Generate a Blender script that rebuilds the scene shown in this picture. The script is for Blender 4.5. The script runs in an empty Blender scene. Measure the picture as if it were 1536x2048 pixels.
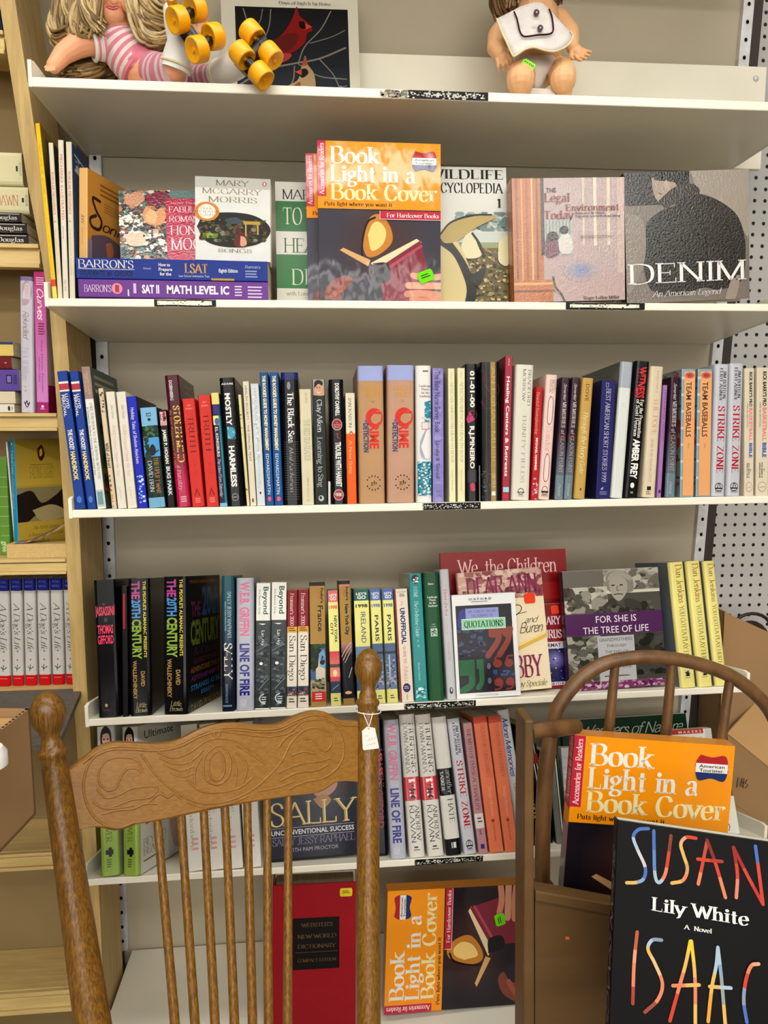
import bpy, bmesh, math, random
from mathutils import Vector, Matrix
SC = bpy.context.scene
COL = SC.collection
# ---------------------------------------------------------------- camera, world, lights, exposure
F, CX, CY = 1420.0, 768.0, 1024.0
CAM = Vector((0.0, -1.60, 1.45))
PITCH, YAW = math.radians(6.99), math.radians(5.37)
cam = bpy.data.cameras.new('camera'); camo = bpy.data.objects.new('camera', cam); COL.objects.link(camo)
cam.sensor_fit = 'VERTICAL'; cam.sensor_height = 36.0; cam.lens = F / 2048 * 36.0; cam.clip_start = 0.02
ROT = Matrix.Rotation(-YAW, 3, 'Z') @ Matrix.Rotation(math.pi / 2 - PITCH, 3, 'X')
camo.matrix_world = Matrix.Translation(CAM) @ ROT.to_4x4()
SC.camera = camo
SC.view_settings.view_transform = 'Standard'; SC.view_settings.look = 'None'
SC.view_settings.gamma = 1.0; SC.view_settings.use_curve_mapping = False
SC.view_settings.exposure = -0.2
try:
    SC.cycles.use_denoising = True
    SC.cycles.max_bounces = 6
except Exception:
    pass
world = bpy.data.worlds.new('World'); SC.world = world; world.use_nodes = True
world.node_tree.nodes['Background'].inputs[0].default_value = (1.0, 0.95, 0.86, 1)
world.node_tree.nodes['Background'].inputs[1].default_value = 0.18
# ceiling light rows: (y, strength of the diffuser, x centre, length)
LAMPS = [(-0.82, 11.0, 0.1, 2.4), (-2.75, 32.0, 0.0, 3.6), (-4.7, 24.0, 0.0, 5.6), (-5.6, 24.0, 0.0, 5.6), (-7.8, 20.0, 0.0, 6.0)]

def ray(u, v):
    return (ROT @ Vector(((u - CX) / F, -(v - CY) / F, -1.0)))
def P(u, v, Y):
    d = ray(u, v); return CAM + d * ((Y - CAM.y) / d.y)
def PZ(u, v, Z):
    d = ray(u, v); return CAM + d * ((Z - CAM.z) / d.z)
def PN(u, v, p0, n):
    d = ray(u, v); return CAM + d * ((p0 - CAM).dot(n) / d.dot(n))
def px(r, Y):                      # a length of r photo pixels at depth plane Y, in metres
    return r * (Y - CAM.y) / F

def lin(c):
    if isinstance(c, str):
        c = c.lstrip('#'); c = [int(c[i:i + 2], 16) / 255 for i in (0, 2, 4)]
    return tuple((x / 12.92 if x <= 0.04045 else ((x + 0.055) / 1.055) ** 2.4) for x in c[:3]) + (1.0,)

def ink(c): return tuple(0.94 * x ** 1.22 for x in lin(c)[:3]) + (1.0,)     # printed and dyed colours
# ---------------------------------------------------------------- materials
MATS = {}
def mat(name, col=None, rough=0.5, spec=0.5, metal=0.0, coat=0.0, noise=None, bump=None, sss=0.0, emit=None, wood=None, dots=None, attr=False, stretch=(1, 1, 1), rvar=0):
    if name in MATS: return MATS[name]
    m = bpy.data.materials.new(name); m.use_nodes = True; nt = m.node_tree; N = nt.nodes; L = nt.links
    b = N['Principled BSDF']
    b.inputs['Roughness'].default_value = rough; b.inputs['Metallic'].default_value = metal
    b.inputs['Specular IOR Level'].default_value = spec
    b.inputs['Coat Weight'].default_value = coat; b.inputs['Coat Roughness'].default_value = 0.08
    if sss:
        b.inputs['Subsurface Weight'].default_value = sss; b.inputs['Subsurface Radius'].default_value = (0.01, 0.004, 0.002)
    tc = N.new('ShaderNodeTexCoord'); mp = N.new('ShaderNodeMapping'); mp.inputs['Scale'].default_value = stretch
    L.new(tc.outputs['Object'], mp.inputs['Vector'])
    src = None
    if attr:
        a = N.new('ShaderNodeAttribute'); a.attribute_name = 'Col'; src = a.outputs['Color']
    elif col is not None:
        r = N.new('ShaderNodeRGB'); r.outputs[0].default_value = lin(col); src = r.outputs[0]
    if wood:                        # (dark colour, scale, amount): stretched grain streaks and pores
        nz = N.new('ShaderNodeTexNoise'); nz.inputs['Scale'].default_value = wood[1]; nz.inputs['Detail'].default_value = 8; nz.inputs['Roughness'].default_value = 0.65
        L.new(mp.outputs[0], nz.inputs['Vector'])
        cr = N.new('ShaderNodeValToRGB'); cr.color_ramp.elements[0].position = 0.40; cr.color_ramp.elements[1].position = 0.62
        L.new(nz.outputs['Fac'], cr.inputs['Fac'])
        mx = N.new('ShaderNodeMix'); mx.data_type = 'RGBA'; mx.inputs['A'].default_value = lin(wood[0])
        L.new(cr.outputs['Color'], mx.inputs['Factor']); L.new(src, mx.inputs['B'])
        mx2 = N.new('ShaderNodeMix'); mx2.data_type = 'RGBA'; mx2.inputs['Factor'].default_value = wood[2]
        L.new(src, mx2.inputs['A']); L.new(mx.outputs['Result'], mx2.inputs['B']); src = mx2.outputs['Result']
    if noise:                       # (scale, amount): uneven tone, dirt
        nz = N.new('ShaderNodeTexNoise'); nz.inputs['Scale'].default_value = noise[0]; nz.inputs['Detail'].default_value = 6
        L.new(mp.outputs[0], nz.inputs['Vector'])
        mr = N.new('ShaderNodeMapRange'); mr.inputs['From Min'].default_value = 0.3; mr.inputs['From Max'].default_value = 0.7
        mr.inputs['To Min'].default_value = 1 - noise[1]; mr.inputs['To Max'].default_value = 1 + noise[1] * 0.4
        L.new(nz.outputs['Fac'], mr.inputs['Value'])
        mx = N.new('ShaderNodeMix'); mx.data_type = 'RGBA'; mx.blend_type = 'MULTIPLY'; mx.inputs['Factor'].default_value = 1.0
        L.new(src, mx.inputs['A']); L.new(mr.outputs[0], mx.inputs['B']); src = mx.outputs['Result']
    if dots:                        # (pitch, radius, colour): pegboard holes on the object's XZ plane
        sp = N.new('ShaderNodeSeparateXYZ'); L.new(tc.outputs['Object'], sp.inputs[0]); o2 = []
        for ax in ('X', 'Z'):
            a = N.new('ShaderNodeMath'); a.operation = 'DIVIDE'; a.inputs[1].default_value = dots[0]; L.new(sp.outputs[ax], a.inputs[0])
            c = N.new('ShaderNodeMath'); c.operation = 'FRACT'; L.new(a.outputs[0], c.inputs[0])
            s = N.new('ShaderNodeMath'); s.operation = 'SUBTRACT'; s.inputs[1].default_value = 0.5; L.new(c.outputs[0], s.inputs[0])
            q = N.new('ShaderNodeMath'); q.operation = 'MULTIPLY'; L.new(s.outputs[0], q.inputs[0]); L.new(s.outputs[0], q.inputs[1]); o2.append(q)
        ad = N.new('ShaderNodeMath'); ad.operation = 'ADD'; L.new(o2[0].outputs[0], ad.inputs[0]); L.new(o2[1].outputs[0], ad.inputs[1])
        lt = N.new('ShaderNodeMath'); lt.operation = 'LESS_THAN'; lt.inputs[1].default_value = (dots[1] / dots[0]) ** 2; L.new(ad.outputs[0], lt.inputs[0])
        mx = N.new('ShaderNodeMix'); mx.data_type = 'RGBA'; L.new(lt.outputs[0], mx.inputs['Factor']); L.new(src, mx.inputs['A']); mx.inputs['B'].default_value = lin(dots[2]); src = mx.outputs['Result']
    if src is not None: L.new(src, b.inputs['Base Color'])
    if bump:                        # (scale, strength, distance)
        nz = N.new('ShaderNodeTexNoise'); nz.inputs['Scale'].default_value = bump[0]; nz.inputs['Detail'].default_value = bump[3] if len(bump) > 3 else 4
        L.new(mp.outputs[0], nz.inputs['Vector'])
        bp = N.new('ShaderNodeBump'); bp.inputs['Strength'].default_value = bump[1]; bp.inputs['Distance'].default_value = bump[2]
        L.new(nz.outputs['Fac'], bp.inputs['Height']); L.new(bp.outputs[0], b.inputs['Normal'])
        if coat: L.new(bp.outputs[0], b.inputs['Coat Normal'])
    if emit is not None:
        b.inputs['Emission Color'].default_value = (1.0, 0.975, 0.92, 1); b.inputs['Emission Strength'].default_value = emit
    MATS[name] = m; return m

GLOSS = mat('gloss laminated print', rough=0.22, spec=0.2, attr=True, bump=(90, 0.10, 0.002))
SATIN = mat('satin print', rough=0.38, spec=0.16, attr=True, noise=(30, 0.06))
MATTE = mat('matte print', rough=0.7, spec=0.15, attr=True, noise=(30, 0.07))
WRAP = mat('shrink wrapped print', rough=0.5, spec=0.12, coat=0.4, attr=True, bump=(26, 0.20, 0.006, 2), stretch=(1.6, 1.0, 0.5))
COARSE = mat('pebbled laminated print', rough=0.13, spec=0.7, attr=True, bump=(260, 0.30, 0.002))
BLACKJ = mat('black matte jacket', rough=0.5, spec=0.1, attr=True)
PAGES = mat('paper pages', rough=0.85, spec=0.1, attr=True, noise=(220, 0.14), stretch=(1, 0.05, 1))
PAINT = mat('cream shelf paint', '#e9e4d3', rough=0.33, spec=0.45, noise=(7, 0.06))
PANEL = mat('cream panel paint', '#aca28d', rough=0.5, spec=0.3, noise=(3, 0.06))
STEEL = mat('galvanised steel', '#d4d4d6', rough=0.42, metal=0.2, noise=(40, 0.2))
HOLE = mat('dark hole', '#0b0a09', rough=0.9, spec=0.1)
DARK = mat('dark gap', '#1b140d', rough=0.8, spec=0.2)
PEG = mat('white pegboard', '#aeaba8', rough=0.5, spec=0.3, dots=(0.0254, 0.0042, '#070707'))
PINE = mat('varnished pine', '#bfa266', rough=0.45, spec=0.35, wood=('#8d7240', 14, 0.45), stretch=(6, 6, 0.5))
PINEH = mat('varnished pine shelf', '#d2b678', rough=0.45, spec=0.35, wood=('#a08348', 14, 0.4), stretch=(0.5, 6, 6))
PLY = mat('tan back board', '#8a744c', rough=0.6, spec=0.25, noise=(5, 0.15))
OAK = mat('golden oak', '#8a5f1d', rough=0.33, spec=0.45, wood=('#3f250a', 120, 0.75), stretch=(3.2, 3.2, 0.13), bump=(60, 0.15, 0.001))
OAKH = mat('golden oak crest', '#8f6424', rough=0.36, spec=0.4, wood=('#6b4013', 110, 0.5), stretch=(0.25, 3, 3), bump=(120, 0.12, 0.001))
GROOVE = mat('stain in the pressed lines', '#573610', rough=0.6, spec=0.3)
BENT = mat('worn brown bentwood', '#6d4c2a', rough=0.4, spec=0.45, wood=('#3b2310', 26, 0.6), stretch=(1.5, 1.5, 0.6))
BENTP = mat('worn brown plywood', '#654a28', rough=0.5, spec=0.35, wood=('#5b3f20', 12, 0.5), noise=(9, 0.2), stretch=(0.5, 2, 2))
CARD = mat('brown cardboard', '#957551', rough=0.8, spec=0.15, noise=(6, 0.08))
CARDI = mat('lighter cardboard inside', '#b08a5c', rough=0.8, spec=0.15, noise=(6, 0.08))
SLATE = mat('dark grey laminate', '#5a534b', rough=0.5, spec=0.35, noise=(90, 0.25))
VINYL = mat('vinyl skin', '#e2a078', rough=0.5, spec=0.35, sss=0.15, noise=(14, 0.05))
VINYL2 = mat('tan vinyl skin', '#dba878', rough=0.5, spec=0.35, sss=0.15, noise=(14, 0.05))
CLOTH = mat('cotton cloth', rough=0.85, spec=0.15, attr=True, noise=(60, 0.12), bump=(300, 0.3, 0.001))
HAIRM = mat('blond doll hair', rough=0.42, spec=0.4, attr=True, noise=(80, 0.25))
YELLOW = mat('yellow plastic', '#f2a900', rough=0.38, spec=0.5, noise=(20, 0.06))
BLACKP = mat('black plastic', '#0c0c0e', rough=0.35, spec=0.5)
WHITEP = mat('white plastic', '#dcd9d4', rough=0.4, spec=0.45)
LEATHER = mat('dark brown leather', '#2c1a16', rough=0.45, spec=0.4, bump=(80, 0.3, 0.002))
FLOORM = mat('speckled vinyl floor', '#857c6d', rough=0.5, spec=0.3, noise=(120, 0.2))
CEILM = mat('white ceiling tile', '#d8d4c8', rough=0.9, spec=0.1, noise=(60, 0.08))
WALLM = mat('beige wall paint', '#b5a98f', rough=0.8, spec=0.15, noise=(4, 0.06))
LAMPM = mat('metal lamp housing', '#d9d8d2', rough=0.5)

# ---------------------------------------------------------------- mesh builder
class MB:
    def __init__(s): s.v = []; s.f = []; s.c = []; s.m = []; s.sm = []; s.mats = []
    def mi(s, m):
        if m not in s.mats: s.mats.append(m)
        return s.mats.index(m)
    def face(s, pts, m, col=None, smooth=False):
        i = len(s.v); s.v.extend([tuple(p) for p in pts]); s.f.append(tuple(range(i, i + len(pts))))
        if col is None: col = (1, 1, 1, 1)
        elif isinstance(col, str): col = ink(col)
        s.c.append(col); s.m.append(s.mi(m)); s.sm.append(smooth)
    def grid(s, rows, m, cols=None, closed=False, smooth=True):
        """rows: list of rings of points (shared vertices); cols: colour per row band"""
        n = len(rows[0]); i0 = len(s.v)
        for r in rows: s.v.extend([tuple(p) for p in r])
        k = s.mi(m)
        for a in range(len(rows) - 1):
            c = (1, 1, 1, 1) if cols is None else (ink(cols[a]) if isinstance(cols[a], str) else cols[a])
            for b in range(n if closed else n - 1):
                b2 = (b + 1) % n
                s.f.append((i0 + a * n + b, i0 + a * n + b2, i0 + (a + 1) * n + b2, i0 + (a + 1) * n + b))
                s.c.append(c); s.m.append(k); s.sm.append(smooth)
    def tube(s, pts, rad, m, n=10, cols=None, cap=True, flat=1.0, up=None):
        pts = [Vector(p) for p in pts]; R = rad if isinstance(rad, (list, tuple)) else [rad] * len(pts)
        rows = []; ref = Vector(up) if up is not None else None
        for i, p in enumerate(pts):
            t = (pts[min(i + 1, len(pts) - 1)] - pts[max(i - 1, 0)]).normalized()
            if ref is None: ref = Vector((0, 1, 0)) if abs(t.y) < 0.9 else Vector((1, 0, 0))
            a = (ref - t * ref.dot(t)).normalized(); b = t.cross(a); ref = a
            rows.append([p + (a * math.cos(k * 2 * math.pi / n) * flat + b * math.sin(k * 2 * math.pi / n)) * R[i] for k in range(n)])
        s.grid(rows, m, cols, closed=True)
        if cap:
            c0 = None if cols is None else cols[0]; c1 = None if cols is None else cols[-1]
            s.face(rows[0][::-1], m, c0); s.face(rows[-1], m, c1)
    def box(s, p0, p1, m, col=None):
        x0, y0, z0 = p0; x1, y1, z1 = p1
        q = [(x0, y0, z0), (x1, y0, z0), (x1, y1, z0), (x0, y1, z0), (x0, y0, z1), (x1, y0, z1), (x1, y1, z1), (x0, y1, z1)]
        s.hexa(q, m, col)
    def hexa(s, q, m, col=None):
        for f in ((3, 2, 1, 0), (4, 5, 6, 7), (0, 1, 5, 4), (1, 2, 6, 5), (2, 3, 7, 6), (3, 0, 4, 7)):
            s.face([q[i] for i in f], m, col)
    def slab(s, poly, off, m, col=None, side=None):
        """polygon (3D points) extruded by the vector off"""
        off = Vector(off); a = [Vector(p) for p in poly]; b = [p + off for p in a]
        s.face(a, m, col); s.face(b[::-1], m, col)
        for i in range(len(a)):
            j = (i + 1) % len(a); s.face([a[j], a[i], b[i], b[j]], side or m, col)
    def ell(s, c, r, m, axes=None, col=None, n=16, k=10):
        c = Vector(c); X, Y, Z = axes if axes else (Vector((1, 0, 0)), Vector((0, 1, 0)), Vector((0, 0, 1)))
        rows = []
        for i in range(k + 1):
            t = math.pi * min(max(i / k, 0.004), 0.996)
            rows.append([c + X * r[0] * math.sin(t) * math.cos(2 * math.pi * j / n) + Y * r[1] * math.sin(t) * math.sin(2 * math.pi * j / n) + Z * r[2] * math.cos(t) for j in range(n)])
        s.grid(rows, m, None if col is None else [col] * k, closed=True)
    def build(s, name, parent=None, bevel=0, M=None, kind=None):
        me = bpy.data.meshes.new(name); me.from_pydata(s.v, [], s.f); 
        for m in s.mats: me.materials.append(m)
        me.polygons.foreach_set('material_index', s.m); me.polygons.foreach_set('use_smooth', s.sm)
        at = me.color_attributes.new('Col', 'FLOAT_COLOR', 'CORNER'); buf = []
        for f, c in zip(s.f, s.c):
            if isinstance(c, list):
                for k in c: buf.extend(k)
            else: buf.extend(c * len(f))
        at.data.foreach_set('color', buf); me.update()
        o = bpy.data.objects.new(name, me); COL.objects.link(o)
        if parent is not None: o.parent = parent
        if M is not None: o.matrix_world = M
        if bevel:
            w = o.modifiers.new('weld', 'WELD'); w.merge_threshold = 1e-5
            b = o.modifiers.new('bevel', 'BEVEL'); b.width = bevel; b.segments = 2; b.limit_method = 'ANGLE'; b.angle_limit = math.radians(40)
        if kind: o['kind'] = kind
        return o

def tag(o, label, cat, group=None):
    o['label'] = label; o['category'] = cat
    if group: o['group'] = group
    return o
def thing(name, label, cat, M=None, group=None):
    o = bpy.data.objects.new(name, None); COL.objects.link(o); o.empty_display_size = 0.05
    if M is not None: o.matrix_world = M if isinstance(M, Matrix) else Matrix.Translation(M)
    return tag(o, label, cat, group)
def frame(o, X, Y, Z):
    m = Matrix.Identity(4)
    for i, a in enumerate((X, Y, Z)):
        for j in range(3): m[j][i] = a[j]
    m.translation = o; return m
def smooth(pts, k=6):
    """Catmull-Rom through points of any dimension"""
    pts = [Vector(p) for p in pts]; out = []
    q = [pts[0] * 2 - pts[1]] + pts + [pts[-1] * 2 - pts[-2]]
    for i in range(1, len(q) - 2):
        for j in range(k):
            t = j / k; a, b, c, d = q[i - 1], q[i], q[i + 1], q[i + 2]
            out.append(0.5 * ((2 * b) + (c - a) * t + (2 * a - 5 * b + 4 * c - d) * t * t + (3 * b - 3 * c + d - a) * t ** 3))
    out.append(pts[-1]); return out

# ---------------------------------------------------------------- lettering
# pen-drawn roman: advance ; strokes  (b/s/e/n = line with serifs at both/start/end/no ends, t/T = arm with ticks, c = curve)
GL = {
'A': '.84;s 0,0 .4,1;s .8,0 .4,1;n .16,.36 .64,.36', 'B': '.76;b .12,0 .12,1;c .12,1 .45,1 .6,.88 .6,.7 .45,.54 .14,.53;c .14,.53 .5,.52 .68,.38 .68,.16 .5,0 .12,0',
'C': '.8;c .7,.74 .6,.94 .42,1 .2,.9 .08,.5 .2,.1 .42,0 .62,.06 .74,.27', 'D': '.86;b .12,0 .12,1;c .12,1 .42,1 .68,.86 .76,.5 .68,.14 .42,0 .12,0',
'E': '.7;b .12,0 .12,1;t .12,.98 .6,.98;t .12,.52 .46,.52;t .12,.02 .64,.02', 'F': '.66;b .12,0 .12,1;t .12,.98 .6,.98;t .12,.5 .46,.5',
'G': '.86;c .7,.74 .6,.94 .42,1 .2,.9 .08,.5 .2,.1 .42,0 .6,.05 .72,.2;s .72,.4 .72,.08', 'H': '.86;b .12,0 .12,1;b .72,0 .72,1;n .12,.52 .72,.52',
'I': '.34;b .17,0 .17,1', 'J': '.46;s .32,1 .32,.25;c .32,.3 .29,.05 .15,-.04 .03,.08', 'K': '.8;b .12,0 .12,1;s .68,1 .14,.42;s .74,0 .32,.58',
'L': '.64;b .12,0 .12,1;t .12,.02 .6,.02', 'M': '.98;b .1,0 .1,1;n .1,1 .47,.02;n .47,.02 .84,1;b .84,0 .84,1', 'N': '.84;b .1,0 .1,1;n .1,1 .7,0;b .7,0 .7,1',
'O': '.86;c .42,1 .2,.9 .08,.5 .2,.1 .42,0 .64,.1 .76,.5 .64,.9 .42,1', 'P': '.72;b .12,0 .12,1;c .12,1 .46,1 .64,.9 .64,.6 .46,.46 .14,.46',
'Q': '.86;c .42,1 .2,.9 .08,.5 .2,.1 .42,0 .64,.1 .76,.5 .64,.9 .42,1;n .42,.2 .78,-.14', 'R': '.8;b .12,0 .12,1;c .12,1 .46,1 .62,.9 .62,.62 .46,.48 .14,.48;e .38,.46 .72,0',
'S': '.64;c .54,.76 .46,.94 .3,1 .12,.9 .12,.68 .3,.54 .48,.42 .55,.2 .42,.02 .24,0 .1,.08 .06,.26', 'T': '.74;T .02,.98 .7,.98;s .36,0 .36,1',
'U': '.8;s .12,1 .12,.3;c .12,.34 .18,.06 .4,0 .6,.06 .66,.34;s .66,1 .66,.3', 'V': '.8;s .02,1 .4,.02;s .76,1 .4,.02', 'W': '1.1;s .02,1 .32,.02;n .55,.9 .32,.02;n .55,.9 .8,.02;s 1.08,1 .8,.02',
'X': '.76;b .02,1 .7,0;b .68,1 .04,0', 'Y': '.76;s .02,1 .37,.48;s .72,1 .37,.48;e .37,.48 .37,0', 'Z': '.72;T .06,.98 .64,.98;n .62,.97 .06,.03;t .06,.02 .66,.02',
'a': '.58;c .1,.52 .22,.65 .36,.64 .44,.52 .44,.12 .56,.02;c .44,.4 .2,.34 .08,.18 .16,.01 .32,.03 .44,.16', 'b': '.64;s .12,1 .12,.03;c .12,.5 .32,.66 .52,.55 .56,.33 .5,.1 .32,0 .12,.1',
'c': '.56;c .5,.5 .38,.65 .22,.62 .08,.42 .1,.16 .26,0 .42,.04 .52,.17', 'd': '.64;b .5,1 .5,0;c .5,.5 .3,.66 .1,.55 .06,.33 .1,.1 .3,0 .5,.1',
'e': '.56;n .08,.36 .5,.36;c .5,.36 .44,.6 .3,.66 .12,.56 .06,.32 .14,.06 .32,0 .52,.14', 'f': '.4;c .44,.9 .36,1 .24,.95 .2,.78;e .2,.82 .2,0;n .04,.63 .38,.63',
'g': '.56;c .26,.66 .1,.58 .08,.42 .26,.26 .42,.42 .42,.58 .26,.66;c .26,.26 .1,.14 .14,.02 .4,-.02 .5,-.14 .36,-.28 .1,-.26 .06,-.12 .2,-.02;n .4,.6 .56,.66', 'h': '.64;b .12,0 .12,1;c .12,.46 .28,.65 .44,.62 .5,.4;e .5,.42 .5,0',
'i': '.28;b .14,0 .14,.66;d .14,.88', 'j': '.28;c .16,.66 .16,.1 .14,-.15 .0,-.26;d .14,.88', 'k': '.62;b .12,0 .12,1;s .5,.66 .14,.28;s .56,0 .26,.4', 'l': '.28;b .14,0 .14,1',
'm': '.94;b .12,0 .12,.66;c .12,.46 .26,.65 .4,.62 .46,.4;e .46,.42 .46,0;c .46,.46 .6,.65 .74,.62 .8,.4;e .8,.42 .8,0', 'n': '.64;b .12,0 .12,.66;c .12,.46 .28,.65 .44,.62 .5,.4;e .5,.42 .5,0',
'o': '.6;c .3,.66 .12,.58 .06,.33 .12,.08 .3,0 .48,.08 .54,.33 .48,.58 .3,.66', 'p': '.64;b .12,-.3 .12,.66;c .12,.5 .32,.66 .52,.55 .56,.33 .5,.1 .32,0 .12,.1', 'q': '.64;b .5,-.3 .5,.66;c .5,.5 .3,.66 .1,.55 .06,.33 .1,.1 .3,0 .5,.1',
'r': '.46;b .12,0 .12,.66;c .12,.44 .22,.62 .36,.66 .43,.56', 's': '.48;c .38,.5 .28,.65 .14,.62 .1,.48 .24,.36 .38,.24 .38,.08 .22,0 .1,.05 .06,.18', 't': '.42;n .2,.9 .2,.15;c .2,.18 .24,.02 .4,.06;n .04,.63 .38,.63',
'u': '.64;s .12,.66 .12,.2;c .12,.24 .18,.02 .32,.01 .5,.16;b .5,.66 .5,0', 'v': '.56;s .02,.66 .28,.01;s .54,.66 .28,.01', 'w': '.84;s .02,.66 .24,.01;n .42,.62 .24,.01;n .42,.62 .6,.01;s .82,.66 .6,.01', 'x': '.56;b .04,.66 .52,0;b .5,.66 .04,0',
'y': '.56;s .02,.66 .28,.02;s .54,.66 .28,.02;c .28,.02 .2,-.2 .08,-.28', 'z': '.52;T .06,.64 .46,.64;n .46,.63 .06,.03;t .06,.02 .48,.02',
'0': '.62;c .3,1 .12,.86 .06,.5 .12,.14 .3,0 .48,.14 .54,.5 .48,.86 .3,1', '1': '.5;e .26,1 .26,0;n .26,1 .1,.85', '2': '.6;c .08,.76 .2,.98 .42,.96 .5,.74 .36,.44 .06,.03;t .06,.02 .54,.02', '3': '.6;c .1,.85 .3,1 .48,.8 .42,.58 .24,.53;c .24,.53 .5,.46 .52,.16 .3,0 .08,.1',
'4': '.62;b .42,0 .42,1;n .42,1 .04,.3;n .04,.3 .58,.3', '5': '.6;T .14,.98 .5,.98;n .14,.98 .12,.56;c .12,.56 .34,.64 .52,.4 .46,.08 .24,0 .08,.08', '8': '.62;c .3,1 .12,.86 .16,.62 .3,.52 .44,.62 .48,.86 .3,1;c .3,.52 .08,.36 .1,.1 .3,0 .5,.1 .52,.36 .3,.52', '9': '.62;c .3,1 .1,.86 .1,.58 .3,.46 .5,.58 .5,.86 .3,1;c .5,.74 .48,.3 .34,.06 .14,.02',
'.': '.24;d .1,.05', ',': '.24;d .1,.05;n .12,.04 .06,-.16', "'": '.2;n .1,1 .08,.78', '-': '.4;n .05,.36 .34,.36', '!': '.26;n .13,1 .13,.3;d .13,.05', '&': '.9;c .8,.5 .6,.14 .36,0 .12,.1 .1,.3 .3,.5 .5,.72 .44,.95 .3,1 .2,.86 .26,.66 .5,.3 .82,0', '/': '.4;n .02,-.1 .38,1.05', '*': '.4;n .2,1 .2,.6;n .05,.9 .35,.7;n .35,.9 .05,.7', ' ': '.34'}
GC = {}
def glyph(ch, wt, thin, mono, sl):
    k = (ch, wt, thin, mono, sl)
    if k in GC: return GC[k]
    parts = GL.get(ch, GL.get(ch.upper(), '.4')).split(';'); adv = float(parts[0]); out = []
    def wid(dx, dy):
        if mono: return wt
        th = math.atan2(dy, dx); return wt * (thin + (1 - thin) * abs(math.sin(th - math.radians(14))) ** 1.3)
    for st in parts[1:]:
        t, *pp = st.split(); pts = [tuple(float(q) for q in p.split(',')) for p in pp]
        if t == 'd':
            x, y = pts[0]; r = max(wt * 0.62, 0.05); out.append([(x + r * math.cos(a * math.pi / 4), y + r * math.sin(a * math.pi / 4)) for a in range(8)]); continue
        line = [tuple(p) for p in (smooth([(x, y) for x, y in pts], 4) if t == 'c' else pts)]
        L, R = [], []
        for i, (x, y) in enumerate(line):
            a = line[max(i - 1, 0)]; b = line[min(i + 1, len(line) - 1)]; dx, dy = b[0] - a[0], b[1] - a[1]; l = math.hypot(dx, dy) or 1
            w = wid(dx, dy) / 2; L.append((x - dy / l * w, y + dx / l * w)); R.append((x + dy / l * w, y - dx / l * w))
        for i in range(len(line) - 1): out.append([L[i], L[i + 1], R[i + 1], R[i]])
        if not mono:
            sw, sh = wt * 0.5 + 0.07, max(wt * thin, 0.03) / 2 + 0.008
            ends = {'b': (0, 1), 's': (0,), 'e': (1,)}.get(t, ())
            for i in ends:
                x, y = line[0 if i == 0 else -1]; yy = min(max(y, y + sh * (1 if y < 0.3 else -1)), 9) if True else y
                out.append([(x - sw, yy - sh), (x + sw, yy - sh), (x + sw, yy + sh), (x - sw, yy + sh)])
            if t in 'tT':
                for i in ((1,) if t == 't' else (0, 1)):
                    x, y = line[-1 if i else 0]; d = -0.2 if y > 0.6 else (0.22 if y < 0.4 else 0.12); x2 = x - 0.03 if i else x + 0.03
                    lo = y - (0.12 if 0.4 <= y <= 0.6 else 0); out.append([(x2, y + d), (x2, lo), (x, lo), (x, y + d)])
    if sl: out = [[(x + y * sl, y) for x, y in q] for q in out]
    GC[k] = (adv, out); return GC[k]
TC = {}
FC = bpy.data.curves.new('lettering', 'FONT'); FC.resolution_u = 2; FO = bpy.data.objects.new('lettering', FC)
def text_polys(s, style):
    """polygons of a line of lettering: x from 0 to 1 over its length, y = 0 baseline, 1 cap height"""
    k = (s, style)
    if k in TC: return TC[k]
    polys = []
    if style.startswith('sans'):
        FC.body = s; FC.offset = {'sans': 0.0, 'sansb': 0.018, 'sansx': 0.036}[style]; FC.shear = 0.0
        me = FO.to_mesh(); vs = [(v.co.x, v.co.y / 0.73) for v in me.vertices]
        polys = [[vs[i] for i in p.vertices] for p in me.polygons]; FO.to_mesh_clear()
    else:
        wt, thin, mono, sl, gap = {'serif': (0.11, 0.26, 0, 0, 0), 'serifb': (0.19, 0.2, 0, 0, 0.06), 'thin': (0.055, 0.6, 0, 0, 0.02), 'ital': (0.09, 0.3, 0, 0.25, -0.02), 'script': (0.075, 0.4, 1, 0.35, -0.08), 'scriptb': (0.12, 0.4, 1, 0.3, -0.04), 'mono': (0.1, 1, 1, 0, 0.03), 'wide': (0.1, 0.3, 0, 0, 0.25)}[style]
        x = 0
        for ch in s:
            a, g = glyph(ch, wt, thin, mono, sl); polys += [[(x + p[0], p[1]) for p in q] for q in g]; x += a + gap
    if polys:
        x0 = min(p[0] for q in polys for p in q); x1 = max(p[0] for q in polys for p in q)
        polys = [[((p[0] - x0) / (x1 - x0), p[1]) for p in q] for q in polys]
    TC[k] = polys; return polys

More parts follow.
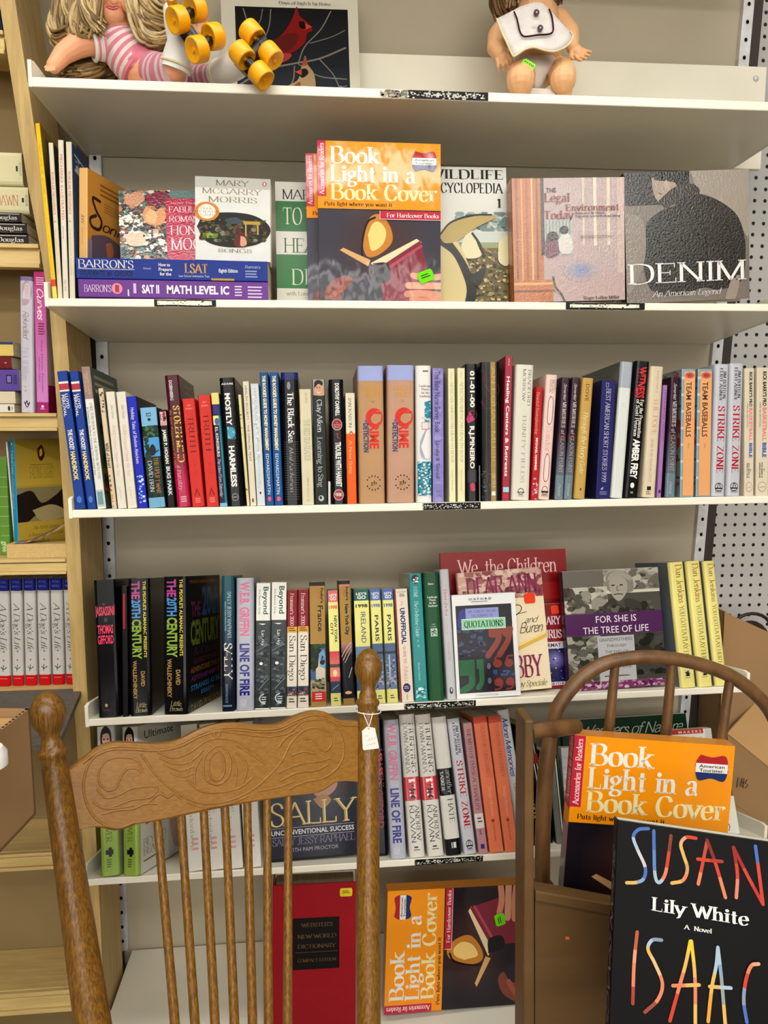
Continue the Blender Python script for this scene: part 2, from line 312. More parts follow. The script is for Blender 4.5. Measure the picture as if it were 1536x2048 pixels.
# ---------------------------------------------------------------- printing on a face
class Canvas:
    """prints flat artwork on one face of a part; a, b run 0..1 from the face's top left corner"""
    def __init__(s, mb, m, fn, W, H, cuts=()):
        s.mb, s.m, s.fn, s.W, s.H, s.cuts = mb, m, fn, W, H, cuts; s.eps = 0.00012
    def poly(s, pts, col):
        s.mb.face([s.fn(min(max(a, 0), 1), min(max(b, 0), 1), s.eps) for a, b in pts], s.m, col)
    def lay(s): s.eps += 0.00004
    def draw(s, ops):
        for o in ops:
            k = o[0]; s.lay()
            if k == 'R':
                _, x0, y0, x1, y1, c = o; xs = sorted([x0, x1] + [q for q in s.cuts if min(x0, x1) < q < max(x0, x1)])
                for a, b in zip(xs, xs[1:]): s.poly([(a, y0), (a, y1), (b, y1), (b, y0)], c)
            elif k == 'E':
                _, cx, cy, rx, ry, c = o; s.poly([(cx + rx * math.cos(t * math.pi / 12), cy + ry * math.sin(t * math.pi / 12)) for t in range(24)], c)
            elif k == 'G':
                _, cx, cy, rx, ry, c0, c1 = o; c0, c1 = ink(c0), ink(c1)
                for q in range(4):
                    f0, f1 = q / 4, (q + 1) / 4; A = tuple(x + (y - x) * f0 for x, y in zip(c0, c1)); B = tuple(x + (y - x) * f1 for x, y in zip(c0, c1))
                    for t in range(16):
                        a0, a1 = t * math.pi / 8, (t + 1) * math.pi / 8
                        s.poly([(cx + rx * f * math.cos(a), cy + ry * f * math.sin(a)) for f, a in ((f0, a0), (f1, a0), (f1, a1), (f0, a1))], [A, B, B, A])
            elif k == 'V':
                _, x0, y0, x1, y1, c0, c1 = o; c0, c1 = ink(c0), ink(c1); xs = sorted([x0, x1] + [q for q in s.cuts if x0 < q < x1])
                for a, b in zip(xs, xs[1:]): s.poly([(a, y0), (a, y1), (b, y1), (b, y0)], [c0, c1, c1, c0])
            elif k == 'P': s.poly(o[1], o[2])
            elif k == 'C': s.poly([tuple(p) for p in smooth(list(o[1]) + [o[1][0]], 5)][:-1], o[2])
            elif k in 'SZ':                      # stroke (Z: colour runs through a list)
                pts, w, c = o[1], o[2], o[3]; line = [tuple(p) for p in (smooth(pts, 5) if len(pts) > 2 else pts)]; ar = s.W / s.H
                Lf, Rt = [], []
                for i, (x, y) in enumerate(line):
                    a = line[max(i - 1, 0)]; b = line[min(i + 1, len(line) - 1)]; dx, dy = (b[0] - a[0]) * s.W, (b[1] - a[1]) * s.H; l = math.hypot(dx, dy) or 1
                    Lf.append((x - dy / l * w / 2, y + dx / l * w / 2 * ar)); Rt.append((x + dy / l * w / 2, y - dx / l * w / 2 * ar))
                n = len(line) - 1
                for i in range(n):
                    cc = c if k == 'S' else c[min(int(i * len(c) / n), len(c) - 1)]
                    s.poly([Lf[i], Lf[i + 1], Rt[i + 1], Rt[i]], cc)
                for q, cc in ((line[0], c if k == 'S' else c[0]), (line[-1], c if k == 'S' else c[-1])):
                    s.lay(); s.poly([(q[0] + w / 2 * math.cos(t * math.pi / 5), q[1] + w / 2 * ar * math.sin(t * math.pi / 5)) for t in range(10)], cc)
            elif k in 'TDU':
                _, tx, x0, y0, x1, y1, c, st = o
                for q in text_polys(tx, st):
                    if k == 'T': pp = [(x0 + p[0] * (x1 - x0), y1 - p[1] * (y1 - y0)) for p in q]
                    elif k == 'D': pp = [(x0 + p[1] * (x1 - x0), y0 + p[0] * (y1 - y0)) for p in q]
                    else: pp = [(x1 - p[1] * (x1 - x0), y1 - p[0] * (y1 - y0)) for p in q]
                    s.poly(pp, c)
            elif k == 'N':                      # scatter of small blobs
                _, x0, y0, x1, y1, cs, n, r, seed = o; rg = random.Random(seed); ar = s.W / s.H
                for i in range(n):
                    if i % 8 == 0: s.lay()
                    x, y, q, t0 = rg.uniform(x0, x1), rg.uniform(y0, y1), r * rg.uniform(0.5, 1.4), rg.uniform(0, 6)
                    e = rg.uniform(0.4, 1); s.poly([(min(max(x + q * math.cos(t0 + t), x0), x1), min(max(y + q * e * ar * math.sin(t0 + t * 1.0), y0), y1)) for t in (0, 1.1, 2.2, 3.3, 4.2, 5.3)], rg.choice(cs))
            elif k == 'f':                      # the same on a spine read lying down
                _, x0, y0, x1, y1, n, c = o; rg = random.Random(n); st = (x1 - x0) / n
                for i in range(n): q = y1 - rg.random() * .3 * (y1 - y0); s.poly([(x0 + st * i, y0), (x0 + st * i, q), (x0 + st * (i + .45), q), (x0 + st * (i + .45), y0)], c)
            elif k == 'F':                      # faint lines of small print
                _, x0, y0, x1, y1, n, c = o; rg = random.Random(n); st = (y1 - y0) / n
                for i in range(n): s.poly([(x0, y0 + st * i), (x0, y0 + st * (i + .45)), (x1 - rg.random() * .2 * (x1 - x0), y0 + st * (i + .45)), (x1 - rg.random() * .2 * (x1 - x0), y0 + st * i)], c)
# ---------------------------------------------------------------- the room
def slabbox(name, p0, p1, m, kind='structure', parent=None):
    b = MB(); b.box(p0, p1, m); return b.build(name, parent, kind=kind)
slabbox('floor', (-3.2, -8.6, -0.05), (3.2, 0.3, 0.0), FLOORM)
slabbox('ceiling', (-3.2, -8.6, 2.98), (3.2, 0.3, 3.03), CEILM)
slabbox('wall_back', (-3.2, 0.10, 0.0), (3.2, 0.3, 2.98), WALLM)
slabbox('wall_front', (-3.2, -8.6, 0.0), (3.2, -8.5, 2.98), WALLM)
w_ = MB(); w_.box((-2.9, -8.497, 0.85), (2.9, -8.488, 2.25), mat('glowing fill pane', '#ffffff', emit=5.5)); wn = w_.build('fill_pane', kind='structure')  # unseen glowing pane, added for low frontal fill light
w_ = MB()
for x0, x1, z0, z1 in [(-2.95, 2.95, .8, .86), (-2.95, 2.95, 2.24, 2.3)] + [(x - .03, x + .03, .8, 2.3) for x in (-2.92, -.97, .97, 2.92)]: w_.box((x0, -8.487, z0), (x1, -8.45, z1), WHITEP)
o_ = w_.build('fill_pane_frame', wn)  # frame round the added glowing pane
LAMPL = ['ceiling light nearest the shelves, straight above the books', 'middle ceiling light behind the viewer', 'third ceiling light from the shelves', 'fourth ceiling light from the shelves', 'ceiling light farthest from the shelves at the back of the shop']
for i, (ly, st, lx, ll) in enumerate(LAMPS):
    t = thing('ceiling_light', LAMPL[i], 'ceiling light', Vector((lx, ly, 2.98)), 'fluorescent ceiling lights')
    b = MB(); b.box((-ll / 2, -0.16, -0.06), (ll / 2, 0.16, 0.0), LAMPM); b.build('housing', t)
    b = MB(); e = mat('lit diffuser %d' % i, '#ffffff', emit=st); b.box((-ll / 2 + .02, -0.14, -0.068), (ll / 2 - .02, 0.14, -0.0605), e); b.build('diffuser', t)

# ---------------------------------------------------------------- the store shelving
YF = -0.30
postx_lo = max(P(u, v, -.20).x for u, v in ((208, 2000), (232, 2500)))
gond = thing('store_shelving', 'cream metal store shelving unit with five shelves of books', 'shelves', Vector((0, 0, 0)))
# per shelf: left px, left lip top, right px, right lip top, lip height px, back drop (m over the depth)
SH = {1: (58, 153, 1640, 207, 17), 2: (91, 596, 1590, 608, 15), 3: (139, 1020, 1560, 991, 16), 4: (172, 1439, 1497, 1371, 15), 5: (170, 1759, 1532, 1675, 15)}
SG = {}
for i, (xl, yl, xr, yr, lh) in SH.items():
    A, B = P(xl, yl, YF), P(xr, yr, YF); th = px(lh, YF)
    if i == 1: drop = (P(182, 315, 0).z + P(1480, 346, 0).z) / 2 - (A.z + B.z) / 2 + th
    elif i == 2: drop = (P(185, 685, 0).z + P(1440, 690, 0).z) / 2 - (A.z + B.z) / 2 + th
    else: drop = -0.30 * math.tan(math.radians({3: 4.2, 4: 11.5, 5: 17.0}[i]))
    SG[i] = (A, B, drop / 0.30, th)
def shz(i, x, y):
    A, B, k, th = SG[i]; return A.z + (B.z - A.z) * (x - A.x) / (B.x - A.x) + (y - YF) * k
def tilt(i): return -math.atan(SG[i][2])
MARKS = {1: (760, 977, 1, 5), 2: (308, 432, 2, 9), 3: (845, 961, 0, 11), 4: (808, 951, 0, 13), 5: (829, 965, 1, 17)}
SHN = {}
for i, (A, B, k, th) in SG.items():
    b = MB(); yb = -0.004
    q = [(A.x, YF, A.z - th), (B.x, YF, B.z - th), (B.x, yb, B.z - th + k * .296), (A.x, yb, A.z - th + k * .296), (A.x, YF, A.z), (B.x, YF, B.z), (B.x, yb, B.z + k * .296), (A.x, yb, A.z + k * .296)]
    b.hexa(q, PAINT); sh = b.build('shelf', gond, bevel=0.0015); SHN[i] = sh
    for x0, sgn in ((A.x, 1), (B.x, -1)):
        b = MB(); pr = []; zf = shz(i, x0, YF)
        hh = 0.026 if i != 3 else 0.02
        for y, dz in ((YF - .0015, -th - .001), (YF - .0015, hh), (YF + .012, hh + .004), (yb, hh + .006), (yb, -th - .001)):
            pr.append((x0 - sgn * .0015, y, zf + (y - YF) * k + dz))
        b.slab(pr, (sgn * .0065, 0, 0), PAINT); b.build('end_lip', sh, bevel=0.001)
    # remains of a torn black adhesive label on the lip
    xa, xb_, seed, sd = MARKS[i]; fr = lambda u: (P(u, yl, YF).x)
    labs = [(xa, xb_)] if i != 2 else [(308, 432), (1132, 1290)]
    for (u0, u1) in labs:
        X0, X1 = P(u0, SH[i][1], YF).x, P(u1, SH[i][1], YF).x; b = MB()
        def fn(a, bb, e, X0=X0, X1=X1, i=i, th=th):
            x = X0 + a * (X1 - X0); return (x, YF - .0004 - e, shz(i, x, YF) - th * (0.04 + bb * .92))
        c = Canvas(b, SATIN, fn, X1 - X0, th); rg = random.Random(sd)
        if i == 2:
            c.draw([('S', [(0, .1), (.3, .14), (.6, .08), (1, .12)], .02, '#181715'), ('S', [(.02, .9), (.3, .84), (.7, .92), (.97, .86)], .03, '#181715'), ('R', 0, .1, .05, .9, '#24221f'), ('R', .93, .15, 1, .95, '#181715'), ('N', .05, .1, .95, .9, ['#8d877b', '#2d2b28', '#c9c2b0'], 40, .012, sd)])
        else:
            s0 = 0.24 if i == 1 else 0.0
            c.draw([('R', s0, .02, 1, .98, '#15161a'), ('N', 0, .05, s0 + .02, .95, ['#b9b4a6', '#8b867a', '#cfc8b6'], 60, .02, sd), ('N', s0 + .03, .22, .97, .8, ['#dcdad4', '#c9c6bf', '#15161a'], 150, .012, sd + 1), ('N', s0, .0, 1, 1, ['#dcd6c5', '#15161a'], 40, .01, sd + 2)])
        b.build('torn_label', sh)
# the shelf above the frame that shades the dolls
A, B, k, th = SG[1]
b = MB(); zz_ = A.z + .43; b.hexa([(A.x, YF - .12, zz_ - .015), (B.x, YF - .12, zz_ - .015), (B.x, -.004, zz_ - .02), (A.x, -.004, zz_ - .02), (A.x, YF - .12, zz_), (B.x, YF - .12, zz_), (B.x, -.004, zz_ - .005), (A.x, -.004, zz_ - .005)], PAINT); b.build('shelf', gond, bevel=.0015)
# back panel, uprights, deck
dz = P(236, 1899, 0).z
LU = [P(192, 330, -.006), P(247, 1890, -.006)]; RU = [P(1494, 20, -.006), P(1366, 1440, -.006)]
def along(seg, z): return seg[0] + (seg[1] - seg[0]) * ((z - seg[0].z) / (seg[1].z - seg[0].z))
b = MB(); zt = 2.62
l0, l1, r0, r1 = along(LU, dz), along(LU, zt), along(RU, dz), along(RU, zt)
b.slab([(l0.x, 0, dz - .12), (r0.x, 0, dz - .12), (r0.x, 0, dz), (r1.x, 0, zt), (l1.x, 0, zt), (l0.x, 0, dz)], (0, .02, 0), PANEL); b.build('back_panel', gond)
for seg in (LU, RU):
    b = MB(); p0, p1 = along(seg, dz + .005), along(seg, zt); w = 0.024
    b.hexa([(p0.x - w / 2, -.012, p0.z), (p0.x + w / 2, -.012, p0.z), (p0.x + w / 2, .03, p0.z), (p0.x - w / 2, .03, p0.z), (p1.x - w / 2, -.012, p1.z), (p1.x + w / 2, -.012, p1.z), (p1.x + w / 2, .03, p1.z), (p1.x - w / 2, .03, p1.z)], STEEL)
    z = dz + .03
    while z < zt - .02:
        p = along(seg, z); b.face([(p.x + .0038 * math.cos(t * math.pi / 5), -.0126, z + .0045 * math.sin(t * math.pi / 5)) for t in range(10)], HOLE); z += 0.0365
    b.build('upright', gond)
for seg, s_ in ((LU, -1), (RU, 1)):
    b = MB(); p0, p1 = along(seg, dz), along(seg, zt); q = [(p0.x + s_ * .013, p0.z), (p0.x + s_ * .04, p0.z), (p1.x + s_ * .04, p1.z), (p1.x + s_ * .013, p1.z)]
    b.slab([(x, .0, z) for x, z in q], (0, .04, 0), mat('dark brown steel post', '#2a2019', rough=.6)); b.build('back_post', gond)
b = MB(); b.box((postx_lo + .006, -0.42, 0.06), (r0.x + .02, -.004, dz), PAINT); b.build('base_deck', gond, bevel=.002)
b = MB(); b.box((postx_lo + .015, -0.40, 0.0), (r0.x + .01, -.01, 0.059), DARK); b.build('kick_plate', gond)
bl, br = P(150, 88, -.02), P(1531, 136, -.02); zb = shz(1, 0, -.02) + .003
b = MB(); b.hexa([(bl.x, -.026, zb - .01), (br.x, -.026, zb - .01), (br.x, -.014, zb - .01), (bl.x, -.014, zb - .01), (bl.x, -.026, bl.z), (br.x, -.026, br.z), (br.x, -.014, br.z), (bl.x, -.014, bl.z)], PAINT); bs = b.build('backstop', gond, bevel=.002)
b = MB(); p = P(1512, 157, -.027); b.ell(p, (.0065, .003, .0065), STEEL, n=12, k=6); b.build('screw', bs)
# pegboard of the next bay on the right, dark post between
pe = P(1441, 700, .04)
pg = thing('pegboard', 'white pegboard panel with rows of black holes right of the shelving', 'pegboard', Vector((pe.x, .04, 0)))
b = MB(); b.box((-.02, .001, 0.0), (0.9, .009, 2.7), PEG); b.build('panel', pg)

# ---------------------------------------------------------------- the pine bookcase on the left
YB = -0.20
bc = thing('bookcase', 'tall varnished pine bookcase left of the white shelving', 'bookcase', Vector((-0.9, -.1, 0)))
bc_M = bc.matrix_world.inverted()
def bcadd(b, name, **k):
    o = b.build(name, None, **k); o.parent = bc; o.matrix_parent_inverse = Matrix.Translation((0.9, .1, 0)); return o
POST = [P(u, v, YB) for u, v in ((-40, -420), (30, 0), (62, 210), (82, 340), (94, 415), (107, 480), (117, 520), (127, 590), (132, 650), (140, 760), (158, 1036), (172, 1343), (180, 1460), (196, 1745), (208, 2000), (232, 2500))]
def postx(z):
    for p_, q_ in zip(POST, POST[1:]):
        if z >= q_.z or q_ is POST[-1]: return p_.x + (q_.x - p_.x) * (z - p_.z) / (q_.z - p_.z)
YBK = -.06
wp = 0.027; zt2 = 2.5; XL = -2.0
def side(x0f, name):
    b = MB(); zs_ = [zt2 * i / 24 for i in range(25)]
    b.slab([(x0f(z), YB, z) for z in zs_] + [(x0f(z) - wp, YB, z) for z in zs_[::-1]], (0, YBK - YB, 0), PINE); bcadd(b, name)
side(postx, 'side_panel'); side(lambda z: XL, 'side_panel')
b = MB(); zs_ = [.05 + (zt2 - .05) * i / 24 for i in range(25)]; b.slab([(XL, YBK - .012, .05)] + [(postx(z) - wp, YBK - .012, z) for z in zs_] + [(XL, YBK - .012, zt2)], (0, .01, 0), PLY); bcadd(b, 'back_board')
BSZ = {}
for key, yt, ybm, hasleaf in (('A', 61, 109, 0), ('B', 486, 535, 0), ('C', 826, 862, 0), ('D', 1119, 1150, 0), ('E', 1400, 1432, 1), ('F', 1707, 1742, 0), ('G', 1986, 2030, 0)):
    a, c = P(15, yt, YB), P(15, ybm, YB); BSZ[key] = a.z; xr = postx(a.z) - wp - .001; b = MB(); h = a.z - c.z
    b.box((XL + .002, YB + .006, a.z - h * .30), (xr, YBK - .013, a.z), PINEH)
    b.box((XL + .002, YB + .002, a.z - h * .82), (xr, YB + .02, a.z - h * .30), PINEH)
    b.box((XL + .002, YB - .003, a.z - h), (xr, YB + .02, a.z - h * .82), PINEH)
    b.box((XL + .002, YB - .003, a.z - h * .2), (xr, YB + .006, a.z - h * .02), PINEH)
    bcadd(b, 'shelf', bevel=.001)
b = MB(); b.box((XL, YB + .01, 0), (postx(0) - wp - .001, YB + .03, .10), PINEH); bcadd(b, 'plinth')
z = BSZ['E'] + .001
q0 = PZ(165, 1388, z); q1 = PZ(118, 1500, z)
b = MB(); b.slab([(XL + .3, q0.y, z), (q0.x, q0.y, z), (q1.x, q1.y, z), (XL + .3, q1.y, z)], (0, 0, .012), SLATE); bcadd(b, 'pull_out_leaf', bevel=.001)

# ---------------------------------------------------------------- books
def uprofile(mb, outer, inner, h, cols, m, z0=0, inm=None):
    n = len(outer)
    for i in range(n - 1):
        mb.face([(*outer[i], z0), (*outer[i + 1], z0), (*outer[i + 1], z0 + h), (*outer[i], z0 + h)], m, cols[i])
        mb.face([(*inner[i + 1], z0), (*inner[i], z0), (*inner[i], z0 + h), (*inner[i + 1], z0 + h)], inm or MATTE, '#d8d2c2')
        for z, fl in ((z0 + h, 1), (z0, 0)):
            q = [(*outer[i], z), (*outer[i + 1], z), (*inner[i + 1], z), (*inner[i], z)]; mb.face(q if fl else q[::-1], m, cols[i])
    for i in (0, n - 1): mb.face([(*outer[i], z0), (*outer[i], z0 + h), (*inner[i], z0 + h), (*inner[i], z0)], m, cols[min(i, n - 2)])
BOOKS = []; LOW = {}; PREV = {}
def spine_book(M, w, h, d, label, ops, sp, front=None, back=None, hb=0, group=None, page='#d9cfb4', m=None, sideops=None, leftops=None, name='book', cat='book'):
    """a book seen by its spine. local axes: x across the spine, y into the shelf, z up"""
    root = thing(name, label, cat, M, group); m = m or (GLOSS if hb else SATIN)
    front = front or sp; back = back or sp
    r = min(0.007, w * 0.24) if hb else min(0.0016, w * .2); t = min(0.0026, w * .2) if hb else 0.0006
    pf = lambda x: 0.0 if r <= x <= w - r else r * (1 - math.sqrt(max(0, 1 - ((r - min(x, w - x)) / r) ** 2)))
    xs = [0, r * .12, r * .4, r, w - r, w - r * .4, w - r * .12, w]
    outer = [(0, d)] + [(x, pf(x)) for x in xs] + [(w, d)]; b = MB()
    inner = [(t, d)] + [(min(max(x, t), w - t), max(pf(x), 0) + t) for x in xs] + [(w - t, d)]
    inner = [(x, max(y, t)) for x, y in inner]
    uprofile(b, outer, inner, h, [back] + [sp] * 7 + [front], m)
    cuts = [x / w for x in xs[1:-1]]
    Canvas(b, m, lambda a, bb, e: (a * w, pf(a * w) - e, h * (1 - bb)), w, h, cuts).draw(ops)
    if sideops: Canvas(b, m, lambda a, bb, e: (w + e, r + a * (d - r), h * (1 - bb)), d, h).draw(sideops)
    if leftops: Canvas(b, m, lambda a, bb, e: (-e, d - a * (d - r), h * (1 - bb)), d, h).draw(leftops)
    b.build('cover', root)
    g = 0.003 if hb else 0.0002; b = MB(); b.box((t + .0002, t + r + .0004, g), (w - t - .0002, d - g - .0005, h - g), PAGES, page); b.build('page_block', root)
    BOOKS.append(root); return root
def basis(up, dep, yaw=0):
    up = up.normalized(); right = dep.cross(up).normalized(); dep = up.cross(right)
    if yaw:
        R = Matrix.Rotation(yaw, 3, up); right = R @ right; dep = R @ dep
    return right, dep, up
def sb(sh, TL, BL, BRx, d, label, ops, sp, Yf=-.294, yaw=0, **k):
    """spine book standing on store shelf sh, from the photo points of its spine"""
    a = tilt(sh) if isinstance(sh, int) else 0; dep = Vector((0, math.cos(a), -math.sin(a)))
    o = P(BL[0], BL[1], Yf); n = -dep
    T = PN(TL[0], TL[1], o, n); R = PN(BRx, BL[1], o, n)
    up0 = T - o; h = up0.length; rt, dp, up = basis(up0, dep); w = max((R - o).dot(rt), .003) * .975
    if yaw: rt, dp, up = basis(up0, dep, yaw)
    pv = PREV.get(sh) if isinstance(sh, (int, str)) else None
    if pv and not yaw and abs(pv[5] - Yf) < .2:               # keep clear of the neighbour on the left
        po, pr, pu, pw, ph, _ = pv; g_ = 9
        for i in range(9):
            t_ = i / 8; L_ = o + up * h * t_; s_ = (L_.z - po.z) / pu.z
            if -.02 <= s_ <= ph + .02: q_ = po + pr * pw + pu * s_; g_ = min(g_, L_.x - q_.x)
            R_ = po + pr * pw + pu * ph * t_; s_ = (R_.z - o.z) / up.z
            if -.02 <= s_ <= h + .02: g_ = min(g_, (o + up * s_).x - R_.x)
        if g_ < .0012: dx_ = .0012 - g_; o = o + rt * dx_; w = max(w - dx_, .003)
    if isinstance(sh, str): d = min(d, (YBK - .016 - Yf) / math.cos(yaw))
    f = (lambda x, y: shz(sh, x, y)) if isinstance(sh, int) else (lambda x, y: BSZ[sh] if isinstance(sh, str) else sh)
    low = min((o + rt * i * w + dp * j * d).z - f((o + rt * i * w + dp * j * d).x, (o + rt * i * w + dp * j * d).y) for i in (0, 1) for j in (0, 1))
    o.z -= low - .0004; h += (low - .0004) / up.z
    if isinstance(sh, (int, str)): PREV[sh] = (o.copy(), rt, up, w, h, Yf)
    return spine_book(frame(o, rt, dp, up), w, h, d, label, ops, sp, **k)
def flat_book(z, u0, u1, vt, vb, Y, d, label, ops, sp, **k):
    """book lying flat, spine to the viewer; returns the height of its top"""
    if ops is not None and u0 < 0: d = min(d, YBK - .016 - Y)
    A, B = P(u0, vb, Y), P(u1, vb, Y); th = px(vb - vt, Y); h = B.x - A.x
    spine_book(frame(Vector((B.x, Y, z + .0004)), Vector((0, 0, 1)), Vector((0, 1, 0)), Vector((-1, 0, 0))), th, h, d, label, ops, sp, **k)
    return z + th + .0008
def face_book(M, W, H, T, label, ops, col, spine=None, back=None, hb=0, m=None, page='#d9cfb4', group=None, name='book', cat='book', spineops=None, closed=False, stickers=None):
    """a book seen by its front cover. local axes: x right, y back, z up; spine on the left"""
    root = thing(name, label, cat, M, group); m = m or GLOSS; t = min(.0026, T * .2) if hb else .0006
    if closed:
        b = MB(); b.box((0, 0, 0), (W, T, H), m, spine or col); 
    else:
        r = min(.006, T * .3) if hb else .0012
        outer = [(W, 0), (r * .3, 0), (0, r), (0, T - r), (r * .3, T), (W, T)]; inner = [(W, t), (t + r * .3, t), (t, t + r * .6), (t, T - t - r * .6), (t + r * .3, T - t), (W, T - t)]
        b = MB(); uprofile(b, outer, inner, H, [col, spine or col, spine or col, spine or col, back or col], m)
    Canvas(b, m, lambda a, bb, e: (a * W, -e, H * (1 - bb)), W, H).draw([('R', 0, 0, 1, 1, col)] + ops)
    if spineops: Canvas(b, m, lambda a, bb, e: (-e, T * (1 - a), H * (1 - bb)), T, H).draw(spineops)
    c = b.build('sleeve' if closed else 'cover', root, bevel=0)
    if not closed:
        g = .003 if hb else .0003; b = MB(); b.box((t + .004, t + .0002, g), (W - g - .0006, T - t - .0002, H - g), PAGES, page); b.build('page_block', root)
    for (x, y, w_, h_, c_, rot, tx) in (stickers or []):
        b = MB(); cr, sr = math.cos(rot), math.sin(rot)
        def fn(a, bb, e):
            dx, dy = (a - .5) * w_ * W, (.5 - bb) * h_ * H; return (x * W + dx * cr - dy * sr, -.0022 - e, (1 - y) * H + dx * sr + dy * cr)
        Canvas(b, MATTE, fn, w_ * W, h_ * H).draw([('P', [(.08, 0), (.92, 0), (1, .2), (1, .8), (.92, 1), (.08, 1), (0, .8), (0, .2)], c_)] + tx); o = b.build('price_sticker', root); o['label'] = 'small coloured price sticker'
    BOOKS.append(root); return root
def fb(sh, TL, TR, BL, T, label, ops, col, Yf=-.285, yaw=0, lean=None, **k):
    """facing book standing on shelf sh (or at height sh), from photo points of its front cover"""
    a = (tilt(sh) if isinstance(sh, int) else 0) if lean is None else math.radians(lean); y = math.radians(yaw)
    n = Vector((-math.sin(y) * math.cos(a), -math.cos(y) * math.cos(a), math.sin(a)))
    o = P(BL[0], BL[1], Yf); Tl = PN(TL[0], TL[1], o, n); Tr = PN(TR[0], TR[1], o, n)
    H = (Tl - o).length; up0 = (Tl - o).normalized(); rt = (Tr - Tl).normalized(); W = (Tr - Tl).length
    rt = (rt + up0.cross(n) * 0 ).normalized(); up = (up0 - rt * up0.dot(rt) * .5).normalized(); rt = (rt - up * rt.dot(up)).normalized(); dp = up.cross(rt)
    f = (lambda x, yy: shz(sh, x, yy)) if isinstance(sh, int) else (lambda x, yy: BSZ[sh] if isinstance(sh, str) else (sh or 0))
    low = min((o + rt * i * W + dp * j * T).z - f((o + rt * i * W + dp * j * T).x, (o + rt * i * W + dp * j * T).y) for i in (0, 1) for j in (0, 1))
    o = Tl - up * H; low = min((o + rt * i * W + dp * j * T).z - f((o + rt * i * W + dp * j * T).x, (o + rt * i * W + dp * j * T).y) for i in (0, 1) for j in (0, 1))
    if sh is not None: H += (low - .0004) / up.z; o = Tl - up * H
    r_ = face_book(frame(o, rt, dp, up), W, H, T, label, ops, col, **k)
    r_.empty_display_size = .05; LOW[r_.name] = min((o + rt * i * W + dp * j * T).z for i in (0, 1) for j in (0, 1)); return r_
# ================================================================ third shelf: row of spines
D, T, U, R, E, V, G, N, S, Z, PO, CC, FF = 'D T U R E V G N S Z P C F'.split()
W_, K_ = '#e4e2da', '#16161a'
hock = [(R, 0, .075, 1, .09, W_), (R, 0, .09, 1, .135, '#b8454f'), (R, 0, .135, 1, .147, W_), (D, 'LLOYD', .5, .165, .82, .27, W_, 'sansb'), (D, 'PERCIVAL', .14, .17, .44, .325, W_, 'sansb'), (D, 'THE HOCKEY', .28, .42, .74, .57, W_, 'sansx'), (D, 'HANDBOOK', .28, .58, .74, .79, '#ecd97e', 'sansx'), (E, .5, .93, .25, .025, '#5a86c8')]
g = 'pair of blue hockey handbooks'
sb(3, (113.5, 743), (151.6, 1019), 171.6, .14, 'blue hockey paperback at the far left end of the third shelf', hock, '#1f4b9b', group=g)
sb(3, (138.5, 743), (175.5, 1018.6), 193, .14, 'blue hockey paperback second from the left on the third shelf', hock, '#1f4b9b', group=g)
sb(3, (162, 734), (195, 1018), 212.5, .17, 'white hospital guide with a mauve top band beside the blue hockey books', [(R, 0, 0, 1, .225, '#a48a86'), (D, 'Surgery Safety', .5, .03, .8, .2, '#dcc98f', 'ital'), (D, 'And Recovery', .2, .04, .45, .18, '#dcc98f', 'ital'), (D, 'TAKE THIS BOOK TO THE HOSPITAL WITH YOU', .5, .25, .8, .79, '#2f5d57', 'serif'), (D, 'A Consumer Guide to Surviving Your Hospital Stay', .14, .28, .36, .76, '#1d2322', 'sans'), (R, .1, .865, .9, .985, '#b6c6c6'), (R, .2, .88, .8, .97, '#7da0a6')], '#e3e1d8', front='#5e6d63', sideops=[(R, 0, 0, 1, .3, '#53625c'), (FF, .1, .05, .9, .2, 3, '#a9a48f'), (N, 0, .4, 1, 1, ['#47632f', '#b96a33', '#7a2f52', '#2c4a38'], 60, .06, 3)])
sb(3, (196, 777), (224, 1017.6), 234, .19, 'cream paperback about the wild wedged left of two white books', [(D, 'Wild at Heart', .2, .45, .8, .66, '#23241d', 'serifb'), (N, .1, .02, .9, .2, ['#3e4030', '#c9b79a'], 22, .2, 5), (N, 0, .7, .5, .99, ['#d6a83c', '#8d3155', '#57703a'], 20, .25, 6)], '#d9c6ac', front='#8d8a78')
lg = [(D, 'Jules Verne', .42, .11, .72, .23, '#9b968c', 'serif'), (D, '20,000 Leagues Under the Sea', .34, .28, .7, .72, '#dba6a8', 'serif'), (D, 'LINGO', .38, .82, .66, .92, '#c6c1b6', 'sans')]
g = 'two white classic sea story books'
sb(3, (211, 784), (236, 1017.6), 253.6, .15, 'white paperback with pink title, left one of two identical', lg, '#dfdacd', group=g)
sb(3, (232, 784), (255.7, 1017.6), 274.5, .15, 'white paperback with pink title, right one of two identical, next to a royal blue spine', lg, '#dfdacd', group=g)
sb(3, (252, 793.6), (276, 1017), 296, .16, 'royal blue paperback of holiday tales with a dark cover', [(D, 'Holiday Tales of Sholom Aleichem', .3, .1, .68, .6, W_, 'sans'), (N, .2, .7, .9, .97, ['#8fb0e8', '#d8e4f5', '#2a50d0'], 40, .16, 9)], '#1531ba', front='#2a2734', sideops=[(R, .5, 0, 1, .1, '#4a3340'), (FF, .2, .15, .8, .4, 3, '#75707a')])
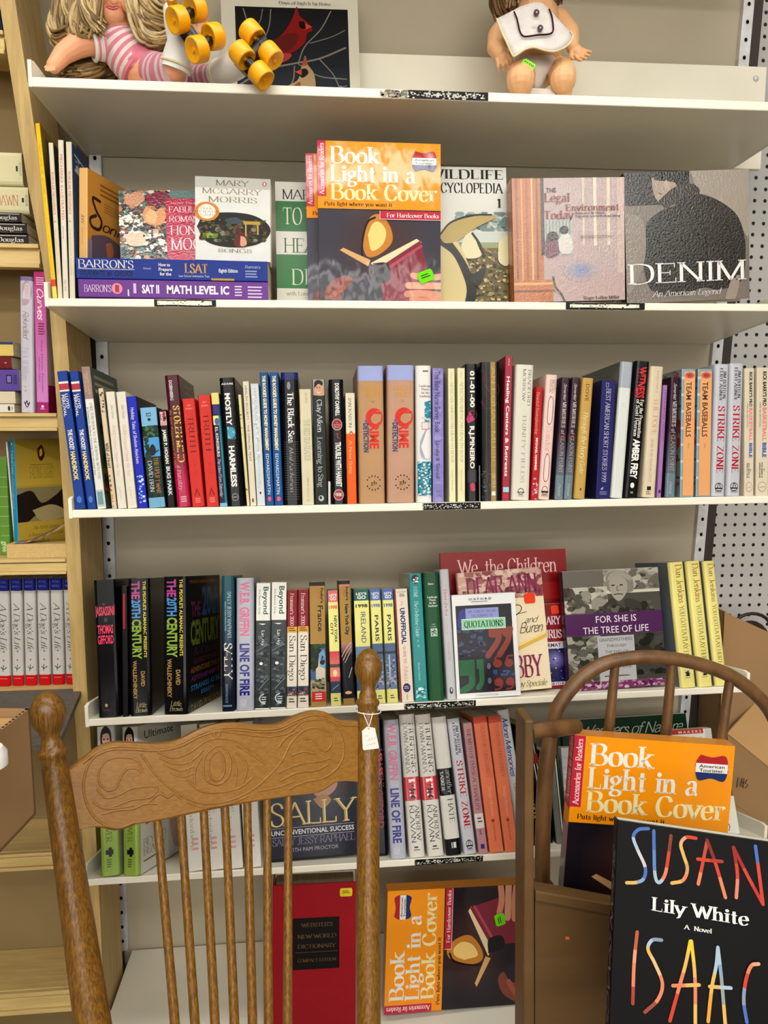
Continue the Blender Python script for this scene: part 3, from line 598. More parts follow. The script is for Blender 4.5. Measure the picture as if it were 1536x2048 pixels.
sb(3, (279.7, 816), (299, 1017), 332, .11, 'thick short science fiction paperback with a jungle chimp picture on light blue', [(R, 0, 0, 1, .185, '#86b9d8'), (D, '53', .35, .05, .65, .09, '#2d3946', 'sansb'), (E, .5, .12, .1, .015, '#22303c'), (N, 0, .18, 1, .34, ['#20402f', '#2f5a44', '#4f7a55', '#16291f'], 60, .18, 12), (R, 0, .3, 1, .49, '#58a2d4'), (N, 0, .3, .35, .5, ['#20402f', '#2f5a44', '#16291f'], 40, .16, 13), (CC, [(.3, .43), (.45, .38), (.62, .37), (.75, .42), (.66, .47), (.4, .48)], '#1e2421'), (S, [(.2, .5), (.5, .47), (.9, .43)], .08, '#2c2a20'), (R, 0, .49, 1, .9, '#1d3a34'), (N, 0, .5, 1, .9, ['#1a2e2a', '#2a5146', '#15241f'], 40, .2, 14), (D, 'THE UPLIFT WAR', .56, .5, .82, .86, '#d08a4a', 'serif'), (D, 'DAVID BRIN', .18, .53, .42, .84, '#dfe3dd', 'serif'), (R, 0, .9, 1, 1, '#7fb0cd')], '#1d3a34', front='#23313a')
sb(3, (317.5, 820), (335.7, 1015.5), 350.5, .11, 'black paperback with white block lettering left of the maroon and pink spine', [(R, .05, .02, .95, .16, '#d3a3a2'), (E, .5, .07, .42, .05, '#a0323d'), (R, .1, .075, .9, .1, K_), (D, 'BAEN', .2, .025, .5, .12, W_, 'sansb'), (D, 'JAMES P. HOGAN', .3, .2, .75, .55, W_, 'sansx'), (D, 'BUG PARK', .3, .58, .8, .88, '#cfd6da', 'sansx')], '#15171b')
sb(3, (328, 751), (354, 1016), 382.5, .16, 'maroon hardcover fading to pink with yellow lettering on its spine', [(V, 0, .55, 1, .8, '#571a2c', '#b81c55'), (R, 0, .8, 1, 1, '#b81c55'), (D, 'DOERNBERG', .3, .04, .52, .19, '#dcd4d4', 'sansb'), (D, 'STOLEN MIND', .42, .23, .86, .66, '#e6bf52', 'serifb'), (D, 'the slow disappearance of a mind', .14, .26, .28, .7, '#c7a24e', 'sans'), (D, 'a true story', .3, .68, .6, .88, '#e3a7ba', 'script'), (FF, .35, .92, .8, .97, 3, '#e3b4c3')], '#571a2c', front='#4a2630', back='#6b1f35', hb=1, sideops=[(FF, .3, .05, .9, .2, 3, '#8a6a6a'), (R, .86, .14, 1, .3, '#b9a136')])
tr = [(T, 'MARY', .34, .055, .68, .07, '#f0b9a4', 'serif'), (T, 'MONICA', .22, .085, .78, .1, '#f0b9a4', 'serif'), (D, 'TRUTH', .3, .16, .74, .5, '#5c1612', 'serif'), (N, .35, .52, .65, .72, ['#d1493b', '#b53a30'], 14, .06, 2), (PO, [(.5, .82), (.25, .9), (.35, .9), (.5, .85), (.65, .9), (.75, .9)], '#8d231c'), (FF, .3, .92, .75, .97, 3, '#e9a08e')]
g = 'two red paperbacks with the same spine'
sb(3, (364, 798), (385, 1015.5), 410, .13, 'bright red paperback, left one of two identical, beside the maroon hardcover', tr, '#d2392c', group=g)
sb(3, (395.6, 791), (414, 1015), 438.5, .13, 'bright red paperback, right one of two identical, beside a teal spine', tr, '#d2392c', group=g)
sb(3, (421.6, 786), (440, 1014.7), 455.5, .13, 'slim childrens paperback with yellow top and teal side right of the red pair', [(R, 0, 0, 1, .1, '#e8d483'), (R, 0, .1, 1, .185, '#3d3a80'), (R, 0, .2, 1, .28, '#e8dc90'), (E, .5, .25, .3, .03, '#5a6e9a'), (R, 0, .28, .74, 1, '#27304f'), (R, .74, .2, 1, 1, '#3f8796'), (D, 'E.L. KONIGSBURG', .2, .3, .56, .56, W_, 'sansb'), (D, 'The View From Saturday', .18, .58, .56, .92, '#cfd8ea', 'script'), (R, 0, .97, 1, 1, '#7ebdd0')], '#27304f', front='#3f8796')
sb(3, (437.8, 756), (457, 1013.7), 488, .16, 'thick black hardcover with a small blue turtle on its spine', [(T, 'ADAMS', .12, .04, .9, .055, W_, 'sansb'), (D, 'MOSTLY', .3, .12, .64, .37, '#ecebe6', 'sansx'), (N, .3, .38, .8, .48, ['#2c6d86', '#4fa6c0', '#1b3e55', '#89c3d0'], 50, .18, 3), (E, .56, .425, .26, .04, '#4ba3bd'), (D, 'HARMLESS', .32, .53, .68, .85, '#ecebe6', 'sansx'), (E, .5, .93, .22, .03, '#9b9b98'), (E, .5, .93, .18, .025, K_), (S, [(.4, .93), (.6, .93)], .06, '#9b9b98')], '#121215', hb=1)
sb(3, (476, 789.5), (494, 1014), 499.6, .13, 'very thin yellowish booklet right of the thick black hardcover', [(N, .1, .05, .9, .9, ['#5d5943', '#cfc79f'], 16, .3, 4)], '#d9d1a5')
sb(3, (484, 763), (500, 1014), 513.4, .14, 'slim cream paperback with dark capitals on health', [(D, 'HEALTH SECURITY * THE OFFICIAL TEXT', .3, .035, .66, .64, '#57402f', 'sans'), (R, .35, .94, .6, .97, '#5d4a3a')], '#dcd4c1')
sb(3, (500, 767.6), (514, 1014), 531, .15, 'silver grey paperback left of the two blue money guides', [(D, 'LIGHTCAN BODY WAVE AND PARTICLE', .4, .04, .68, .66, '#8f989d', 'serif'), (D, 'Gonzalez', .4, .68, .66, .86, '#a7afb3', 'ital'), (R, .4, .885, .6, .905, '#33383c'), (N, 0, .1, 1, .9, ['#cdd3d6', '#dfe3e4'], 30, .3, 4)], '#d2d7d8')
rk = [(D, "THE ROOKIE'S GUIDE TO MONEY MANAGEMENT", .3, .025, .7, .585, '#efe6ae', 'sansx'), (D, 'EDWARDS/MARTIN', .3, .61, .68, .915, '#cfe3ee', 'sans'), (E, .5, .95, .22, .018, '#e0637d')]
g = 'two blue money management guides'
sb(3, (519, 744.7), (532, 1013.7), 548.5, .16, 'blue money guide, left one of two identical, beside the silver spine', rk, '#1b5a94', group=g)
sb(3, (539, 744.7), (549.6, 1013.7), 567, .16, 'blue money guide, right one of two identical, beside a black spine', rk, '#1b5a94', group=g)
sb(3, (560, 744.7), (567, 1013), 603, .17, 'black hardcover with a navy top band and a white title about a sea', [(R, 0, 0, 1, .055, '#27306d'), (E, .45, .1, .1, .03, '#8d90a0'), (D, 'The Black Sea', .36, .15, .7, .53, '#f0efea', 'serifb'), (D, 'Neal Ascherson', .4, .56, .62, .9, '#bdbcb9', 'ital')] + [(R, .1, .52 + .018 * i, .92, .525 + .018 * i, '#4d4d50') for i in range(25)], '#121215', hb=1)
sb(3, (598, 778.5), (605, 1013), 628.7, .15, 'pale green reader with tall thin lettering right of the black sea hardcover', [(R, 0, 0, .06, .3, '#dba582'), (D, 'SEE BEDS', .5, .03, .68, .12, '#b07a66', 'serif'), (D, 'THE RED SEA READER', .32, .26, .8, .62, '#5d6d5f', 'thin'), (D, 'SIMON SOUTH', .46, .76, .62, .93, '#c48a6f', 'serif'), (S, [(.4, .95), (.5, .97), (.6, .95)], .03, '#c48a6f')], '#d6d0b5')
sb(3, (624, 759), (630.6, 1012), 656, .15, 'charcoal paperback with a small smiling face at the top of its spine', [(R, .06, 0, .96, .125, '#a9a39c'), (CC, [(.2, .125), (.2, .06), (.5, .02), (.8, .04), (.8, .125)], '#d0a78a'), (CC, [(.14, .07), (.2, .02), (.5, .005), (.82, .02), (.78, .05), (.5, .035), (.25, .06)], '#2c1e17'), (S, [(.4, .1), (.5, .107), (.64, .1)], .04, '#f0e6e0'), (E, .38, .065, .04, .006, '#2c1e17'), (E, .6, .065, .04, .006, '#2c1e17'), (CC, [(.75, .125), (.76, .06), (.9, .06), (.92, .125)], '#cfa488'), (D, 'Clay Aiken', .34, .16, .74, .42, '#dfe3e0', 'serif'), (D, 'Learning to Sing', .3, .46, .7, .86, '#b9c0bd', 'serif'), (E, .5, .95, .22, .024, '#b9c0bd'), (E, .46, .945, .1, .012, '#2b302f')], '#2b302f')
sb(3, (656, 963), (656.5, 1012), 661.5, .12, 'small white booklet standing between the charcoal and the black mystery spine', [], '#cfd0cc')
sb(3, (656, 759), (662.3, 1011.6), 693, .16, 'black mystery hardcover with two red seals on its spine', [(D, 'DOROTHY CANNELL', .42, .03, .7, .29, W_, 'sansx'), (E, .5, .36, .36, .047, '#d3a2a5'), (E, .5, .36, .31, .04, '#9b1f2a'), (T, 'A', .44, .34, .56, .35, W_, 'serif'), (T, 'Chef Head', .25, .356, .75, .367, W_, 'ital'), (T, 'Mystery', .3, .373, .7, .384, W_, 'ital'), (S, [(.4, .44), (.55, .43), (.5, .46), (.62, .47)], .08, '#9b2f37'), (D, 'TROUBLE WITH HARRIET', .36, .5, .74, .86, '#e0e0dc', 'sansx'), (E, .5, .925, .36, .045, '#d3a2a5'), (E, .5, .925, .31, .038, '#9b1f2a'), (T, 'VIKING', .25, .91, .75, .935, W_, 'serifb')], '#121214', hb=1)
sb(3, (690.5, 786), (695, 1011), 714, .13, 'slim paperback with cream top and orange lower spine', [(R, 0, .365, 1, 1, '#ee6a12'), (E, .55, .365, .2, .024, '#ee6a12'), (E, .55, .365, .1, .018, '#2a1d15'), (E, .55, .365, .05, .012, W_), (D, 'JAN KARON', .3, .04, .62, .31, '#5d564a', 'serif'), (D, 'A New Song', .28, .42, .6, .73, '#f7c47c', 'serif')], '#ddd7c3', front='#d9d2bb')
gt = [(R, 0, 0, 1, .108, '#a9b2da'), (T, 'GREAT', .25, .15, .9, .185, '#c89d3c', 'serifb'), (T, 'TALES', .3, .195, .88, .23, '#c89d3c', 'serifb'), (S, [(.52, .25), (.58, .265), (.64, .25)], .02, '#9a7a4a'), (D, 'CRIME', .44, .36, .8, .6, '#d9483f', 'sansx'), (E, .62, .375, .33, .07, '#d9483f'), (E, .66, .385, .17, .035, '#bf9c78'), (PO, [(.62, .36), (.95, .34), (.97, .41), (.66, .41)], '#bf9c78'), (PO, [(.5, .33), (.92, .33), (.9, .35), (.56, .345)], '#d9483f'), (E, .3, .4, .05, .01, '#5f74c4'), (D, 'DETECTION', .2, .415, .4, .625, '#4a5a80', 'sansx'), (E, .56, .85, .2, .04, '#bf9c78'), (T, 'gb', .46, .835, .68, .862, '#1f1a16', 'serifb')] + [(R, .56 + .27 * math.cos(q) - .022, .85 + .052 * math.sin(q) - .005, .56 + .27 * math.cos(q) + .022, .85 + .052 * math.sin(q) + .005, '#3a302a') for q in [i * math.pi / 7 for i in range(14) if i != 7 and i != 0]]
g = 'two thick tan story collections'
sb(3, (714.7, 731.7), (719, 1008), 771.7, .17, 'very thick tan hardcover with a lavender top, left one of two identical', gt, '#bf9c78', back='#b9a58c', hb=1, m=MATTE, group=g)
sb(3, (774, 730), (774.8, 1007), 830, .17, 'very thick tan hardcover with a lavender top, right one of two identical', gt, '#c3a08a', hb=1, m=MATTE, group=g)
sb(3, (831, 731), (833, 1006), 865, .17, 'white plant guide with teal blots and a grey shape on its spine', [(R, .45, .035, .8, .045, '#6b5a55'), (T, 'Landscape', .22, .14, .96, .155, '#6f3c40', 'serifb'), (T, 'Plants', .36, .165, .84, .18, '#6f3c40', 'serifb'), (T, 'for the', .36, .19, .84, .205, '#6f3c40', 'serifb'), (T, 'Southeast', .24, .215, .94, .23, '#6f3c40', 'serifb'), (N, .55, .26, 1, .42, ['#1f8aa0', '#2aa0b4'], 45, .12, 4), (CC, [(.62, .27), (.95, .26), (1, .38), (.85, .34), (.7, .32)], '#2a97ad'), (T, 'South Carolina', .34, .375, .8, .385, '#aa8888', 'serif'), (PO, [(.36, .41), (.82, .41), (.82, .465), (.36, .465)], '#b79b95'), (PO, [(.4, .415), (.78, .415), (.78, .46), (.4, .46)], '#e2d8d0'), (CC, [(.25, .55), (.6, .47), (1, .47), (1, .66), (.5, .68), (.25, .64)], '#aab3c4'), (R, .08, .7, 1, .95, '#1d93a6'), (N, .1, .7, 1, .95, ['#e4e4de', '#1d93a6', '#0f5d70', '#c9dfe0'], 160, .07, 7)], '#dfdeda', hb=1)
sb(3, (865, 736), (865.9, 1007), 888, .15, 'lavender paperback of baby names with faint dark lettering', [(D, 'The Baby Name Survey Book', .2, .025, .72, .48, '#3c3466', 'sans'), (D, 'Lansky & Sinrod', .28, .54, .66, .82, '#4a4273', 'sans'), (N, 0, 0, 1, 1, ['#8e86bf', '#a29bcd'], 60, .3, 3), (D, 'The Baby Name Survey Book', .2, .025, .72, .48, '#3c3466', 'sans'), (D, 'Lansky & Sinrod', .28, .54, .66, .82, '#4a4273', 'sans')], '#968ec6')
ah = [(D, 'AFRICAN-AMERICAN HEALTH BOOK', .34, .1, .72, .71, '#4d4940', 'thin'), (D, 'the', .4, .03, .6, .08, '#a59a7a', 'ital'), (D, 'Reed Jackson', .4, .76, .62, .92, '#bdb490', 'serif')]
g = 'two pale yellow health books'
sb(3, (896, 737), (898.5, 1007), 912, .16, 'pale yellow health book, left one of two identical', ah, '#e3dfba', back='#d8d3b4', group=g)
sb(3, (915, 736), (915.6, 1006), 930.6, .16, 'pale yellow health book, right one of two identical, beside a black thriller', ah, '#e3dfba', back='#d8d3b4', group=g)
sb(3, (930, 727.5), (932, 1004.5), 957, .17, 'black thriller with white numerals and a magenta burst on its spine', [(D, '01-01-00', .38, .05, .76, .315, W_, 'sansx'), (CC, [(.05, .4), (.3, .345), (.75, .34), (1, .365), (.8, .4), (.3, .425), (.15, .425)], '#c23a78'), (S, [(.2, .4), (.5, .37), (.85, .36)], .05, '#6a1d44'), (D, 'R.J.PINEIRO', .34, .45, .72, .76, W_, 'sansx'), (R, .1, .77, .9, .86, '#3a3a3e'), (E, .52, .885, .2, .022, '#c2365f'), (E, .56, .91, .2, .015, '#c2365f')], '#131316', hb=1)
sb(3, (957.5, 931), (958, 1003), 961.5, .1, 'sliver of a dark booklet between the thriller and the gold striped spine', [(R, .2, 0, .7, 1, '#8d8c88')], '#232226')
sb(3, (960.6, 724), (962.5, 1004), 1003, .17, 'thick black hardcover with a gold stripe and red splashes on its spine', [(CC, [(.02, .05), (.3, .12), (.9, .16), (.9, .22), (.3, .2)], '#5c1f2a'), (CC, [(.02, .28), (.3, .25), (.9, .3), (.92, .33), (.2, .33)], '#5c1f2a'), (R, .28, 0, .3, 1, '#5e5a54'), (R, .36, 0, .37, 1, '#45423e'), (R, .9, 0, .91, 1, '#45423e'), (R, .5, 0, .74, 1, '#a58a4a'), (D, 'AN EQUAL MUSIC', .55, .03, .73, .75, '#d4bd7c', 'thin'), (D, 'SETH', .56, .8, .72, .9, '#d9c68e', 'serif'), (R, .53, .93, .72, .96, '#ded9cc'), (N, .02, .78, .5, .98, ['#3f3f44', '#5c5c62', '#232327'], 30, .08, 8)], '#141316', hb=1)
sb(3, (1011, 712), (1004.2, 1001), 1019, .19, 'tall rose red paperback leaning, with bold white lettering', [(D, 'JOELLE', .4, .015, .62, .065, '#e6c4c8', 'sans'), (D, 'Healing Centers & Retreats', .26, .14, .7, .83, '#f1e9e6', 'sansb'), (R, .1, .905, .9, .94, '#a9cfda'), (R, .2, .955, .8, .985, '#c2415a')], '#a93f52', back='#8d3345')
sb(3, (1032, 728.7), (1022.7, 1001.7), 1060, .17, 'thick off white hardcover with grey capitals leaning against a red paperback', [(D, 'BRADFORD', .68, .035, .84, .3, '#6c685f', 'serif'), (D, 'MORROW', .4, .03, .56, .27, '#6c685f', 'serif'), (D, 'TRINITY FIELDS', .46, .36, .66, .87, '#a39d90', 'serif'), (E, .5, .935, .17, .025, '#6c685f'), (E, .5, .935, .13, .018, '#d9d5c9'), (R, .3, .938, .7, .945, '#3a3835'), (T, 'VIKING', .33, .955, .68, .975, '#6c685f', 'serif')], '#d9d5c9', back='#cdc8ba', hb=1)
sb(3, (1073, 773), (1062, 1001), 1075.5, .14, 'narrow red business paperback between the off white and the pink spine', [(D, 'Beyond Reengineering', .1, .05, .55, .42, '#e8a196', 'serif'), (D, 'MICHAEL HAMMER', .3, .45, .6, .74, '#f1e2da', 'sansx'), (N, 0, .8, 1, 1, ['#d98aa8', '#e7b6c4', '#b9274a'], 30, .2, 5)], '#bb2023')
sb(3, (1093, 748.6), (1076.6, 1000.5), 1100, .16, 'pale pink hardcover with two long rounded outlines on its spine', [(D, 'DAVID', .74, .04, .9, .13, '#4c3c3c', 'serif'), (D, 'MICHAEL', .55, .04, .7, .15, '#4c3c3c', 'serif'), (D, 'KAPLAN', .36, .04, .5, .14, '#4c3c3c', 'serif')] + [q for y in (.18, .64) for q in ((CC, [(.3, y + .03), (.5, y - .01), (.76, y + .03), (.76, y + .18), (.5, y + .22), (.3, y + .18)], '#9a6c7c'), (CC, [(.36, y + .03), (.52, y), (.7, y + .03), (.7, y + .18), (.52, y + .21), (.36, y + .18)], '#e4cfc8'))] + [(D, 'Comfort', .3, .41, .74, .64, '#cf8a9a', 'thin'), (E, .5, .925, .26, .035, '#3a2f30'), (E, .5, .925, .22, .03, '#e2c8c0'), (R, .2, .93, .8, .945, K_), (T, 'VIKING', .2, .955, .8, .975, '#3a2f30', 'serif')], '#e2c8c0', back='#d9b9b2', hb=1)
mm = [(D, 'Somerfeld', .34, .05, .62, .19, '#e3d6d2', 'script'), (D, 'MEMORIES of CLASON POINT', .3, .2, .7, .78, '#d8cdc8', 'wide'), (V, 0, .45, 1, .8, '#40273a', '#6d7680'), (R, 0, .8, 1, 1, '#7a8a93'), (E, .3, .48, .3, .03, '#8d4630'), (D, 'Somerfeld', .34, .05, .62, .19, '#e3d6d2', 'script'), (D, 'MEMORIES of CLASON POINT', .3, .2, .7, .78, '#d8cdc8', 'thin'), (D, 'Dutton', .35, .87, .6, .97, '#c9d2d6', 'ital')]
g = 'dark purple memory novels'
sb(3, (1123.5, 754.4), (1109.4, 1000.5), 1127, .15, 'dark purple novel fading to grey, beside the pale pink hardcover', mm, '#40273a', back='#33203a', hb=1, group=g)
sb(3, (1144.6, 754.4), (1127.6, 1000), 1144.6, .15, 'dark purple novel fading to grey, beside the gold spine', mm, '#40273a', back='#33203a', hb=1, group=g)
sb(3, (1165.6, 755), (1148, 997), 1171, .15, 'gold hardcover with white script lettering and the word dove', [(D, 'DOVE', .34, .05, .66, .19, '#5c4a28', 'sans'), (D, 'Through the Ivory Gate', .3, .28, .7, .79, '#ece0b8', 'ital'), (R, .45, .91, .6, .93, '#6b5426')], '#c4a45e', back='#b3934f', hb=1, m=SATIN)
sb(3, (1204, 760), (1191.5, 996), 1220.5, .15, 'navy story anthology with pale capitals and a year on its spine', [(R, .3, .02, .5, .06, '#9b98bd'), (R, .34, .025, .46, .055, '#2b2a6b'), (D, 'BEST AMERICAN SHORT STORIES 1999', .34, .07, .66, .86, '#c9c6da', 'serif'), (PO, [(.3, .92), (.5, .9), (.44, .93)], '#b9b6d0'), (FF, .25, .94, .8, .975, 3, '#8d8ab6')], '#2b2a6b', back='#20204f')
sb(3, (1243, 722.7), (1221.6, 997), 1246.5, .2, 'tall leaning grey hardcover with a blank white lower spine', [(R, 0, 0, 1, .19, '#aab0ba'), (FF, .3, .3, .7, .34, 2, '#cdd0cf')], '#d5d8d4', back='#6f736d', hb=1, leftops=[(R, 0, 0, 1, 1, '#6f736d')])
sb(3, (1273, 721), (1248, 997), 1277, .17, 'black true crime hardcover with ragged red lettering at its top', [(D, 'WITNESS', .2, .04, .78, .27, '#c8353b', 'sansx'), (D, 'For the Prosecution', .54, .28, .78, .56, W_, 'serifb'), (D, 'of Scott Peterson', .26, .28, .5, .55, W_, 'serifb'), (D, 'AMBER FREY', .3, .57, .78, .86, '#f0eeea', 'sansx'), (E, .5, .91, .14, .02, W_), (R, .4, .955, .6, .97, '#8d8a86')], '#141315', hb=1)
sb(3, (1295.7, 731.5), (1278.6, 995), 1312, .17, 'cream hardcover with faint pink capitals about a pope', [(D, 'JOHN PAUL II', .5, .03, .66, .2, '#a89a86', 'serif'), (D, 'THE POPE', .4, .24, .72, .52, '#cf9489', 'serif'), (D, 'Speaks to the American Church', .4, .55, .62, .88, '#a2937d', 'ital'), (R, .3, .915, .6, .945, '#2a2420'), (FF, .25, .955, .6, .985, 2, '#8d7f6c')], '#d8ccb3', hb=1, m=SATIN)
sb(3, (1326, 770), (1313, 995), 1322.5, .13, 'thin purple booklet beside the cream hardcover', [(D, 'LITTLE HOUSE PRAYERS', .3, .04, .75, .5, '#6d4a7d', 'serif'), (R, .2, .93, .8, .96, '#5b3a6a')], '#a97fb4')
sb(3, (1342, 754), (1331, 993.5), 1351, .15, 'dark purple novel fading to grey, beside the striped baseball covers', mm, '#40273a', back='#33203a', hb=1, group='dark purple memory novels')
tb = [(R, 0, 0, 1, 1, '#8fa3a8')] + [(R, 0, .06 + .13 * i, 1, .08 + .13 * i, '#b9c4c4') for i in range(7)] + [(R, .18, .02, .96, .99, '#e3ac77'), (E, .57, .05, .34, .025, '#c96a5c'), (E, .57, .05, .2, .014, '#a8473c'), (D, 'TEAM BASEBALLS', .34, .1, .72, .53, '#5e3a26', 'sansb'), (D, 'Bonz', .5, .58, .62, .62, '#8d6a4a', 'serif')]
tl = [(R, 0, 0, 1, 1, '#8d9ea4')] + [(R, 0, .14 * i, 1, .14 * i + .015, '#4c5f66') for i in range(1, 7)] + [(N, 0, 0, 1, 1, ['#a9b6b8', '#6c7f86', '#b04a44'], 90, .05, 3)]
g = 'two orange baseball guides'
sb(3, (1364, 737.7), (1360, 994), 1388, .15, 'orange baseball guide with striped grey cover, left one of two identical', tb, '#8d9ea4', leftops=tl, group=g, m=COARSE)
sb(3, (1396, 737.7), (1391.5, 993.5), 1421, .15, 'orange baseball guide with striped grey cover, right one of two identical', tb, '#8d9ea4', leftops=tl, group=g, m=COARSE)
sz = [(D, 'JIM BOUTON', .58, .05, .78, .26, '#26262c', 'serifb'), (D, 'ELIOT ASINOF', .34, .03, .54, .28, '#26262c', 'serifb'), (D, 'STRIKE ZONE', .3, .315, .76, .82, '#b9242f', 'serifb'), (E, .5, .93, .28, .033, '#3c3c42'), (E, .5, .93, .24, .027, '#c3c4cb'), (R, .25, .935, .76, .945, '#26262c'), (S, [(.4, .935), (.5, .9), (.62, .93)], .05, '#3c3c42'), (T, 'VIKING', .25, .955, .76, .972, '#3c3c42', 'serif')]
g = 'silver baseball novels'
sb(3, (1431, 727.7), (1422.6, 991.5), 1451.5, .16, 'silver hardcover with red block title, left of a pair on the third shelf', sz, '#c3c4cb', hb=1, group=g)
sb(3, (1460, 726.4), (1453, 990), 1482, .16, 'silver hardcover with red block title, right of a pair on the third shelf', sz, '#c3c4cb', hb=1, group=g)
rb = [(D, "RICK BARRY'S PRO", .5, .03, .8, .3, K_, 'sansx'), (D, 'BASKETBALL', .5, .31, .82, .57, '#dc8f8c', 'sansx'), (D, 'BIBLE', .5, .585, .82, .7, '#3d63ad', 'sansx'), (D, '1995-96 EDITION', .22, .27, .36, .46, '#4a4640', 'sans'), (D, 'BY', .6, .79, .7, .81, K_, 'sansb'), (D, 'RICK BARRY &', .42, .74, .54, .86, K_, 'sansb'), (D, 'JORDAN COHN', .24, .74, .36, .86, K_, 'sansb'), (E, .5, .93, .34, .04, '#a59a86'), (E, .5, .93, .3, .035, '#d9ceba'), (S, [(.3, .935), (.7, .93)], .04, '#8d836f')]
g = 'two beige basketball guides'
sb(3, (1484, 736.5), (1483, 990), 1508, .15, 'beige basketball guide next to the silver pair near the right end of the third shelf', rb, '#d9ceba', group=g)
sb(3, (1514, 735), (1511.8, 989), 1537, .15, 'beige basketball guide rightmost on the third shelf', rb, '#d9ceba', group=g)

# ================================================================ fourth shelf: spines
sb(4, (185.5, 1160.7), (196.5, 1440.7), 242, .16, 'thick black hardcover with pink lettering at the left end of the fourth shelf', [(T, 'THE', .4, .175, .5, .183, '#e2506a', 'sansb'), (PO, [(.08, .19), (.93, .18), (.93, .265), (.08, .275)], '#df5870'), (PO, [(.1, .195), (.91, .185), (.91, .26), (.1, .27)], '#141014'), (T, 'ASSASSINI', .1, .195, .9, .262, '#df5870', 'sansb'), (R, .45, .28, .6, .31, '#54444a'), (T, 'THOMAS', .13, .33, .84, .395, '#f0567a', 'sansb'), (T, 'GIFFORD', .13, .405, .84, .47, '#f0567a', 'sansb'), (E, .4, .915, .06, .012, '#b9a878'), (FF, .25, .945, .6, .96, 1, '#7a2430')], '#131217', hb=1)
sb(4, (243, 1172), (245.5, 1438), 257, .15, 'black book with a red streak squeezed beside the thick pink lettered hardcover', [(R, .25, .06, .6, .33, '#b0202f')], '#141217')
cen = [(D, 'THE', .18, .02, .56, .15, '#b8579a', 'sansx'), (D, '20TH', .18, .155, .58, .29, '#5b96c9', 'sansx'), (D, 'CENTURY', .18, .3, .6, .59, '#93ad52', 'sansx'), (D, "THE PEOPLE'S ALMANAC PRESENTS", .7, .02, .84, .58, '#d9c94e', 'sansb'), (D, 'DAVID', .54, .68, .72, .79, '#a98a55', 'sansx'), (D, 'WALLECHINSKY', .18, .6, .36, .88, '#a98a55', 'sansx'), (T, 'Little,', .3, .905, .76, .94, '#c8b98c', 'ital'), (T, 'Brown', .26, .945, .8, .975, '#c8b98c', 'ital')]
cens = [(T, "PEOPLE'S ALMANAC PRESENTS", .05, .03, .95, .055, '#8d5a22', 'sansb'), (T, '20th', .4, .08, .95, .3, '#2f5576', 'sansx'), (T, 'THE', .08, .19, .36, .3, '#6d2f55', 'sansx'), (T, 'CENTURY', .06, .33, .95, .51, '#69772c', 'sansx'), (T, '& Crime', .15, .54, .9, .6, '#5a3240', 'serif'), (T, 'CURIOSITIES', .15, .62, .85, .655, '#6d2a2a', 'sansb'), (T, 'ADVENTURES DAILY', .05, .68, .95, .72, '#94602a', 'sansb'), (T, 'ASTONISHMENT', .06, .745, .95, .78, '#7a3a75', 'sansb'), (T, 'STRANGE AS BE', .06, .81, .95, .85, '#3d83b5', 'sansb'), (T, 'ESSEN', .35, .87, .75, .9, '#3d83b5', 'sansb'), (T, 'DAVID WALLECH', .05, .945, .95, .99, '#8d7a32', 'sansb')]
g = 'two black almanac hardcovers'
sb(4, (253, 1158), (258, 1437), 305, .15, 'black almanac with rainbow lettering, left one of two identical', cen, '#15151a', hb=1, group=g)
sb(4, (326, 1153.4), (327, 1431.6), 379, .185, 'black almanac with rainbow lettering, right one with its front cover showing', cen, '#15151a', hb=1, group=g, sideops=cens, yaw=-.2)
sal = [(V, 0, 0, 1, .55, '#2c6270', '#1d3b4f'), (R, 0, .55, 1, 1, '#16233a'), (D, 'SALLY JESSY RAPHAEL', .48, .12, .76, .47, '#b9d0d3', 'serif'), (D, 'WITH PAM PROCTOR', .24, .19, .36, .41, '#a9c4c8', 'sans'), (D, 'SALLY', .2, .5, .82, .77, '#ece8df', 'serif'), (D, 'UNCONVENTIONAL SUCCESS', .3, .8, .5, .94, '#8ea0b5', 'sans'), (R, .1, .955, .8, .965, '#8ea0b5')]
sb(4, (443, 1151.6), (444, 1426), 470, .16, 'slim teal to navy hardcover with white capitals right of the black almanacs', sal, '#1d3b4f', hb=1, back='#8a8777')
wb = [(D, 'W.E.B. GRIFFIN', .22, .03, .76, .44, '#cf7a98', 'sansx'), (D, 'LINE OF FIRE', .22, .5, .76, .89, '#1c2386', 'sansx'), (D, 'PUTNAM', .22, .92, .6, .97, '#d8d8dc', 'sans')]
sb(4, (472.5, 1156), (472.6, 1425), 509, .16, 'silver war novel with pink and blue block letters on the fourth shelf', wb, '#b3b5c0', hb=1, group='two silver war novels')
by = [(V, 0, .3, 1, .99, '#4b5356', '#3a4245'), (PO, [(0, .335), (.2, .325), (.5, .335), (.7, .325), (1, .335), (1, .3), (0, .3)], '#e3e1da'), (D, 'Beyond', .52, .03, .88, .25, '#27665f', 'sansb'), (D, 'the Beauty Strip', .18, .05, .32, .25, '#3d7a72', 'sans'), (D, 'Lansky', .4, .38, .64, .5, '#dfe2e0', 'sans'), (N, 0, .42, 1, .98, ['#5c6669', '#2e3538', '#6d787b', '#353d40'], 90, .14, 6), (S, [(0, .55), (.4, .52), (.95, .49)], .03, '#8d979a'), (S, [(.0, .57), (.5, .55)], .03, '#9aa4a6'), (S, [(.3, .84), (.6, .8), (.95, .76)], .03, '#a3acae'), (E, .4, .64, .12, .012, '#dfe2e0'), (S, [(.6, .88), (.35, .9), (.4, .94), (.7, .95)], .06, '#dfe2e0'), (FF, .45, .9, .8, .97, 4, '#c3c9c9')]
g = 'two forestry paperbacks'
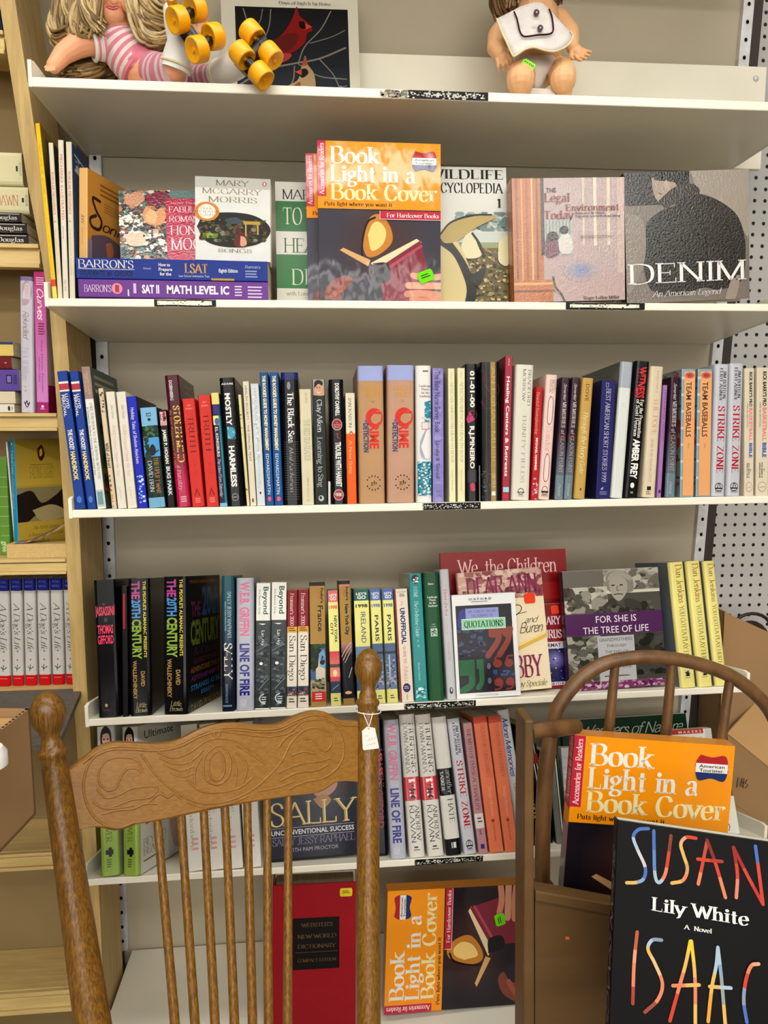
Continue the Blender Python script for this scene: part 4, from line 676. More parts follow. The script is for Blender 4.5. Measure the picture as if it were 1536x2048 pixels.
sb(4, (513, 1166), (510, 1421), 539, .15, 'paperback with white top and grey woodland spine, left one of two identical', by, '#e3e1da', group=g)
sb(4, (543.4, 1164.6), (541, 1420), 572, .15, 'paperback with white top and grey woodland spine, right one of two identical', by, '#e3e1da', group=g)
sd = [(R, 0, 0, 1, .315, '#8f1d2e'), (R, .04, .315, .96, .365, '#d8a93a'), (FF, .15, .325, .85, .36, 2, '#5d1d22'), (D, "Frommer's 2000", .3, .03, .66, .305, '#e6d7d4', 'serif'), (D, 'San Diego', .24, .39, .84, .77, '#22201e', 'serif'), (R, 0, .82, 1, .9, '#46566d'), (N, 0, .82, 1, .9, ['#8d5a4a', '#2e3f5a', '#c2a78b'], 30, .15, 3), (FF, .2, .92, .8, .965, 2, '#57504a')]
g = 'two red topped travel guides'
sb(4, (574.7, 1180), (573.4, 1417), 594, .12, 'red topped city guide with white lower spine, left one of two identical', sd, '#ddd6c8', group=g)
sb(4, (596, 1179), (595.6, 1416), 617.7, .12, 'red topped city guide with white lower spine, right one of two identical', sd, '#ddd6c8', group=g)
sb(4, (618.4, 1164.6), (621.6, 1413), 654, .13, 'tan country guide with a church photograph on its spine', [(R, 0, 0, 1, .03, '#241d19'), (D, "Fodor's", .72, .05, .9, .17, '#241d19', 'sansx'), (D, '1997', .5, .06, .68, .14, '#c9623e', 'sansb'), (D, 'France', .52, .19, .86, .4, '#241d19', 'sansb'), (R, 0, .5, 1, .92, '#4c6a8c'), (R, 0, .5, .6, .7, '#25331f'), (N, 0, .5, 1, .72, ['#1c2a18', '#35502c', '#243a22'], 50, .16, 4), (CC, [(.55, .58), (.9, .55), (1, .7), (.6, .7)], '#7aa0c6'), (PO, [(.5, .68), (.55, .6), (.62, .68), (.95, .7), (.95, .79), (.35, .79), (.35, .7)], '#c8bfae'), (R, 0, .79, 1, .93, '#a99f84'), (N, 0, .77, 1, .88, ['#3a3a30', '#8d8468', '#55603a'], 24, .12, 6), (R, .08, .88, .96, .96, '#c23a34'), (FF, .3, .895, .75, .95, 3, '#eadad2'), (R, 0, .96, 1, 1, '#a98a52')], '#ab8a49', back='#8d6f38')
def lg_(top, ten, yc, city, pic, box='#dcd98c'): return [(R, 0, 0, 1, .1, top), (T, "LET'S", .16, .03, .86, .05, W_, 'sansx'), (T, 'GO', .22, .055, .8, .085, W_, 'sansx'), (T, '1998', .1, .13, .9, .16, yc, 'sansx')] + city + pic + [(R, .06, .9, .96, .99, box), (FF, .3, .93, .72, .97, 2, '#5c5a30')]
sb(4, (655, 1181.5), (662, 1412), 683, .12, 'yellow city guide with a pink top left of the tan city guide', lg_('#d77a80', '', '#d0626a', [(D, 'NEW YORK', .56, .22, .84, .46, '#2c2a1c', 'sansb'), (D, 'CITY', .2, .28, .46, .39, '#2c2a1c', 'sansb')], [(R, 0, .53, 1, .88, '#cf5a62'), (V, 0, .53, 1, .75, '#c9485a', '#e39a7e'), (R, 0, .64, 1, .67, '#5a5560'), (E, .5, .72, .2, .03, '#f0d2ae'), (R, 0, .79, 1, .89, '#39485a'), (S, [(.2, .86), (.8, .82)], .06, '#8fb3b8')]), '#e0dc90', back='#5a2f34')
sb(4, (677, 1162), (686.7, 1410.7), 710, .13, 'tan city guide with night lights on its lower spine', [(R, 0, 0, 1, .028, '#241d19'), (R, 0, .03, 1, .045, '#c98a78'), (D, "Fodor's", .62, .05, .84, .16, '#241d19', 'sansx'), (D, '1997', .36, .06, .56, .13, '#c9623e', 'sansb'), (D, 'New York City', .48, .19, .8, .44, '#241d19', 'sansx'), (R, 0, .5, 1, .96, '#1c1a22'), (V, 0, .5, 1, .6, '#b98a80', '#1c1a22')] + [(S, [(.0 + .15 * i, .62 + .02 * i), (.35 + .15 * i, .56 + .02 * i), (.9, .5 + .03 * i)], .05, '#d9c0b6') for i in range(3)] + [(S, [(.6, .78), (.9, .7)], .05, '#d7c2bc'), (S, [(.2, .65), (.3, .85), (.6, .9)], .1, '#26384a'), (E, .5, .9, .3, .012, '#e6b98a'), (R, 0, .945, 1, .99, '#a98a52')], '#ab8a49', back='#241d19')
pp = [(V, 0, .48, 1, .88, '#5c7090', '#7888a8'), (N, 0, .6, 1, .88, ['#aab4c6', '#4a556d', '#c6b9a6', '#38425a'], 60, .09, 5), (R, 0, .55, 1, .57, '#3c4860'), (R, .3, .58, .45, .8, '#aab4c6')]
sb(4, (707, 1179), (715, 1409), 746, .12, 'yellow country guide with a dark green top behind the oak chair finial', lg_('#2a6f66', '', '#23473c', [(D, 'IRELAND', .42, .2, .76, .47, '#2f5b8d', 'sans')], [(V, 0, .5, 1, .88, '#7d93ab', '#5c7090'), (R, 0, .76, 1, .88, '#3d6a7d')]), '#e0dc90', back='#2a5a50')
g = 'two blue topped city guides'
pa = lg_('#5b79b5', '', '#4e6faa', [(D, 'PARIS', .34, .23, .7, .46, '#2c3c55', 'sansb')], pp)
sb(4, (739.5, 1178.4), (750.5, 1408.6), 772, .12, 'yellow city guide with a blue top, left one of two identical', pa, '#e0dc90', group=g)
sb(4, (764, 1177.7), (774.7, 1407.6), 797, .12, 'yellow city guide with a blue top, right one of two identical', pa, '#e0dc90', group=g)
sb(4, (789, 1178.4), (802.6, 1406), 828.6, .13, 'pale travel guide with blue capitals and a red left edge', [(R, 0, 0, .08, 1, '#b04048'), (R, .2, .025, .9, .03, '#8d857a'), (FF, .35, .045, .8, .075, 2, '#5c554c'), (D, 'THE', .42, .11, .58, .15, '#cf7a58', 'sans'), (D, 'UNOFFICIAL', .34, .17, .72, .49, '#2a2a78', 'sansx'), (D, 'GUIDE TO', .4, .51, .62, .66, '#b86a5c', 'sans'), (D, 'Atlanta', .36, .68, .7, .82, '#cf9480', 'serif'), (E, .5, .875, .3, .04, '#3a2e66'), (FF, .3, .86, .7, .89, 2, '#b9b0cc'), (R, .45, .93, .55, .98, '#b9b0a2')], '#ddd2c4')
sb(4, (817, 1147.7), (830.7, 1407), 857, .18, 'tall turquoise computer manual leaning left of a green spine', [(E, .5, .045, .3, .035, '#1e2c2c'), (N, .3, .02, .75, .07, ['#e6ecea', '#16201f', '#5d6d6c'], 16, .12, 3), (D, 'HTML: The Definitive Guide', .32, .1, .62, .5, '#bfeae4', 'ital'), (FF, .4, .52, .55, .6, 2, '#5cc0ba'), (D, 'Musciano & Kennedy', .36, .7, .52, .84, '#a6ddd8', 'serif'), (N, .1, .88, .9, .99, ['#8fd6d2', '#12777a', '#cfecea'], 24, .14, 6)], '#128e90', back='#b9b6a0', m=GLOSS)
sb(4, (845.5, 1146), (858.5, 1405.5), 890.5, .17, 'plain dark green plant guide with small white lettering', [(T, 'Batson', .3, .08, .64, .095, W_, 'serifb'), (T, 'Landscape', .2, .185, .86, .2, W_, 'serifb'), (T, 'Plants', .32, .208, .74, .223, W_, 'serifb'), (T, 'for the', .32, .231, .74, .246, W_, 'serifb'), (T, 'Southeast', .24, .254, .84, .269, W_, 'serifb'), (T, 'South', .4, .4, .64, .412, '#b9cdbd', 'serif'), (T, 'Carolina', .32, .418, .7, .43, '#b9cdbd', 'serif'), (R, .32, .44, .74, .5, '#cfdcd1'), (R, .36, .447, .7, .493, '#2c5f40'), (N, .37, .45, .69, .49, ['#cfdcd1'], 18, .05, 3)], '#2c5f40', hb=1, m=SATIN)
sb(4, (879, 1139), (895, 1404), 914, .064, 'silver grey hardcover with pink script leaning beside the dark green spine', [(D, 'The', .58, .11, .66, .14, '#c8808c', 'ital'), (D, 'Beersheba', .3, .155, .66, .36, '#c8606c', 'serif'), (D, 'Triangle', .32, .375, .62, .51, '#d59aa2', 'ital'), (D, 'RUYSMANI', .36, .56, .58, .7, '#c98a92', 'serif'), (E, .48, .93, .2, .025, '#2c2a2c'), (E, .5, .925, .1, .014, '#b9b9bd')], '#bcbdc1', hb=1)
# ---- facing covers on the fourth shelf
fb(4, (880, 1106), (1130.7, 1097), (892, 1396), .02, 'large red childrens book standing at the back behind the other covers', [(T, 'We, the Children', .13, .06, .92, .165, '#e9c3c0', 'serif'), (R, 0, .2, 1, 1, '#8d1418'), (R, .8, .24, .97, .36, '#a32024')], '#8f1a1d', Yf=-.222, hb=1)
fb(4, (913.7, 1147), (1082, 1141), (944, 1393), .022, 'advice column collection with a marbled top and magenta capitals', [(R, 0, 0, 1, .24, '#b48a80'), (N, 0, 0, 1, .24, ['#c9a698', '#a06a62', '#d6bcae', '#8d4a48'], 120, .06, 4), (T, 'DEAR ANN,', .09, .05, .97, .2, '#8f1f5c', 'serifb'), (S, [(.55, .3), (.7, .3), (.72, .34), (.66, .38)], .01, '#2c2622'), (S, [(.6, .38), (.78, .36)], .008, '#2c2622'), (T, 'and', .75, .4, .92, .45, '#2c2622', 'script'), (T, 'Buren', .68, .45, .96, .53, '#2c2622', 'script'), (S, [(.6, .66), (.98, .56)], .06, '#d6b45c'), (S, [(.6, .645), (.98, .545)], .012, '#f0dc9c'), (T, 'ABBY', .45, .72, .92, .89, '#8f1f5c', 'serifb'), (T, 'Dear Abby Speciale', .35, .92, .95, .97, '#4a3a30', 'ital')], '#e4d6b8', Yf=-.262, hb=1, stickers=[(.83, .25, .13, .085, '#e8502a', .02, [])])
fb(4, (1035, 1211), (1126, 1209), (1050, 1388), .011, 'dark red dictionary with a starry blue panel partly hidden by the cream book', [(T, 'ICTIONARY', .1, .15, .93, .245, '#ecdada', 'serifb'), (T, 'THESAURUS', .05, .31, .93, .405, '#ecdada', 'serifb'), (R, 0, .45, 1, .53, '#d8d4d8'), (T, 'LARGE FORMAT', .1, .465, .9, .51, '#3a3040', 'sansb'), (R, 0, .53, 1, .92, '#28225c'), (G, .75, .66, .25, .12, '#8f86c0', '#28225c'), (N, 0, .53, 1, .92, ['#4a4290', '#c9c2e8', '#1a1640'], 90, .02, 3), (R, 0, .92, 1, .96, '#d8d4d8'), (T, 'FOR EVERYDAY', .3, .925, .98, .955, '#28225c', 'sansb')], '#8d1a2c', Yf=-.2385, m=GLOSS, stickers=[(.8, .07, .17, .1, '#e8502a', .1, [])])
qt = [(R, .05, .105, .93, .95, '#23202c')] + [(E, .17, .2, .08, .06, '#3c3f8e'), (E, .36, .2, .08, .06, '#3c3f8e'), (S, [(.12, .2), (.1, .3), (.2, .34)], .05, '#3c3f8e')] + [(N, .06, .33, .5, .6, ['#5b4580', '#3f5570', '#2b2838'], 40, .035, 4), (S, [(.72, .37), (.68, .47), (.52, .6)], .09, '#8d4636'), (S, [(.88, .37), (.84, .47), (.7, .6)], .09, '#8d4636'), (CC, [(.55, .34), (.75, .33), (.7, .42), (.56, .42)], '#8d4636'), (CC, [(.76, .34), (.93, .33), (.9, .42), (.78, .42)], '#8d4636'), (R, .06, .63, .3, .78, '#2c6a45'), (S, [(.24, .72), (.24, .86), (.1, .92)], .1, '#2c6a45'), (R, .33, .63, .44, .72, '#2c6a45'), (S, [(.4, .7), (.4, .84), (.34, .9)], .08, '#2c6a45'), (E, .66, .68, .07, .04, '#8d3a30'), (E, .84, .68, .07, .04, '#8d3a30'), (S, [(.62, .68), (.64, .62), (.72, .61)], .03, '#8d3a30'), (S, [(.8, .68), (.82, .62), (.9, .61)], .03, '#8d3a30'), (N, .58, .74, .92, .8, ['#4a5a8d'], 14, .03, 6), (E, .66, .86, .07, .04, '#8d3a30'), (E, .84, .86, .07, .04, '#8d3a30'), (S, [(.72, .87), (.68, .92), (.6, .93)], .03, '#8d3a30'), (S, [(.9, .87), (.86, .92), (.78, .93)], .03, '#8d3a30'), (E, .52, .7, .03, .03, '#6a6a80'), (E, .52, .84, .03, .03, '#6a6a80'), (R, .2, .135, .72, .235, '#9498c8'), (T, 'THE CONCISE OXFORD', .23, .155, .69, .18, '#3a3a6e', 'serif'), (T, 'DICTIONARY OF', .29, .195, .63, .22, '#3a3a6e', 'serif'), (R, .13, .235, .82, .34, '#cfe0cc'), (R, .14, .242, .81, .333, '#8fc4a2'), (T, 'QUOTATIONS', .17, .26, .78, .318, '#1e4030', 'serifb'), (T, 'O X F O R D', .26, .035, .62, .055, '#23202c', 'sansb'), (R, .3, .068, .56, .074, '#8d8a90'), (T, 'FOURTH EDITION', .3, .967, .64, .98, '#6d6a70', 'serif')]
fb(4, (903, 1191), (1029.5, 1186.5), (917, 1396), .022, 'white bordered quotations dictionary with big coloured quotation marks', qt, '#dcdcdc', Yf=-.29, m=GLOSS)
tl_ = [(R, 0, 0, 1, .36, '#77736a'), (R, .42, 0, 1, .2, '#a8a498'), (N, .42, 0, 1, .18, ['#8d897e', '#b9b5a8', '#77736a'], 60, .05, 3), (R, .35, .18, 1, .205, '#cfcabd'), (R, .38, .205, 1, .4, '#5b5850'), (N, 0, .14, .45, .36, ['#9a968a', '#c2beb0', '#5d594f'], 50, .07, 4), (CC, [(.44, .13), (.46, .04), (.58, .01), (.7, .05), (.73, .14), (.7, .2), (.5, .2)], '#8f8b80'), (CC, [(.45, .1), (.5, .03), (.62, .02), (.72, .08), (.69, .1), (.6, .06), (.5, .08)], '#a5a196'), (CC, [(.47, .12), (.5, .07), (.6, .06), (.66, .11), (.65, .2), (.57, .27), (.5, .22)], '#aaa498'), (E, .515, .135, .02, .006, '#37342e'), (E, .6, .135, .02, .006, '#37342e'), (S, [(.56, .14), (.55, .175), (.575, .18)], .008, '#6d695f'), (S, [(.52, .215), (.56, .21), (.61, .215)], .01, '#4a463f'), (CC, [(.3, .36), (.42, .29), (.5, .24), (.57, .3), (.66, .25), (.82, .3), (.95, .37), (.95, .4), (.3, .4)], '#48453e'), (N, .35, .28, .92, .4, ['#57544c', '#37342e', '#6d695f'], 40, .03, 5), (R, 0, .55, 1, .93, '#4f4d45'), (N, 0, .55, .35, .93, ['#8d897e', '#67645a', '#3a3832', '#a5a196'], 50, .05, 6), (N, .66, .55, 1, .9, ['#3a3832', '#57544c', '#2b2924'], 40, .05, 7), (R, 0, .365, 1, .545, '#5c3060'), (T, 'FOR SHE IS', .31, .385, .73, .445, '#e6dde2', 'sans'), (T, 'THE TREE OF LIFE', .17, .475, .85, .535, '#e6dde2', 'sans'), (R, .31, .56, .69, .94, '#b5b4b6'), (T, 'GRANDMOTHERS', .33, .575, .67, .605, '#57534f', 'sans'), (T, 'THROUGH', .4, .63, .6, .655, '#57534f', 'sans'), (T, 'THE EYES OF', .38, .68, .62, .705, '#57534f', 'sans'), (T, 'WOMEN', .42, .73, .58, .755, '#57534f', 'sans'), (T, 'WRITERS', .4, .8, .64, .83, '#57534f', 'sans'), (FF, .36, .89, .64, .91, 1, '#57534f'), (R, 0, .935, 1, 1, '#7d3f68'), (N, 0, .935, 1, 1, ['#a9869d', '#c4a9bb', '#5c2b4c'], 70, .02, 8)]
fb(4, (1124, 1144), (1315.5, 1137), (1144, 1388), .028, 'grandmother anthology with a grey portrait and a purple band', tl_, '#77736a', Yf=-.27, hb=1, spine='#4a2a4e', back='#3a3a44')
dj = [(D, 'Dan Jenkins', .4, .02, .8, .33, '#8a4a2c', 'serif'), (D, 'YOU GOTTA PLAY HURT', .4, .35, .72, .82, '#46392a', 'serif'), (R, .34, .86, .66, .91, '#6d685c'), (N, .34, .86, .66, .91, ['#2c2a26', '#c9c4b6'], 20, .1, 3), (FF, .3, .92, .7, .93, 1, '#8d8676')]
g = 'three yellow sports novels'
for (a, bq, c_, lb) in (((1336, 1125), (1362.5, 1383.7), 1394, 'pale yellow sports novel with a grey cover edge, leftmost of three'), ((1370.6, 1122.7), (1397.5, 1381.5), 1427.5, 'pale yellow sports novel, the middle one of three'), ((1404.5, 1122.7), (1431.5, 1380), 1456, 'pale yellow sports novel, rightmost of three near the cardboard box')):
    sb(4, a, bq, c_, .155, lb, dj, '#e2d98e', back='#77808a', hb=1, group=g)

# ================================================================ fifth shelf
mk = [(R, 0, 0, 1, .33, '#c9c6c4'), (CC, [(.2, .13), (.24, .04), (.5, .0), (.78, .04), (.82, .14), (.9, .2), (.7, .22), (.3, .22), (.12, .2)], '#1d1718'), (CC, [(.3, .1), (.34, .06), (.5, .05), (.68, .06), (.7, .12), (.5, .19)], '#d9b09c'), (S, [(.42, .14), (.5, .15), (.6, .14)], .05, '#b0464c'), (E, .41, .09, .04, .006, K_), (E, .6, .09, .04, .006, K_), (R, .2, .21, .8, .33, '#d8d6d4'), (D, 'ULTIMATE MAKEOVER', .34, .28, .64, .78, '#5a7a3c', 'serif'), (R, .3, .83, .7, .86, '#1c2417'), (R, .45, .815, .62, .875, '#1c2417'), (FF, .35, .89, .6, .95, 4, '#5a7a3c')]
mks = [(R, 0, 0, 1, 1, '#d0cdc4'), (CC, [(.55, .6), (.8, .55), (.98, .7), (.9, .95), (.65, .92)], '#c2a79a'), (R, .8, .62, .97, .72, '#e6d53c'), (FF, .83, .64, .94, .7, 2, '#6d6420'), (R, 0, 0, .6, .42, '#d6d2ca'), (T, 'Ultimate', .1, .04, .7, .1, '#3a3a36', 'sans'), (R, 0, .42, .6, .64, '#2a5a34'), (T, 'MAKE', .05, .5, .55, .62, '#cfd8b0', 'serif'), (R, 0, .64, .55, 1, '#dedbd2'), (FF, .1, .68, .6, .7, 1, '#77736a'), (T, 'BEYOND', .05, .78, .5, .83, '#8d9a80', 'serif'), (T, 'BEAUTY', .05, .84, .5, .89, '#8d9a80', 'serif'), (FF, .05, .92, .5, .94, 1, '#77736a')]
g = 'two green makeover books'
sb(5, (192, 1455), (201.7, 1751), 241, .16, 'lime green makeover book with a dark haired face, left one of two identical', mk, '#9db656', front='#dedbd2', hb=1, group=g)
sb(5, (242, 1455), (245, 1749), 283, .2, 'lime green makeover book with a dark haired face, right one showing its cover', mk, '#9db656', front='#dedbd2', hb=1, group=g, sideops=mks, yaw=-.3)
wl = [(D, 'Jeff and Diane', .5, .2, .72, .62, '#a8a29a', 'serif'), (D, 'Herdenberg', .24, .52, .46, .86, '#b3ada4', 'serif'), (FF, .3, .78, .7, .88, 3, '#d9a9a4')]
for i, (x0, x1, y) in enumerate(((377, 412, 1737), (414, 449, 1735), (452, 487, 1733), (490, 524, 1731))):
    sb(5, (x0 - 16, 1452 - 2 * i), (x0, y), x1, .15, 'white paperback behind the oak chair spindles, ' + ('first from the left of four', 'second from the left of four', 'third from the left of four', 'fourth from the left, beside the navy cover')[i], wl, '#dddad2', group='four white paperbacks behind the chair')
sc = [(V, 0, 0, 1, 1, '#2c4a5c', '#141a30'), (V, 0, .45, 1, 1, '#1c2440', '#12162a'), (CC, [(.3, .3), (.5, .1), (.8, .1), (.98, .25), (.8, .42), (.4, .42)], '#3c3238'), (CC, [(.45, .25), (.55, .14), (.7, .14), (.78, .25), (.7, .36), (.55, .38)], '#c99b80'), (CC, [(.62, .06), (.85, .05), (.82, .16), (.7, .22), (.6, .16)], '#d6a98c'), (CC, [(.42, .2), (.48, .08), (.6, .07), (.64, .13), (.5, .2)], '#b08a5c'), (CC, [(.5, .4), (.62, .36), (.7, .42), (.6, .5)], '#b88f5a'), (T, 'SALLY', .02, .42, .98, .65, '#c9a85c', 'serif'), (T, 'SALLY', .025, .415, .985, .645, '#ecdca8', 'thin'), (R, .03, .67, .94, .673, '#d6d3da'), (T, 'UNCONVENTIONAL SUCCESS', .03, .69, .94, .74, '#dcdbe4', 'sansb'), (R, .03, .76, .94, .763, '#d6d3da'), (T, 'SALLY JESSY RAPHAEL', .04, .775, .94, .845, '#8d83a8', 'serif'), (T, 'WITH PAM PROCTOR', .2, .875, .76, .915, '#a9a5b8', 'sans')]
fb(5, (533, 1528), (712, 1518), (543, 1730), .028, 'navy book with a big gold title facing out behind the oak chair', sc, '#1c2440', Yf=-.27, hb=1, spine='#141a30')
sb(5, (741, 1440), (753, 1718), 777, .15, 'dark book with pink lettering hidden behind the right post of the oak chair', [(D, 'ASSASSINI', .5, .2, .9, .5, '#d0566e', 'sansx'), (D, 'GIFFORD', .3, .52, .8, .8, '#8d2a3c', 'sansx')], '#15131a', hb=1, Yf=-.27)
sb(5, (764, 1441.7), (778.5, 1714), 814.6, .16, 'silver war novel with pink and blue block letters on the fifth shelf', wb, '#b3b5c0', hb=1, group='two silver war novels')
hu = [(D, 'HUNTING', .56, .06, .84, .42, '#3c3a3c', 'serif'), (D, 'DOWN AMANDA', .2, .06, .46, .42, '#55524f', 'serif'), (R, 0, .445, 1, .61, '#c4404c'), (R, .12, .445, .2, .61, '#d9848a'), (R, .6, .445, .75, .61, '#dc7f86'), (N, .3, .46, .7, .6, ['#2a2024', '#f0e6e4'], 22, .13, 3), (D, 'ANDREW', .56, .64, .82, .89, '#3c3a3c', 'serif'), (D, 'KLAVAN', .22, .64, .5, .9, '#3c3a3c', 'serif'), (R, .35, .925, .6, .935, '#3c3a3c'), (FF, .3, .945, .75, .96, 1, '#77736e')]
g = 'two white thrillers with a red band'
sb(5, (796, 1431), (816.7, 1711), 852, .16, 'white thriller with a red splatter band, left one of two identical', hu, '#d3cfc8', hb=1, group=g)
sb(5, (829.7, 1431), (855.7, 1710), 890, .16, 'white thriller with a red splatter band, right one of two identical', hu, '#d3cfc8', hb=1, group=g)
sb(5, (863, 1436), (892.7, 1708.6), 925, .16, 'white novel with a black photo band and black foot right of the thrillers', [(R, 0, .38, 1, .575, '#1d1d20'), (N, .1, .39, .6, .57, ['#4a4a4e', '#2a2a2d'], 20, .14, 3), (D, 'another', .54, .39, .84, .57, '#b3b3b3', 'ital'), (D, 'TASKER', .16, .4, .36, .54, '#cfcfcf', 'serifb'), (D, 'HATE', .46, .6, .78, .77, '#4a4746', 'serif'), (R, 0, .885, 1, 1, '#1a1a1c'), (R, .4, .91, .7, .95, '#cfcfcf'), (R, .46, .9, .52, .96, '#1a1a1c')], '#d3d0ca', hb=1)
sb(5, (894, 1439), (928, 1708.6), 955, .16, 'silver hardcover with red block title leaning on the fifth shelf', sz, '#c3c4cb', hb=1, group='silver baseball novels')
sb(5, (926, 1447.7), (958, 1707), 977, .14, 'mauve paperback on disability with white lower spine beside the peach pair', [(D, 'THE MYTH OF PHYSICAL DISABILITY', .3, .04, .7, .68, '#5a2f3a', 'serif'), (R, 0, .7, 1, .81, '#d8cfca'), (FF, .3, .73, .8, .78, 2, '#6d5a66'), (R, .3, .93, .7, .965, '#4a3a7a'), (D, 'SHE', .35, .82, .6, .86, '#4a3a7a', 'sansb')], '#b98f93')
pe_ = [(R, 0, 0, 1, .05, '#c4583c'), (D, 'PATHS FOR CHRISTIANITY', .45, .06, .72, .46, '#a85f4a', 'serif'), (D, 'Bridge Norman', .45, .52, .68, .74, '#e9b490', 'ital'), (D, 'Courtroom', .46, .78, .62, .92, '#9a4f3c', 'serif'), (E, .5, .77, .12, .012, '#9a4f3c')]
g = 'two peach paperbacks'
sb(5, (946, 1435), (980, 1706), 1009, .15, 'peach coloured paperback, left one of two identical', pe_, '#dc8262', group=g)
sb(5, (976, 1434), (1011, 1704), 1038, .15, 'peach coloured paperback, right one of two identical', pe_, '#dc8262', group=g)
sb(5, (995.6, 1422), (1037, 1688), 1062, .15, 'white book with blue brush script leaning at the far end behind the high chair arm', [(D, 'More Memories', .3, .06, .72, .5, '#2b4aa0', 'scriptb'), (D, 'EMERY/CARTER', .38, .55, .72, .83, '#b9606c', 'serif'), (R, .4, .93, .6, .95, '#55524f')], '#d0d1d2', hb=1, Yf=-.262)
sb(5, (1030, 1450), (1064, 1690), 1085, .15, 'black leaning book with cream letters behind the high chair arm', [(D, 'CATHERINE', .5, .04, .8, .3, '#c9bd94', 'serif'), (D, 'ORALPHA', .3, .5, .8, .8, '#d6c48a', 'serif')], '#1a1715', hb=1, Yf=-.262)
sb(5, (1052, 1490), (1086, 1690), 1108, .14, 'dark striped book leaning behind the bentwood hoop', [(R, .3, 0, .4, 1, '#d0d0d0'), (R, .6, 0, .7, 1, '#b9b9b9'), (R, .2, .1, .9, .2, '#8d3a30')], '#1c1a1c', hb=1, Yf=-.255)
sb(5, (1096, 1510), (1114, 1694), 1134, .14, 'grey green book leaning just right of the bentwood hoop', [(R, 0, 0, .55, 1, '#8b8a82'), (R, .62, 0, .75, 1, '#e0dfd8'), (R, .75, 0, 1, 1, '#1d4030')], '#1d4030', hb=1, Yf=-.262)
fb(5, (1122, 1496), (1186, 1496), (1144, 1690), .02, 'white foil textured book standing behind the boxed light', [(N, 0, 0, 1, 1, ['#c9cbcc', '#e8e8e8', '#9fa4a6'], 90, .08, 3)], '#d4d6d6', Yf=-.245, m=COARSE)
fb(5, (1121, 1442), (1372, 1436), (1150, 1688), .02, 'large dark green nature book at the back of the fifth shelf', [(T, 'Wonders of Nature', .16, .06, .97, .17, '#c9d2c6', 'script'), (R, 0, .24, 1, 1, '#0f3a22')], '#0f4025', Yf=-.14, hb=1)
fb(5, (1340, 1461), (1422, 1458), (1370, 1684), .02, 'white guide book with a red top strip right of the green nature book', [(R, 0, 0, .8, .05, '#b5453a'), (T, 'M A K E R S', .2, .012, .75, .04, '#e6c9c2', 'sansb'), (T, 'Web Guide', .2, .08, .8, .15, '#3a3a3a', 'sans'), (R, .84, 0, 1, 1, '#c9c8c0')], '#dedcd2', Yf=-.2)
fb(5, (1400, 1600), (1468, 1598), (1420, 1686), .008, 'white booklet with a wavy outline peeking out by the shelf end', [(S, [(.6, .3), (.7, .45), (.62, .6), (.74, .75), (.7, .9)], .02, '#3a3a3a')], '#dedcd2', Yf=-.285)
# ================================================================ second shelf
a = 'thin magazine'
sb(2, (70.3, 246), (104.5, 583), 114, .2, 'thin tall yellow magazine at the far left of the second shelf', [(D, 'VIDEO GAME LIFE - AUTUMN', .3, .12, .7, .4, '#b08a12', 'sans'), (D, 'gardening and other home pleasures', .35, .42, .65, .9, '#c9a628', 'sans'), (R, 0, .89, 1, .93, '#d9482a'), (R, 0, .93, 1, .99, '#e9d46a')], '#f0c414', front='#2a3530', name='magazine', cat='magazine', sideops=[(V, 0, 0, 1, .3, '#a5862a', '#2a3530'), (R, .1, .05, .9, .2, '#5c5a3c')])
pm = [(D, 'POPULAR MECHANICS', .28, .19, .74, .46, '#cf5a4c', 'sans'), (FF, .2, .5, .7, .52, 1, '#b9b09a'), (D, 'the practical monthly', .35, .55, .6, .85, '#b9b09a', 'sans')]
sb(2, (96, 285), (114.6, 587), 124.5, .2, 'thin cream mechanics magazine second from the left', pm, '#d8d0ba', front='#2c2a24', name='magazine', cat='magazine', group='two cream mechanics magazines', sideops=[(R, .1, .04, .9, .25, '#5a4a28')])
sb(2, (114.6, 279.5), (125, 587), 136.7, .2, 'frayed cream mechanics magazine with long red lettering in the middle', [(D, 'MECHANIX ILLUSTRATED', .28, .09, .76, .5, '#cf6a62', 'sans'), (D, 'handy home shop', .4, .54, .6, .62, '#57504a', 'sans'), (D, 'May 1952', .4, .88, .62, .95, '#57504a', 'sans')], '#dcd5c6', front='#2c2a24', name='magazine', cat='magazine')
sb(2, (131, 283), (138.5, 587), 150, .2, 'thin cream mechanics magazine with a blue cover next to the stacked blue guide', pm, '#d8d0ba', front='#24507f', name='magazine', cat='magazine', group='two cream mechanics magazines', sideops=[(R, .06, .05, .94, .16, '#c9d3da'), (T, 'POPULAR', .06, .06, .94, .14, '#1e3f6a', 'sansx'), (R, 0, .2, 1, .5, '#24507f'), (CC, [(.1, .55), (.5, .5), (.9, .6), (.8, .9), (.2, .95)], '#8d2f24'), (R, 0, .9, 1, 1, '#2c3b26')])
z2 = shz(2, P(345, 600, -.295).x, -.294)
zz = flat_book(z2 + .002, 158, 537, 570, 603, -.295, .19, 'purple math guide lying flat at the bottom of the two book stack', [(D, "BARRON'S", .3, .03, .68, .17, '#e9cfe4', 'serif'), (E, .5, .2, .3, .028, '#e59aa6'), (T, '1', .3, .19, .7, .21, '#b0445c', 'sansx'), ('f', .1, .255, .9, .262, 1, W_), (R, .25, .285, .8, .3, '#d9c2e2'), (D, 'SAT II', .28, .33, .74, .42, '#f0eaf2', 'sansx'), (D, 'MATH LEVEL IC', .28, .46, .74, .79, '#f0eaf2', 'sansx'), ('f', .2, .82, .85, .86, 4, '#e0cfe6'), ('f', .1, .89, .85, .97, 4, '#d8c2e0')], '#7b4a9c')
